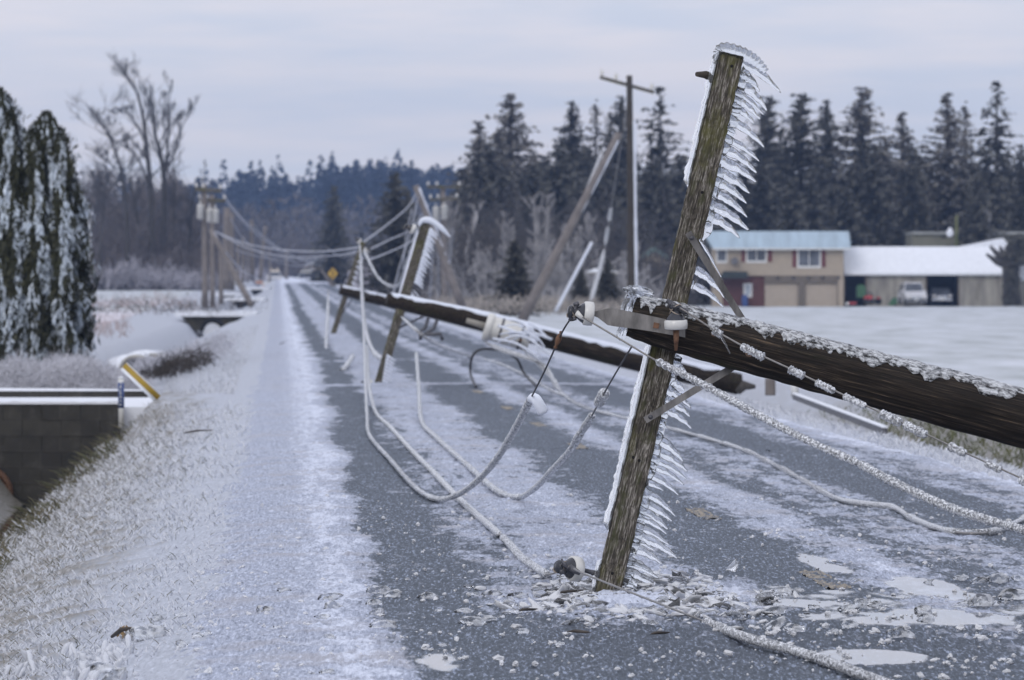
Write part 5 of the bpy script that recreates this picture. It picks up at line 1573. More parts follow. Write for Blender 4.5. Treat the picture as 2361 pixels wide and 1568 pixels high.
# ================================================================== VEHICLES AND ROAD SIGNS
def car(label, cat, loc, rot, L, Wd, H, paint, kind='suv', name='parked_car', group=None, lights=None, plate=True):
    """front looks along local -Y; rounded lower body, tapered cabin, glass, wheels, lamps"""
    root = empty(name, loc, label, cat, group)
    rm = Matrix.Translation(Vector(loc)) @ Matrix.Rotation(rot, 4, 'Z')
    w = Wd / 2
    def part(mb, nm, mat, par=None):
        mb.v = [np.array([list(rm @ Vector(p)) for p in a]) for a in mb.v]
        return mb.build(nm, mat, par or root)
    hb = H * 0.56
    if kind == 'sedan': prof = [(-L/2, .30), (-L/2 + .02, .55), (-L/2 + .12, .68), (-L*.2, .80), (L*.28, .86), (L/2 - .1, .80), (L/2, .6), (L/2, .32), (L/2 - .1, .2), (-L/2 + .1, .2)]
    else: prof = [(-L/2, .34), (-L/2 + .02, .75), (-L/2 + .14, .92), (-L*.24, hb + .02), (L*.38, hb + .06), (L/2 - .04, hb), (L/2, .7), (L/2, .4), (L/2 - .1, .25), (-L/2 + .1, .25)]
    secs = [(-w * .93, .965), (-w, .99), (w, .99), (w * .93, .965)]
    V = []; n = len(prof)
    for x, k in [(-w * .86, .93), (-w * .97, .985), (-w, 1), (w, 1), (w * .97, .985), (w * .86, .93)]:
        for y, z in prof: V.append((x, y * k, .55 + (z - .55) * k))
    f = [tuple(range(n)), tuple(range(5 * n, 6 * n))[::-1]]
    for i in range(5):
        for j in range(n): f.append((i * n + j, (i + 1) * n + j, (i + 1) * n + (j + 1) % n, i * n + (j + 1) % n))
    mb = MB(); mb.add(V, f, False); part(mb, 'body', paint)
    zb = prof[3][1] - .02
    if kind == 'sedan': cb = [(-L*.2, zb), (-L*.06, H), (L*.2, H), (L*.34, zb + .04)]
    elif kind == 'pickup': cb = [(-L*.22, zb), (-L*.1, H), (L*.1, H), (L*.14, zb)]
    else: cb = [(-L*.24, zb), (-L*.12, H), (L*.42, H - .03), (L*.485, zb)]
    V = []
    for x, s in ((-w * .96, 0), (w * .96, 0)):
        for i, (y, z) in enumerate(cb): V.append((x * (1 if i in (0, 3) else .8), y, z))
    mb = MB(); mb.add(V, [(0, 1, 2, 3), (7, 6, 5, 4), (0, 4, 5, 1), (1, 5, 6, 2), (2, 6, 7, 3), (0, 3, 7, 4)], False); part(mb, 'cabin', paint)
    def lerp2(a, b, t): return (a[0] + (b[0] - a[0]) * t, a[1] + (b[1] - a[1]) * t)
    def pane(i, j, nm, o):
        p0, p1 = lerp2(cb[i], cb[j], .12), lerp2(cb[i], cb[j], .86)
        xa, xb = w * .96 - w * .16 * .12 - .07, w * .96 - w * .16 * .86 - .07
        mb = MB(); v = [(-xa, p0[0] + o, p0[1] + .012), (xa, p0[0] + o, p0[1] + .012), (xb, p1[0] + o, p1[1] + .012), (-xb, p1[0] + o, p1[1] + .012)]
        mb.add(v + [(a, b - o * .7, c - .03) for a, b, c in v], [(0, 1, 2, 3), (4, 7, 6, 5), (0, 4, 5, 1), (1, 5, 6, 2), (2, 6, 7, 3), (3, 7, 4, 0)], False); part(mb, nm, M['glass'])
    pane(0, 1, 'windscreen', -.02); pane(3, 2, 'rear_window', .02)
    for sx in (-1, 1):
        mb = MB(); xo = sx
        q = [lerp2(lerp2(cb[0], cb[3], .12), lerp2(cb[1], cb[2], .1), .1), lerp2(lerp2(cb[0], cb[3], .88), lerp2(cb[1], cb[2], .93), .1), lerp2(lerp2(cb[0], cb[3], .9), lerp2(cb[1], cb[2], .93), .84), lerp2(lerp2(cb[0], cb[3], .1), lerp2(cb[1], cb[2], .07), .84)]
        def xs(z): return sx * (w * .96 - w * .16 * (z - zb) / (H - zb) + .012)
        v = [(xs(z), y, z) for y, z in q]; mb.add(v + [(a - sx * .02, b, c) for a, b, c in v], [(0, 1, 2, 3), (4, 7, 6, 5), (0, 4, 5, 1), (1, 5, 6, 2), (2, 6, 7, 3), (3, 7, 4, 0)], False); part(mb, 'side_window', M['glass'])
        for yy in (-L * .31, L * .31):
            r = .34 if kind != 'sedan' else .31
            mb = MB(); mb.lathe((sx * (w - .1), yy, r), (sx, 0, 0), [(0.001, -.1), (r * .95, -.1), (r, -.06), (r, .08), (r * .9, .115), (r * .62, .115)], 20)
            wh = part(mb, 'wheel', M['black'])
            mb = MB(); mb.lathe((sx * (w - .1), yy, r), (sx, 0, 0), [(r * .62, .112), (r * .5, .09), (r * .2, .1), (0.001, .11)], 16); part(mb, 'rim', M['chrome'], wh)
        mb = MB(); mb.lathe((sx * w * .74, -L/2 + .03, prof[1][1] - .02), (0, -1, 0), [(0.001, -.04), (.13, -.04), (.14, .015), (.09, .035), (.001, .04)], 14); part(mb, 'headlight', M['porcelain'])
        mb = MB(); mb.box(sx * w + (0 if sx > 0 else -.2), sx * w + (.2 if sx > 0 else 0), -L * .2, -L * .2 + .1, zb - .02, zb + .17); part(mb, 'mirror', paint)
    mb = MB(); mb.box(-w * .5, w * .5, -L/2 - .03, -L/2 + .05, prof[0][1] + .12, prof[1][1] + .03); part(mb, 'grille', M['chrome'] if kind != 'sedan' else M['black'])
    mb = MB(); mb.box(-w * .95, w * .95, -L/2 - .07, -L/2 + .06, .34, .5); part(mb, 'bumper', M['black'] if paint is not M['car_dark'] else M['chrome'])
    if plate:
        mb = MB(); mb.box(-.17, .17, -L/2 - .09, -L/2 - .072, .38, .49); part(mb, 'licence_plate', M['white_paint'])
    if lights:
        mb = MB()
        for sx in (-1, 1): mb.lathe((sx * w * .45, -L * .05, H + .35), (0, 0, 1), [(0.001, -.12), (.14, -.1), (.16, .05), (.1, .14), (0.001, .16)], 12)
        mb.box(-w * .7, w * .7, -L * .08, -L * .02, H - .02, H + .22)
        part(mb, 'roof_beacon', simple('cream_beacon', (0.6, 0.52, 0.4), 0.4))
    return root


car('white van parked nose out against the shed wall between the bays', 'van', Vector((sX(945), DH - 1.2, sZ(1252))), R(7), 4.7, 1.95, 2.02, M['car_white'], 'suv', 'parked_van')
car('dark pickup truck with a pale grille inside the right open bay', 'pickup truck', Vector((sX(1335), DH + 3.2, sZ(1250))), 0, 5.2, 1.95, 1.5, M['car_dark'], 'pickup', 'parked_truck')
ztr = CAMH - (650 - HY) * 1200 / F
car('dark sedan standing broadside across the far end of the road', 'car', Vector((W(713, 650, 1200).x, 1200, W(0, 643, 1200).z)), R(78), 4.6, 1.8, 1.5, M['car_dark'], 'sedan', 'parked_car')
car('white truck with two cream beacons facing us at the far left of the road', 'truck', Vector((W(633, 652, 1130).x, 1130, W(0, 654, 1130).z)), R(0), 5.0, 2.0, 1.75, M['car_white'], 'suv', 'parked_truck', lights=True)
# riding mower, feed bin and clutter in the left bay
mw_ = empty('riding_mower', Vector((sX(440), DH - 0.6, sZ(1255))), 'red riding mower with black wheels parked before the left bay of the shed', 'mower')
mb = MB(); mb.prism([(sX(345), sZ(1195)), (sX(345), sZ(1150)), (sX(420), sZ(1135)), (sX(455), sZ(1150)), (sX(455), sZ(1190)), (sX(500), sZ(1195)), (sX(500), sZ(1160)), (sX(548), sZ(1160)), (sX(552), sZ(1200))], DH - 1.0, DH - 0.2); mb.build('body', M['red'], mw_)
for X in (370, 440, 505, 535):
    mb = MB(); mb.lathe(Vector((sX(X), DH - 0.6, sZ(1215))), (0, -1, 0), [(0.001, -.5), (.24, -.5), (.26, 0), (.26, .5), (.001, .5)], 14); mb.build('wheel', M['black'], mw_)
mb = MB(); mb.tube([(sX(455), DH - 0.6, sZ(1160)), (sX(440), DH - 0.6, sZ(1110)), (sX(400), DH - 0.6, sZ(1105))], 0.05, 6); mb.build('handle', M['black'], mw_)
fb = empty('feed_bin', Vector((sX(318), DH + 1, sZ(1250))), 'green boxy bin on legs in the left open bay of the shed', 'bin')
mb = MB(); mb.box(sX(262), sX(374), DH + 0.6, DH + 1.6, sZ(1165), sZ(1030)); mb.prism([(sX(268), sZ(1030)), (sX(368), sZ(1030)), (sX(345), sZ(1005)), (sX(290), sZ(1005))][::-1], DH + .7, DH + 1.5); mb.build('body', M['green'], fb)
for X in (268, 366):
    mb = MB(); mb.box(sX(X) - .03, sX(X) + .03, DH + 0.7, DH + .8, sZ(1258), sZ(1165) - .003); mb.build('leg', M['black'], fb)
gb = empty('wheelbarrow', Vector((sX(700), DH - 1, sZ(1262))), 'green wheelbarrow tipped up beside the white van', 'wheelbarrow')
mb = MB(); mb.prism([(sX(645), sZ(1262)), (sX(700), sZ(1170)), (sX(755), sZ(1160)), (sX(765), sZ(1225)), (sX(700), sZ(1268))], DH - 1.3, DH - 0.7); mb.build('tray', M['green'], gb)
mb = MB(); mb.lathe(Vector((sX(735), DH - 1, sZ(1245))), (0, 1, 0), [(0.001, -.06), (.16, -.06), (.18, 0), (.16, .06), (0.001, .06)], 14); mb.build('wheel', M['black'], gb)
tb_ = empty('tool_cart', Vector((sX(195), DH - 1, sZ(1270))), 'low red and white cart at the left corner of the shed', 'cart')
mb = MB(); mb.box(sX(150), sX(245), DH - 1.3, DH - 0.8, sZ(1255), sZ(1222)); mb.build('tray', M['red'], tb_)
mb = MB(); mb.box(sX(118), sX(148), DH - 1.3, DH - 0.8, sZ(1262), sZ(1225)); mb.build('box', M['white_paint'], tb_)
for X in (165, 232):
    mb = MB(); mb.lathe(Vector((sX(X), DH - 1.35, sZ(1258))), (0, 1, 0), [(0.001, -.04), (.09, -.04), (.1, 0), (.09, .04), (.001, .04)], 12); mb.build('wheel', M['black'], tb_)

# yellow warning sign
sg = empty('warning_sign', W(767, 664, 900), 'yellow diamond warning sign with a dark winding mark right of the road end', 'sign')
c = W(767, 631, 900)
mb = MB(); mb.tube([W(767, 672, 900.1), c + Vector((0, 0.1, 0.6))], 0.05, 8); mb.build('post', M['metal'], sg)
k = 0.62; mb = MB(); mb.prism([(c.x - k * .94, c.z), (c.x - k * .9, c.z - .03), (c.x, c.z - k * 1.1), (c.x + k * .9, c.z - .03), (c.x + k * .94, c.z), (c.x, c.z + k * 1.15)][::-1], 899.9, 899.96); fc = mb.build('panel', M['sign_yellow'], sg)
mb = MB(); mb.tube([c + Vector((a, -.12, b)) for a, b in ((-.12, -.45), (-.05, -.25), (.16, -.12), (.12, .05), (-.14, .14), (-.1, .32), (.08, .38))], 0.07, 6); mb.build('winding_mark', M['black'], fc)
for (x, y, D, lab) in ((690, 660, 960, 'orange and pale barricade standing in the far carriageway'), (613, 658, 950, 'orange barricade at the far left edge of the road'), (598, 650, 1000, 'pale barricade beside the orange one at the far road end')):
    r_ = empty('barricade', W(x, y + 7, D), lab, 'barricade')
    for j in range(2):
        z = y + 3 - j * 7; mb = MB(); mb.box(W(x - 8, 0, D).x, W(x + 8, 0, D).x, D - .03, D + .03, W(0, z, D).z, W(0, z - 4, D).z); mb.build('board', M['orange'] if j == 0 else M['porcelain'], r_)
    for sx in (-6, 6):
        mb = MB(); mb.tube([W(x + sx, y + 8, D + .06), W(x + sx, y - 9, D + .06)], 0.05, 6); mb.build('leg', M['porcelain'], r_)
mbx = empty('bird_table', W(1392, 640, 520), 'snow topped flat table on a post among the frosted bushes left of the tall pole', 'bird table')
mb = MB(); a, b = W(1352, 640, 520), W(1424, 622, 520); mb.box(a.x, b.x, 519.5, 521, W(0, 632, 520).z, W(0, 628, 520).z); mb.build('top', M['concrete'], mbx)
mb = MB(); mb.prism([(a.x - .1, W(0, 628, 520).z), (b.x + .1, W(0, 628, 520).z), (b.x - .5, b.z), (a.x + .6, b.z + .1)][::-1], 519.4, 521.1); mb.build('snow_cap', M['snow'], mbx)
mb = MB(); mb.tube([W(1385, 712, 520), W(1385, 631, 520)], 0.25, 10); mb.build('post', M['far_pole'], mbx)

# ================================================================== TREES
def conifer_mesh(h, r, seed, dens=1.0, open_=0.0, mat='needle', lean=0.0, top=0.0, droop=0.35, size=1.0):
    """trunk and crown meshes for a conifer standing at the origin"""
    g = np.random.default_rng(seed)
    tr = MB(); tr.tube([(0, 0, -0.5), (0.03 * h * 0.1, 0, h * .5), (0.0, 0, h * 0.985)], [r * 0.085 + .05, r * 0.05 + .03, 0.02], 8)
    C, U, V = [], [], []
    z = 0.05 * h
    twig = MB()
    while z < h * 0.995:
        u = z / h
        rad = r * ((1 - u) ** 0.72) * (0.75 + 0.5 * g.random()) + 0.12
        if open_ > 0: rad *= 0.6 + 0.7 * g.random()
        nb = int((6 + 4 * (1 - u)) * dens * (1 - 0.45 * open_)) + 2
        a0 = g.random() * 6.28
        for b in range(nb):
            a = a0 + b * 6.28 / nb + g.normal(0, 0.25)
            L = rad * (0.6 + 0.55 * g.random())
            if g.random() < 0.10: L *= 1.25
            dirv = np.array([math.cos(a), math.sin(a), 0.0])
            rise = (0.35 - droop * 1.3 * (1 - u)) * (0.6 + 0.5 * g.random())
            n = max(2, int(L / (0.42 * size)) + 1); zj = z + g.normal(0, 0.5) * size
            for k in range(n):
                t = (k + 0.6) / n
                if open_ > 0 and t < 0.25 and g.random() < open_: continue
                p = dirv * L * t + np.array([0, 0, min(h, zj) + L * (rise * t - 0.32 * droop * t * t)])
                s = size * (0.30 + 0.30 * g.random()) * (1.15 - 0.45 * t) * (0.65 + 0.35 * (1 - u))
                ud = dirv * math.cos(0.3) + np.array([g.normal(0, .35), g.normal(0, .35), g.normal(-0.1, .4)])
                ud /= np.linalg.norm(ud)
                vd = np.cross(ud, [g.normal(0, .5), g.normal(0, .5), 1.0]); vd /= np.linalg.norm(vd) + 1e-9
                vd = vd + np.array([0, 0, g.normal(-0.25, 0.5)])
                C.append(p); U.append(ud * s); V.append(vd * s * 0.55)
        z += (0.2 + 0.3 * g.random()) * (1 + 1.5 * open_) * max(0.55, h / 20) * size
    v, q = quads_np(np.array(C), np.array(U), np.array(V))
    cr = MB(); cr.addn(v, q, False)
    return tr, cr


PROTO = {}
def proto(key, *a, **k):
    tr, cr = conifer_mesh(*a, **k)
    root = bpy.data.objects.new('conifer', None); col.objects.link(root); WM[root.name] = Matrix.Identity(4)
    tr.build('trunk', M['bark'], root); cr.build('crown', M[k.get('mat', 'needle')], root)
    PROTO[key] = [root, False, a[0]]
proto('full', 20, 7.2, 1, dens=1.7, size=1.15)
proto('spire', 20, 6.6, 2, dens=1.5, mat='needle2', size=1.1)
proto('open', 20, 6.0, 3, dens=1.3, open_=0.45, droop=0.5, size=1.2)
proto('wide', 20, 7.2, 4, dens=1.8, mat='needle2', size=1.2)
proto('thin', 20, 4.0, 5, dens=1.1, open_=0.25, mat='needle2')
proto('dense', 14, 5.2, 6, dens=1.6, size=1.2)
proto('round', 6, 2.3, 8, dens=1.7, size=0.75)


def tree(key, label, x, ytop, ybase, D, wid=1.0, group=None, name='conifer', rot=None, lean=0.0):
    root, used, h0 = PROTO[key]
    o = copy_tree(root) if used else root
    PROTO[key][1] = True
    b = W(x, ybase, D); H = (ybase - ytop) * D / F
    o.name = name
    o.location = b
    s = H / h0
    o.scale = (s * wid, s * wid, s)
    o.rotation_euler = (0, lean, random.random() * 6.28 if rot is None else rot)
    tag(o, label, 'tree', group)
    return o


GC = 'tall conifers behind the farm'
for key, x, yt, D, w, lab in (
    ('wide', 1178, 222, 800, 0.92, 'broad tall conifer with a bushy grey green top, left end of the tree line'),
    ('spire', 1106, 284, 790, 1.0, 'slim conifer at the left shoulder of the broad tall conifer'),
    ('spire', 1150, 300, 795, 1.1, 'half hidden conifer between the slim and the broad one at the left'),
    ('spire', 1232, 352, 810, 1.1, 'low conifer just right of the broad tall conifer'),
    ('full', 1318, 240, 800, 0.85, 'pointed conifer with a narrow tip left of the tall standing pole'),
    ('thin', 1374, 232, 830, 0.9, 'thin see-through conifer just left of the tall standing pole'),
    ('thin', 1408, 250, 835, 0.9, 'second thin see-through conifer touching the tall standing pole'),
    ('full', 1432, 226, 800, 0.7, 'dark conifer directly behind the tall standing pole'),
    ('open', 1522, 205, 790, 1.0, 'open dark conifer with ragged wide branches between the tall pole and the crossarm'),
    ('full', 1770, 228, 800, 0.85, 'conifer seen behind the tips of the icicles'),
    ('full', 1845, 222, 780, 1.0, 'dense dark conifer, first one right of the icicles'),
    ('full', 1906, 236, 790, 0.75, 'narrow dark conifer, second one right of the icicles'),
    ('spire', 1988, 206, 785, 1.15, 'tallest tapering grey green conifer above the right end of the blue roof'),
    ('spire', 2080, 264, 790, 0.9, 'shorter pointed conifer above the snowy shed roof'),
    ('full', 2040, 330, 800, 0.9, 'low dark conifer filling the gap above the shed roof'),
    ('spire', 2184, 220, 780, 0.95, 'tall bushy conifer left of the twin spire at the right'),
    ('thin', 2226, 236, 785, 1.1, 'narrow twin spire conifer near the right edge'),
    ('open', 2298, 192, 770, 1.0, 'open branched conifer with a bare looking tip near the right edge'),
    ('full', 2352, 338, 775, 0.9, 'dark conifer cut by the right edge of the picture'),
    ('full', 2400, 300, 780, 0.9, 'dark conifer standing just at the right edge')):
    tree(key, lab, x, yt, 712, D, w, GC)
GU = 'lower dark trees filling in below the tall conifers'
for k in range(46):
    x = (1075 + k * 21 if k < 26 else 1640 + (k - 26) * 38) + random.uniform(-14, 14)
    yt = random.uniform(330, 450)
    tree('dense', 'dark lower tree lost in the shade between the tall conifers', x, yt, 714, 740 + random.uniform(0, 90), random.uniform(0.75, 1.05), GU, name='understory_tree')
tree('dense', 'dark rounded conifer standing alone below the blue hill', 770, 432, 660, 1000, 0.78)
tree('full', 'dark ragged conifer beside the leaning pole, broken at its top', 912, 398, 690, 640, 1.05)
tree('full', 'second stem of the ragged conifer, leaning right of it', 935, 440, 690, 645, 0.8, lean=0.05)
tree('round', 'dark round evergreen at the foot of the brown leaning pole', 1188, 560, 716, 450, 1.0, name='evergreen_shrub')
tree('round', 'low dark evergreen between the leaning pole and the tall pole', 1400, 600, 716, 470, 1.0, name='evergreen_shrub')
tree('round', 'dark evergreen right of the tall standing pole', 1545, 648, 716, 560, 0.8, name='evergreen_shrub')
tree('round', 'dark evergreen behind the bird table', 1340, 620, 716, 480, 0.9, name='evergreen_shrub')
for x, yt, w in ((830, 520, 1.0), (660, 540, 1.3), (868, 560, 0.9)):
    tree('dense', {830: 'grey green tree right of the lone round conifer', 660: 'grey green tree above the far end of the road', 868: 'small grey tree left of the ragged conifer'}[x], x, yt, 652, 1400, w)

# topiary-like trunk at the right end of the shed
tp = empty('cut_tree', Vector((sX(2180), DH - 3, sZ(1255))), 'dark heavy lopped tree with stubby raised branches at the right end of the shed', 'tree')
mb = MB(); mb.tube([Vector((sX(2190), DH - 3, sZ(1262))), Vector((sX(2170), DH - 3, sZ(1000))), Vector((sX(2165), DH - 3, sZ(760))), Vector((sX(2230), DH - 3, sZ(560)))], [0.9, 0.72, 0.8, 0.6], 12); mb.build('trunk', M['bark'], tp)
for k, (X0, Y0, X1, Y1) in enumerate(((2120, 760, 1860, 620), (2120, 700, 1905, 520), (2130, 680, 2030, 525), (2150, 660, 2115, 520), (2200, 700, 2320, 480), (2200, 640, 2260, 430), (2220, 760, 2380, 600))):
    mb = MB(); mb.tube([Vector((sX(X0), DH - 3, sZ(Y0))), Vector((sX((X0 + X1) / 2), DH - 3.2, sZ((Y0 + Y1) / 2 + 25))), Vector((sX(X1), DH - 3.1, sZ(Y1)))], [0.42, 0.32, 0.12], 9); mb.build('branch', M['bark'], tp)
g = np.random.default_rng(4); n = 1800
cx = np.concatenate([g.normal(2260, 60, n // 2), g.normal(2170, 45, n // 2)]); cy = np.concatenate([g.uniform(380, 760, n // 2), g.uniform(640, 1240, n // 2)])
C = np.array([[sX(a), DH - 3 + g.normal(0, .7), sZ(b)] for a, b in zip(cx, cy)]); U = g.normal(0, 1, (n, 3)); U /= np.linalg.norm(U, axis=1)[:, None]; Vd = np.cross(U, g.normal(0, 1, (n, 3))); Vd /= np.linalg.norm(Vd, axis=1)[:, None]
v, q = quads_np(C, U * 0.24, Vd * 0.14); mb = MB(); mb.addn(v, q, False); mb.build('crown', M['needle'], tp)
mb = MB(); mb.tube([Vector((sX(2110), DH + 30, sZ(330))), Vector((sX(2120), DH + 30, sZ(190))), Vector((sX(2150), DH + 30, sZ(70)))], [0.5, 0.42, 0.5], 10)
sn = mb.build('snag', M['frost_twig']); tag(sn, 'pale broken tree snag rising above the olive building', 'tree')
lump_mesh(Vector((sX(2085), DH + 30, sZ(90))), 0.75, 0.6, 0.5, 3, 0.6, 10).build('broken_top', M['frost_twig'], sn)


def branches(stems, seed, levels=3, n0=(9, 13), r_end=0.3, spread=0.75, up=0.45, L0=0.28, twig_r=0.012, start=0.35):
    """bare tree: hand-placed stems, random forking branches grown from them"""
    g = random.Random(seed)
    trunk = MB(); crown = MB()
    def grow(p, d, L, r, lev):
        n = 3
        pts = [p]; q = p.copy(); dd = d.copy()
        for i in range(n):
            dd = (dd + Vector((g.gauss(0, .16), g.gauss(0, .16), g.gauss(up * .16, .1)))).normalized()
            q = q + dd * (L / n); pts.append(q.copy())
        crown.tube(pts, [r, r * .8, r * .6, max(twig_r * .6, r * .3)], 4 if lev < 2 else 5, cap=False)
        if lev <= 0: return
        for k in range(g.randint(3, 5)):
            t = g.uniform(.25, 1.0); i = min(n - 1, int(t * n)); pp = pts[i].lerp(pts[i + 1], t * n - i)
            nd_ = (dd + Vector((g.gauss(0, spread * .6), g.gauss(0, spread * .6), g.gauss(up * .3, .3)))).normalized()
            grow(pp, nd_, L * g.uniform(.45, .75), max(twig_r, r * .5), lev - 1)
    for (pts, r0, r1) in stems:
        P = smooth_path(pts, 5)
        trunk.tube(P, np.linspace(r0, r1, len(P)), 8)
        H = (P[-1] - P[0]).length
        for k in range(g.randint(*n0)):
            t = g.uniform(start, 1.0); i = min(len(P) - 2, int(t * (len(P) - 1)))
            p = P[i].lerp(P[i + 1], .5); d0 = (P[i + 1] - P[i]).normalized()
            side = Vector((g.gauss(0, 1), g.gauss(0, 1), 0)).normalized()
            d = (d0 * up + side * spread + Vector((0, 0, up * .7))).normalized()
            grow(p, d, H * L0 * g.uniform(.5, 1.0) * (1.15 - .5 * t), max(twig_r, (r0 + (r1 - r0) * t) * .45), levels)
    return trunk, crown


def bare_tree(label, stems, seed, D, mat='bark', cmat='twig', group='bare trees beyond the snowy field', name='bare_tree', cat='tree', **k):
    st = [([W(x, y, D + (i * 0.3)) for i, (x, y) in enumerate(p)], a * .82, b * .7) for p, a, b in stems]
    root = empty(name, st[0][0][0], label, cat, group)
    t, c = branches(st, seed, **k)
    t.build('trunk', M[mat], root); c.build('crown', M[cmat], root)
    return root


DB = 800
bare_tree('tall bare tree with its crown hooked over to the left at the very top', [([(352, 662), (351, 520), (346, 420), (337, 330), (328, 260), (312, 205), (294, 178)], 0.42, 0.09), ([(344, 430), (318, 365), (292, 342), (262, 325)], 0.16, 0.05), ([(338, 330), (300, 265), (262, 262)], 0.12, 0.04)], 3, DB, n0=(11, 14), L0=0.17, up=0.55, spread=0.7)
bare_tree('tall forked bare tree, right one of the main pair, with upswept limbs', [([(374, 662), (377, 520), (379, 420), (368, 345), (355, 300), (352, 235)], 0.46, 0.08), ([(380, 410), (386, 350), (389, 280), (392, 205)], 0.2, 0.05), ([(381, 395), (404, 350), (416, 300), (446, 245)], 0.17, 0.05), ([(384, 330), (404, 285), (440, 255)], 0.1, 0.04)], 5, DB + 4, n0=(7, 10), L0=0.2, up=0.6, spread=0.62)
bare_tree('bare tree leaning to the left with a wispy drooping crown', [([(294, 662), (293, 520), (286, 430), (270, 360), (240, 295), (196, 238)], 0.3, 0.06), ([(284, 420), (250, 372), (205, 345)], 0.12, 0.04), ([(287, 440), (250, 415), (195, 405)], 0.1, 0.04), ([(272, 365), (250, 300), (222, 262)], 0.1, 0.04)], 9, DB - 5, n0=(9, 12), L0=0.22, up=0.35, spread=0.8)
bare_tree('slender bare tree immediately right of the main pair', [([(398, 660), (401, 520), (403, 430), (400, 340)], 0.24, 0.05)], 11, DB + 8, n0=(8, 10), L0=0.16, up=0.6)
bare_tree('thin bare trunk between the leaning tree and the main pair', [([(332, 660), (322, 540), (306, 440), (295, 380)], 0.26, 0.06)], 13, DB + 6, n0=(7, 9), L0=0.18, up=0.5)
bare_tree('dark bare tree with a heavy trunk left of the poles', [([(436, 660), (438, 560), (440, 500), (452, 410)], 0.42, 0.05)], 15, DB + 10, n0=(10, 12), L0=0.22, up=0.5)
bare_tree('low bare tree at the left end of the thicket', [([(225, 662), (232, 560), (240, 480), (238, 430)], 0.22, 0.05)], 17, DB - 8, n0=(10, 12), L0=0.3, up=0.4)

GF = 'frosted white shrubs on the right'
for k, (x, yt, w, D, lab) in enumerate(((1243, 470, 26, 540, 'tallest frosted white shrub with upright stalks left of the brown leaning pole'), (1166, 505, 22, 560, 'frosted shrub of upright stalks above the dark round evergreen'), (1085, 490, 14, 580, 'frosted broken trunk bending right beside the transformer pole'), (1330, 520, 26, 540, 'loose frosted shrub between the leaning pole and the thin stub'), (1380, 500, 30, 600, 'frosted shrub tangled behind the hanging iced wire'), (1045, 480, 20, 575, 'frosted twigs standing around the transformers'), (1015, 580, 20, 560, 'low frosted shrub under the leaning pole'), (1120, 580, 30, 570, 'spreading frosted bush between the transformer pole and the evergreen'), (1450, 560, 24, 590, 'frosted bush half behind the tall standing pole'), (1285, 560, 24, 555, 'frosted bush right behind the brown leaning pole'))):
    stems = []
    g = random.Random(k + 40)
    for j in range(5 if w > 15 else 2):
        o = g.uniform(-w, w); stems.append(([(x + o * .35, 712), (x + o * .5, (712 + yt) / 2 + 20), (x + o, yt + abs(g.gauss(0, 25)))], 0.17, 0.07))
    if 'bending' in lab: stems = [([(1066, 700), (1068, 620), (1080, 560), (1098, 505), (1095, 490)], 0.22, 0.14)]
    bare_tree(lab, stems, 60 + k, D, mat='frost_twig', cmat='frost_twig', group=GF, name='frosted_shrub', cat='shrub', levels=2, n0=(8, 11), L0=0.2, up=0.5, spread=0.7, twig_r=0.03, start=0.15)


def twig_mass(name, label, cat, boxes, n, L, r, mat, seed, up=0.8, kind='stuff'):
    """a thicket: countless thin twigs filling the given regions (x0, x1, ytop(x), ybase, D0, D1)"""
    g = np.random.default_rng(seed)
    Ps = []; rr = []
    for (x0, x1, yt, yb, D0, D1, share) in boxes:
        m = int(n * share)
        x = g.uniform(x0, x1, m) + g.normal(0, (x1 - x0) * 0.10, m); D = g.uniform(D0, D1, m)
        D = D + (D1 - D0) * 0.0
        t = np.interp(x, [p[0] for p in yt], [p[1] for p in yt]) + g.normal(0, 6, m) + (fbm(x / 28.0, x * 0 + seed, seed, 3) - .45) * (yb - np.mean([p[1] for p in yt])) * 0.7
        y = yb + (t - yb) * g.random(m) ** 0.8
        c = np.stack([(x - 1180.5) * D / F, D, CAMH - (y - HY) * D / F], 1)
        d = np.stack([g.normal(0, .6, m), g.normal(0, .6, m), np.abs(g.normal(up, .5, m))], 1); d /= np.linalg.norm(d, axis=1)[:, None]
        l = L * (0.4 + 0.9 * g.random(m))[:, None]
        k = g.normal(0, .18, (m, 3)) * l
        Ps.append(np.stack([c - d * l / 2, c + k, c + d * l / 2 + g.normal(0, .15, (m, 3)) * l], 1))
        rr.append(np.stack([np.full(m, r), np.full(m, r * .8), np.full(m, r * .35)], 1) * (0.6 + 0.8 * g.random(m))[:, None])
    v, q = tubes_np(np.concatenate(Ps), np.concatenate(rr), 3)
    mb = MB(); mb.addn(v, q, False)
    return tag(mb.build(name, M[mat] if isinstance(mat, str) else mat), label, cat, None, kind)


M['thicket'] = simple('grey_thicket', (0.11, 0.098, 0.10), 0.85, 0.4, 0.25)
M['thicket_dark'] = simple('dark_thicket', (0.055, 0.05, 0.05), 0.85, 0.5, 0.25)
M['brush'] = simple('frosted_brush', (0.36, 0.35, 0.39), 0.7, 0.35, 0.5)
M['brush_near'] = simple('frosted_near_brush', (0.45, 0.45, 0.49), 0.6, 0.35, 1.2)
twig_mass('thicket', 'grey mass of bare undergrowth along the far edge of the left field', 'thicket',
          [(160, 470, [(160, 430), (240, 420), (300, 450), (420, 440), (470, 470)], 664, 815, 850, .26), (160, 470, [(160, 560), (300, 540), (470, 570)], 664, 800, 850, .34), (160, 470, [(160, 600), (470, 600)], 666, 795, 812, .2), (470, 730, [(470, 500), (560, 500), (620, 540), (730, 560)], 650, 1330, 1420, .18)], 12000, 3.2, 0.05, 'thicket', 3)
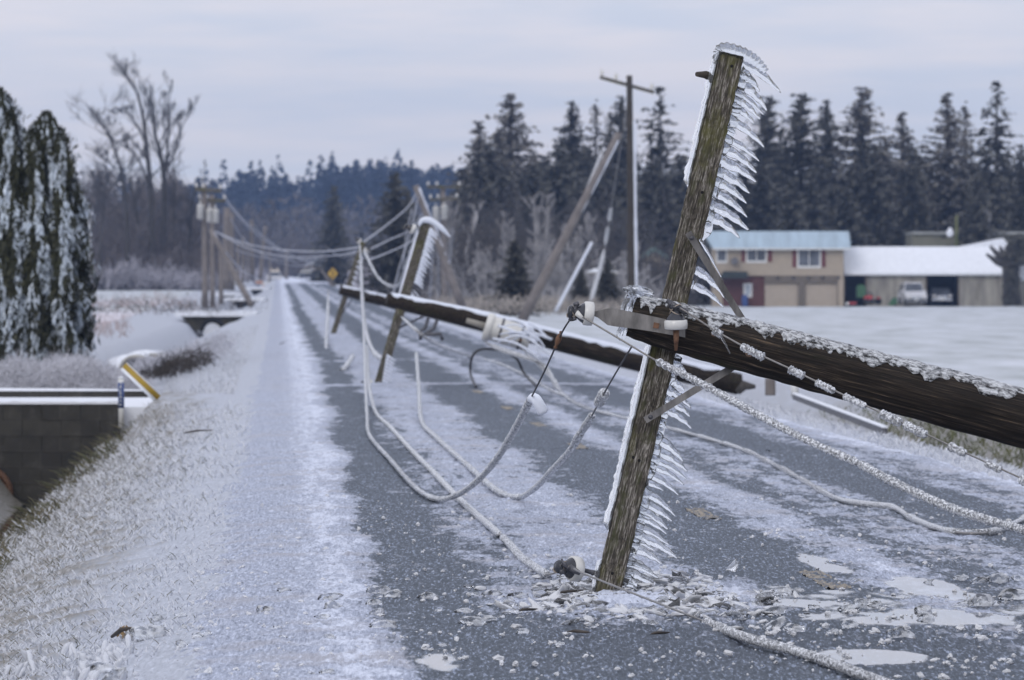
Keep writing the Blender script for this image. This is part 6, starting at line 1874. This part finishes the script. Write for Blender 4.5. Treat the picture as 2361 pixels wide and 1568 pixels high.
twig_mass('brush', 'pale frosted brush at the foot of the far left thicket', 'brush', [(180, 470, [(180, 625), (250, 620), (300, 600), (400, 625), (470, 630)], 664, 790, 802, .6), (550, 610, [(550, 620), (610, 630)], 650, 1300, 1340, .2), (815, 900, [(815, 615), (900, 590)], 690, 640, 720, .2)], 4200, 1.3, 0.045, 'brush', 5)
twig_mass('bushes', 'tangled frosted bushes under the conifers on the right', 'brush', [(960, 1230, [(960, 640), (1050, 560), (1130, 520), (1230, 560)], 708, 570, 640, .4), (1230, 1560, [(1230, 540), (1330, 520), (1420, 560), (1560, 600)], 712, 590, 680, .4), (1080, 1500, [(1080, 470), (1500, 470)], 700, 690, 735, .2)], 7500, 1.7, 0.045, M['thicket_dark'], 7)
twig_mass('frosted_bushes', 'whitish frosted twigs among the bushes on the right', 'brush', [(1000, 1500, [(1000, 640), (1100, 590), (1250, 600), (1500, 630)], 706, 560, 610, 1.0)], 1300, 1.4, 0.05, 'frost_twig', 8)
twig_mass('hedge_bank', 'pale dry grass along the foot of the bushes', 'grass', [(1000, 1460, [(1000, 690), (1460, 694)], 716, 430, 520, 1.0)], 2500, 0.6, 0.03, simple('pale_dry_grass', (0.3, 0.27, 0.24), 0.8, 0.4, .6), 9)

# the forest on the hill
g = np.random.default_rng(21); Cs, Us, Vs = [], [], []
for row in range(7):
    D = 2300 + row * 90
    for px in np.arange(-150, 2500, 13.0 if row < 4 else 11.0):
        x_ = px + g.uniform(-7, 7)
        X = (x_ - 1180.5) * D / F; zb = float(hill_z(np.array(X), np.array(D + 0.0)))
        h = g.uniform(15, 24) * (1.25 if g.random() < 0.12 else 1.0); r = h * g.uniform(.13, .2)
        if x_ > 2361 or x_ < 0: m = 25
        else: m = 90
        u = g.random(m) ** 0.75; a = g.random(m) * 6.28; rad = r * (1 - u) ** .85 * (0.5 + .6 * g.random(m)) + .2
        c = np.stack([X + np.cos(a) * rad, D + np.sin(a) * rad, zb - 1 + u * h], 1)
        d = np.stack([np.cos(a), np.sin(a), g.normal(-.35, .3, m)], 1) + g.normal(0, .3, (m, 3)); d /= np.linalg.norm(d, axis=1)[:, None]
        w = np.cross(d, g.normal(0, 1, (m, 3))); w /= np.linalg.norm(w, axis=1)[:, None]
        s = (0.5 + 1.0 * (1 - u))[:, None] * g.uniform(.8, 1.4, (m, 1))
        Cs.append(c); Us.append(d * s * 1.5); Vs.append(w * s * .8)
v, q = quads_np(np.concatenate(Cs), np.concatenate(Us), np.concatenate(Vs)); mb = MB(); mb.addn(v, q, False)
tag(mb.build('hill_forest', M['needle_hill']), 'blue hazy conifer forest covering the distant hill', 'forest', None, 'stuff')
g = np.random.default_rng(22); Cs, Us, Vs = [], [], []
for k in range(160):        # lower frosted deciduous belt before the hill
    px = g.uniform(430, 1100) if k < 110 else g.uniform(150, 430); D = g.uniform(1350, 1650)
    X = (px - 1180.5) * D / F; h = g.uniform(9, 16); m = 110
    u = g.random(m); a = g.random(m) * 6.28; rad = h * .36 * np.sqrt(np.clip(1 - (2 * u - 1) ** 2, 0.05, 1)) * g.random(m) ** .5
    c = np.stack([X + np.cos(a) * rad, D + np.sin(a) * rad, 1.8 + u * h], 1)
    d = g.normal(0, 1, (m, 3)); d[:, 2] = np.abs(d[:, 2]) + .5; d /= np.linalg.norm(d, axis=1)[:, None]; w = np.cross(d, g.normal(0, 1, (m, 3))); w /= np.linalg.norm(w, axis=1)[:, None]
    Cs.append(c); Us.append(d * .9); Vs.append(w * .22)
v, q = quads_np(np.concatenate(Cs), np.concatenate(Us), np.concatenate(Vs)); mb = MB(); mb.addn(v, q, False)
tag(mb.build('valley_wood', simple('grey_far_wood', (0.115, 0.11, 0.12), 0.85, 0.35, 0.05)), 'grey leafless wood on the flat land below the hill', 'wood', None, 'stuff')

# ---------------------------------------------------------------- iced cedars at the left
M['cedar'] = simple('cedar_green', (0.036, 0.037, 0.014), 0.7, 0.45, 0.9)
def cedar(label, x, yt, yb, D, hw, seed, prof):
    root = empty('cedar', W(x, yb, D), label, 'tree', 'iced cedar hedge')
    hw = hw * 1.25; g = np.random.default_rng(seed); H = (yb - yt) * D / F; s = D / F; b = W(x, yb, D)
    mb = MB(); mb.tube([b + Vector((0, 0, -.3)), b + Vector((0, 0, H * .9))], [0.12, 0.03], 8); mb.build('trunk', M['bark'], root)
    def cloud(n, out, size, stretch, iced):
        u = g.random(n) ** 0.9; a = g.random(n) * 6.28
        rad = np.interp(u, prof[0], prof[1]) * hw * s * (out + (1 - out) * g.random(n)) * (0.80 + .22 * np.sin(a * 3 + u * 25 + seed) + .5 * (fbm(a * 1.3 + seed, u * 9, seed + 5, 3) - .4))
        rad = rad * (1 + g.normal(0, .13, n))
        c = np.stack([b.x + np.cos(a) * rad, b.y + np.sin(a) * rad, b.z + u * H], 1)
        # streaky clumps: ice gathers on drooping sprays
        k = fbm(a * hw * s * 9.5 + seed, u * H * 1.3, seed, 3)
        keep = (k > 0.575 - 0.09 * (1 - u)) if iced else (k < 0.70)
        c, a = c[keep], a[keep]; m = len(c)
        d = np.stack([np.cos(a) * .35, np.sin(a) * .35, np.full(m, -1.0 if iced else 0.9)], 1) + g.normal(0, .32 if iced else .42, (m, 3)); d /= np.linalg.norm(d, axis=1)[:, None]
        w = np.stack([-np.sin(a), np.cos(a), g.normal(0, .3, m)], 1) + g.normal(0, .3, (m, 3)); w /= np.linalg.norm(w, axis=1)[:, None]
        sz = size * g.uniform(.5, 1.3, (m, 1))
        return quads_np(c, d * sz * stretch, w * sz * .55)
    v, q = cloud(15000, .5, .085, 1.15, False); mb = MB(); mb.addn(v, q, False); mb.build('crown', M['cedar'], root)
    v, q = cloud(12000, .93, .048, 1.9, True); mb = MB(); mb.addn(v, q, False); mb.build('iced_sprays', M['ice_spray'], root)
    return root
M['ice_spray'] = simple('iced_spray', (0.50, 0.56, 0.62), 0.35, 0.25, 1.5)
PC = ([0, .1, .35, .6, .8, .93, 1.0], [1.0, 1.05, 1.05, 1.0, .85, .55, .08])
cedar('tall iced cedar cut off by the left edge of the picture', -8, 205, 885, 180, 78, 3, PC)
cedar('iced cedar with a forked thin tip, middle one at the left edge', 108, 262, 885, 177, 62, 5, PC)
cedar('lower iced cedar at the right end of the hedge, leaning out over the ditch', 150, 395, 880, 174, 52, 7, PC)
cedar('iced cedar, dark and full, directly behind the leaning right one', 128, 330, 885, 186, 56, 13, PC)
for x_, y_, h_, sd_, lb_ in ((22, 262, 34, 21, 'narrow iced cedar spire just right of the cut off tall one'), (80, 300, 32, 23, 'narrow iced cedar spire left of the forked tip'), (138, 312, 30, 25, 'narrow iced cedar spire right of the forked tip')):
    cedar(lb_, x_, y_, 885, 173, h_, sd_, PC)
cedar('iced cedar filling the gap between the two tall ones', 48, 300, 885, 182, 64, 9, PC)
twig_mass('ditch_brush', 'pale frosted brambles below the iced cedars', 'brush', [(-20, 235, [(-20, 845), (120, 845), (200, 825), (235, 850)], 900, 135, 168, .66), (180, 330, [(180, 840), (330, 885)], 900, 140, 165, .12), (330, 520, [(330, 835), (420, 805), (520, 770)], 850, 190, 235, .22)], 15000, 0.36, 0.0065, 'brush_near', 12, up=0.4)
twig_mass('dark_ditch_grass', 'brown dead stalks in the ditch beyond the driveway', 'grass', [(340, 480, [(330, 860), (410, 820), (480, 800), (520, 800)], 865, 175, 210, .28), (200, 560, [(200, 690), (560, 690)], 720, 300, 420, .2)], 2600, 0.4, 0.012, 'stick', 13, up=0.6)
twig_mass('field_stubble', 'reddish dry stubble rows in the left field', 'stubble', [(215, 460, [(215, 690), (460, 680)], 722, 400, 560, .85), (220, 300, [(220, 745), (300, 735)], 770, 260, 300, .15)], 650, 0.4, 0.014, simple('stubble', (0.36, 0.28, 0.26), 0.8, .3, .5), 14, up=1.2)

# ================================================================== ICED GRASS, RUBBLE, BROKEN ICE
def blades(name, label, n, lr, dr, hgt, rad, mat, seed, lean=0.5, S=5, dens=None, kind='stuff', cat='grass', bias=0.0, tip=0.7, K=4):
    g = np.random.default_rng(seed)
    D = 1 / (1 / dr[0] + (1 / dr[1] - 1 / dr[0]) * g.random(n) ** (1.0))
    l = lr[0] + (lr[1] - lr[0]) * g.random(n)
    if dens is not None:
        k = g.random(n) < dens(l, D); l, D = l[k], D[k]
    n = len(l)
    sc = np.clip(D / 60.0, 0.8, 1.5)
    z = gz(l, D)
    h = hgt * (0.35 + 1.0 * g.random(n) ** 1.5) * sc
    a = g.random(n) * 6.28
    dx = np.cos(a) * lean + bias; dy = np.sin(a) * lean * 1.5
    base = np.stack([LX(l, D), D, z - 0.02], 1)
    P = [base]
    for k in range(1, K):
        t = k / (K - 1)
        P.append(base + np.stack([dx * h * t ** 1.6, dy * h * t ** 1.6, h * (t - 0.28 * lean * t ** 2.5)], 1))
    P = np.stack(P, 1)
    r = rad * sc[:, None] * (0.7 + .7 * g.random(n))[:, None] * np.interp(np.linspace(0, 1, K), [0, .6, .92, 1], [0.7, 1.0, tip, 0.1])[None, :]
    v, q = tubes_np(P, r, S)
    mb = MB(); mb.addn(v, q, True)
    return tag(mb.build(name, M[mat]), label, cat, None, kind)


def bank_dens(l, D):
    patch = fbm(l * 1.6, D * 0.35, 91, 3)
    edge = np.interp(l, [-2.6, -2.2, -1.2, -0.75, -0.45, -0.25], [0.5, 1, 1, 0.75, 0.30, 0.0])
    return edge * sstep(0.3, 0.58, patch + 0.14 * (l < -1.0))
blades('iced_grass', 'grass blades sealed in clear ice on the left bank', 34000, (-2.7, -0.25), (30, 113), 0.062, 0.0044, 'ice_grass', 31, 0.75, dens=bank_dens)
blades('green_grass', 'green and brown blades poking through the ice on the left bank', 10000, (-2.9, -0.4), (30, 113), 0.065, 0.0024, 'dry_grass', 33, 0.8, S=3, dens=lambda l, D: bank_dens(l, D) * np.interp(l, [-2.6, -1.6, -0.9, -0.4], [1, 1, .6, .3]))
blades('dry_fringe', 'dry brown grass hanging over the lower edge of the left bank', 6000, (-2.75, -2.1), (45, 120), 0.11, 0.0045, 'dry_grass', 35, 0.9, S=3, bias=-0.4, dens=lambda l, D: sstep(.35, .6, fbm(l * 2, D * .4, 95, 3)))
blades('iced_fringe', 'large glassy ice fingers around grass at the near left corner', 420, (-1.35, -0.60), (31, 40), 0.10, 0.017, 'ice_grass', 37, 0.45, S=8, tip=1.0, K=6, dens=lambda l, D: sstep(.4, .6, fbm(l * 4, D * 1.2, 99, 3) + .3 * sstep(37, 32, D) - .25 * sstep(-.9, -.6, l)))
blades('far_bank_grass', 'frosty short grass on the road bank beyond the driveway', 5000, (-2.4, -0.7), (124, 300), 0.05, 0.006, 'ice_grass', 39, 0.7, S=3)
blades('verge_grass', 'iced tufts of grass along the right verge', 8000, (6.3, 7.6), (52, 140), 0.07, 0.0055, 'ice_grass', 41, 0.6, S=4, dens=lambda l, D: sstep(.32, .6, fbm(l * 1.5, D * .3, 97, 3) + .12 * (l > 6.8)))
blades('ditch_grass', 'green grass in the ditch behind the right verge', 10000, (9.5, 11.1), (60, 150), 0.10, 0.006, 'green_grass', 43, 0.6, S=3, dens=lambda l, D: sstep(.36, .62, fbm(l * 1.1, D * .12, 101, 4) + .3 * sstep(.9, .2, np.abs(l - 10.3))) * sstep(60, 72, D) * sstep(150, 125, D))


def ico(sub=1):
    t = (1 + 5 ** .5) / 2
    v = [(-1, t, 0), (1, t, 0), (-1, -t, 0), (1, -t, 0), (0, -1, t), (0, 1, t), (0, -1, -t), (0, 1, -t), (t, 0, -1), (t, 0, 1), (-t, 0, -1), (-t, 0, 1)]
    f = [(0, 11, 5), (0, 5, 1), (0, 1, 7), (0, 7, 10), (0, 10, 11), (1, 5, 9), (5, 11, 4), (11, 10, 2), (10, 7, 6), (7, 1, 8), (3, 9, 4), (3, 4, 2), (3, 2, 6), (3, 6, 8), (3, 8, 9), (4, 9, 5), (2, 4, 11), (6, 2, 10), (8, 6, 7), (9, 8, 1)]
    v = [Vector(p).normalized() for p in v]
    for _ in range(sub):
        c = {}; nf = []
        def mid(a, b):
            k = (min(a, b), max(a, b))
            if k not in c: v.append(((v[a] + v[b]) / 2).normalized()); c[k] = len(v) - 1
            return c[k]
        for a, b, d in f:
            x, y, z = mid(a, b), mid(b, d), mid(d, a); nf += [(a, x, z), (b, y, x), (d, z, y), (x, y, z)]
        f = nf
    return np.array([list(p) for p in v]), np.array(f)
ICO_V, ICO_F = ico(1)
ICO2_V, ICO2_F = ico(2)


def rocks(centres, sizes, seed, flat=0.5, long_=1.6):
    g = np.random.default_rng(seed); n = len(centres); m = len(ICO_V)
    k = 1 + g.normal(0, .22, (n, m))
    sc = np.stack([g.uniform(.7, long_, n), g.uniform(.7, 1.3, n), g.uniform(.5, 1.1, n) * flat * 2], 1)
    V = ICO_V[None] * k[:, :, None] * sc[:, None, :] * np.asarray(sizes)[:, None, None]
    a, t = g.random(n) * 6.28, g.normal(0, .35, n)
    ca, sa, ct, st = np.cos(a), np.sin(a), np.cos(t), np.sin(t)
    x, y, z = V[..., 0], V[..., 1], V[..., 2]
    x, z = x * ct[:, None] - z * st[:, None], x * st[:, None] + z * ct[:, None]
    x, y = x * ca[:, None] - y * sa[:, None], x * sa[:, None] + y * ca[:, None]
    V = np.stack([x, y, z], -1) + np.asarray(centres)[:, None, :]
    q = (ICO_F[None] + (np.arange(n) * m)[:, None, None]).reshape(-1, 3)
    return V.reshape(-1, 3), q


# heap of crushed ice round the crossarm foot
g = np.random.default_rng(51); n = 2300
D = np.clip(g.normal(41.3, 1.35, n), 37.2, 45.5)
l = np.where(g.random(n) < .62, g.normal(2.02, .30, n), g.normal(1.5, .26, n))
k = (l > 1.05) & (l < 2.75) & (fbm(l * 4, D * 1.2, 53, 3) > .36 + .16 * (np.abs(l - 1.9) > .5)); l, D = l[k], D[k]; n = len(l)
hp = 0.06 * np.exp(-(((l - 2.05) / .33) ** 2 + ((D - 42.6) / 1.0) ** 2)) * sstep(41.2, 42.4, D)
s = 0.008 + 0.032 * g.random(n) ** 2.6
s = np.where((D < 41.95) & (D > 39.6) & (np.abs(l - 1.83) < .16), np.minimum(s, 0.009), s)
c = np.stack([LX(l, D), D, gz(l, D) + hp * g.random(n) + s * .35], 1)
hf = g.random(n) < .45
v, q = rocks(c[hf], s[hf] * 1.1, 56, 0.24, 2.4); mb = MB(); mb.addn(v, q, True)
tag(mb.build('ice_shards', M['ice_rub2']), 'clear glassy ice shards mixed into the heap at the crossarm foot', 'broken ice', None, 'stuff')
v, q = rocks(c[~hf], s[~hf], 55, 0.24, 2.3); mb = MB(); mb.addn(v, q, True)
tag(mb.build('crushed_ice', M['ice_rub']), 'heap of crushed ice shards around the foot of the nearest crossarm', 'broken ice', None, 'stuff')
# scattered crumbs over the near road and shoulder
n = 5200; D = 1 / (1 / 32.5 + (1 / 62 - 1 / 32.5) * g.random(n)); l = g.uniform(-.5, 5.2, n)
k = g.random(n) < 0.12 + .55 * sstep(.5, .68, fbm(l * 3, D * .8, 57, 3)); l, D = l[k], D[k]; n = len(l)
s = 0.004 + 0.011 * g.random(n) ** 3
c = np.stack([LX(l, D), D, gz(l, D) + s * .5 + .004], 1)
v, q = rocks(c, s, 59, 0.5, 1.8); mb = MB(); mb.addn(v, q, False)
tag(mb.build('ice_crumbs', M['ice_rub']), 'small crumbs of ice scattered over the near asphalt and shoulder', 'broken ice', None, 'stuff')
# individual lumps one can point to
def chunk(x, y, sz, lab, grp, lng=1.8, seed=0, mat='ice_lump'):
    sz = sz * 0.8
    p = G(x, y, 0.0); l = p.x - RS * p.y
    c = Vector((p.x, p.y, float(gz(l, p.y)) + sz * .42))
    g = np.random.default_rng(seed)
    k = 0.55 + 0.95 * fbm(ICO2_V[:, 0] * 1.5 + seed * 3.1 + 50, ICO2_V[:, 1] * 1.5 + ICO2_V[:, 2] * 1.3 + 50, seed, 4, 0.6) + 0.05 * g.normal(0, 1, len(ICO2_V)); a = g.uniform(-.5, .5)
    V = ICO2_V * k[:, None] * np.array([lng * g.uniform(.8, 1.15), 1.1, .8 * g.uniform(.7, 1.2)]) * sz
    tl_ = g.normal(0, .18); V = np.stack([V[:, 0] * math.cos(tl_) - V[:, 2] * math.sin(tl_), V[:, 1], V[:, 0] * math.sin(tl_) + V[:, 2] * math.cos(tl_)], 1)
    V = np.stack([V[:, 0] * math.cos(a) - V[:, 1] * math.sin(a), V[:, 0] * math.sin(a) + V[:, 1] * math.cos(a), V[:, 2]], 1) + np.array(list(c))
    mb = MB(); mb.addn(V, ICO2_F, True)
    return tag(mb.build('ice_chunk', M[mat]), lab, 'ice chunk', grp)
G1, G2, G3 = 'ice chunks on the left lane', 'ice chunks in the puddled right lane', 'ice chunks on the left shoulder'
for k, (x, y, s) in enumerate(((872, 1372, .05), (905, 1378, .036), (862, 1395, .03), (868, 1418, .034), (880, 1452, .042), (988, 1382, .036), (1072, 1414, .032), (1092, 1440, .044), (1118, 1432, .038), (1135, 1376, .04), (1165, 1392, .034), (1195, 1380, .036), (1010, 1410, .016), (1085, 1320, .014), (940, 1338, .014), (1020, 1490, .016), (1290, 1488, .018), (1205, 1460, .02))):
    chunk(x, y, s, 'clear ice chunk on the dark asphalt left of the crossarm foot', G1, 1.9, k, 'ice_lump')
for k, (x, y, s) in enumerate(((1805, 1368, .042), (1785, 1418, .042), (1782, 1450, .044), (1830, 1456, .04), (1880, 1405, .026), (1955, 1408, .038), (1985, 1396, .032), (2020, 1398, .026), (1960, 1448, .04), (1920, 1462, .028), (2130, 1410, .036), (2135, 1428, .034), (2080, 1472, .045), (2265, 1398, .058), (2225, 1394, .03), (2300, 1344, .05), (2255, 1346, .035), (2215, 1338, .034), (2342, 1384, .055), (2350, 1340, .03), (1975, 1345, .024), (2140, 1345, .022), (1840, 1366, .03))):
    chunk(x, y, s, 'clear ice chunk lying in the thin meltwater of the right lane', G2, 1.7, k + 30)
for k, (x, y, s) in enumerate(((345, 1442, .07), (312, 1432, .05), (362, 1402, .03), (415, 1404, .024), (420, 1478, .03), (455, 1462, .022), (475, 1458, .02), (612, 1412, .034), (655, 1365, .034), (640, 1348, .016), (760, 1385, .05), (770, 1408, .045), (745, 1428, .03), (640, 1450, .022), (650, 1472, .02), (760, 1475, .03), (720, 1560, .02), (755, 1556, .028), (230, 1500, .06), (262, 1530, .05))):
    chunk(x, y, s, 'glassy ice lump resting on the icy shoulder at the lower left', G3, 1.6, k + 60, 'ice_lump')
# frozen leaf clump at the left
p = G(302, 1428, 0.0); g = np.random.default_rng(5); n = 60
C = np.stack([p.x + g.normal(0, .035, n), p.y + g.normal(0, .10, n), float(gz(p.x - RS * p.y, p.y)) + 0.0 + .05 * g.random(n)], 1)
U = g.normal(0, 1, (n, 3)); U /= np.linalg.norm(U, axis=1)[:, None]; Vd = np.cross(U, g.normal(0, 1, (n, 3))); Vd /= np.linalg.norm(Vd, axis=1)[:, None]
v, q = quads_np(C, U * .018, Vd * .010); mb = MB(); mb.addn(v, q, False)
tag(mb.build('leaf_clump', simple('dead_leaves', (0.2, 0.13, 0.06), .8, .4, 30)), 'clump of brown dead leaves frozen into the lower left bank', 'leaves')
for (xa, ya, xb, yb, lab) in ((1285, 1368, 1352, 1360, 'dark wood splinter lying left of the crossarm foot'), (1308, 1456, 1362, 1458, 'dark splinter in the crushed ice below the crossarm foot'), (1195, 1408, 1240, 1404, 'flat dark splinter at the left end of the crushed ice'), (1500, 1462, 1545, 1458, 'dark splinter at the right end of the crushed ice'), (2120, 1572, 2158, 1572, 'black bark strip floating in the front puddle')):
    A_, B_ = G(xa, ya, .02), G(xb, yb, .02); d = (B_ - A_).normalized()
    mb = MB(); mb.tube([A_, A_.lerp(B_, .3) + Vector((0, 0, .004)), A_.lerp(B_, .8), B_], [0.002, 0.008, 0.006, 0.001], 5, flat=3.0)
    tag(mb.build('wood_splinter', M['stick']), lab, 'splinter')

# ================================================================== HAZE
mb = MB(); mb.box(-900, 900, -60, 3300, -7.0, 78.0)
hz = mb.build('haze', M['snow'])
hm = bpy.data.materials.new('haze_air'); hm.use_nodes = True
nt = hm.node_tree; nt.nodes.clear()
o_ = nt.nodes.new('ShaderNodeOutputMaterial'); pv = nt.nodes.new('ShaderNodeVolumePrincipled')
pv.inputs['Color'].default_value = (0.41, 0.59, 1.0, 1)
pv.inputs['Density'].default_value = 0.00013
nt.links.new(pv.outputs[0], o_.inputs['Volume'])
hz.data.materials.clear(); hz.data.materials.append(hm)
tag(hz, 'thin blue winter haze filling the valley', 'haze', None, 'stuff')
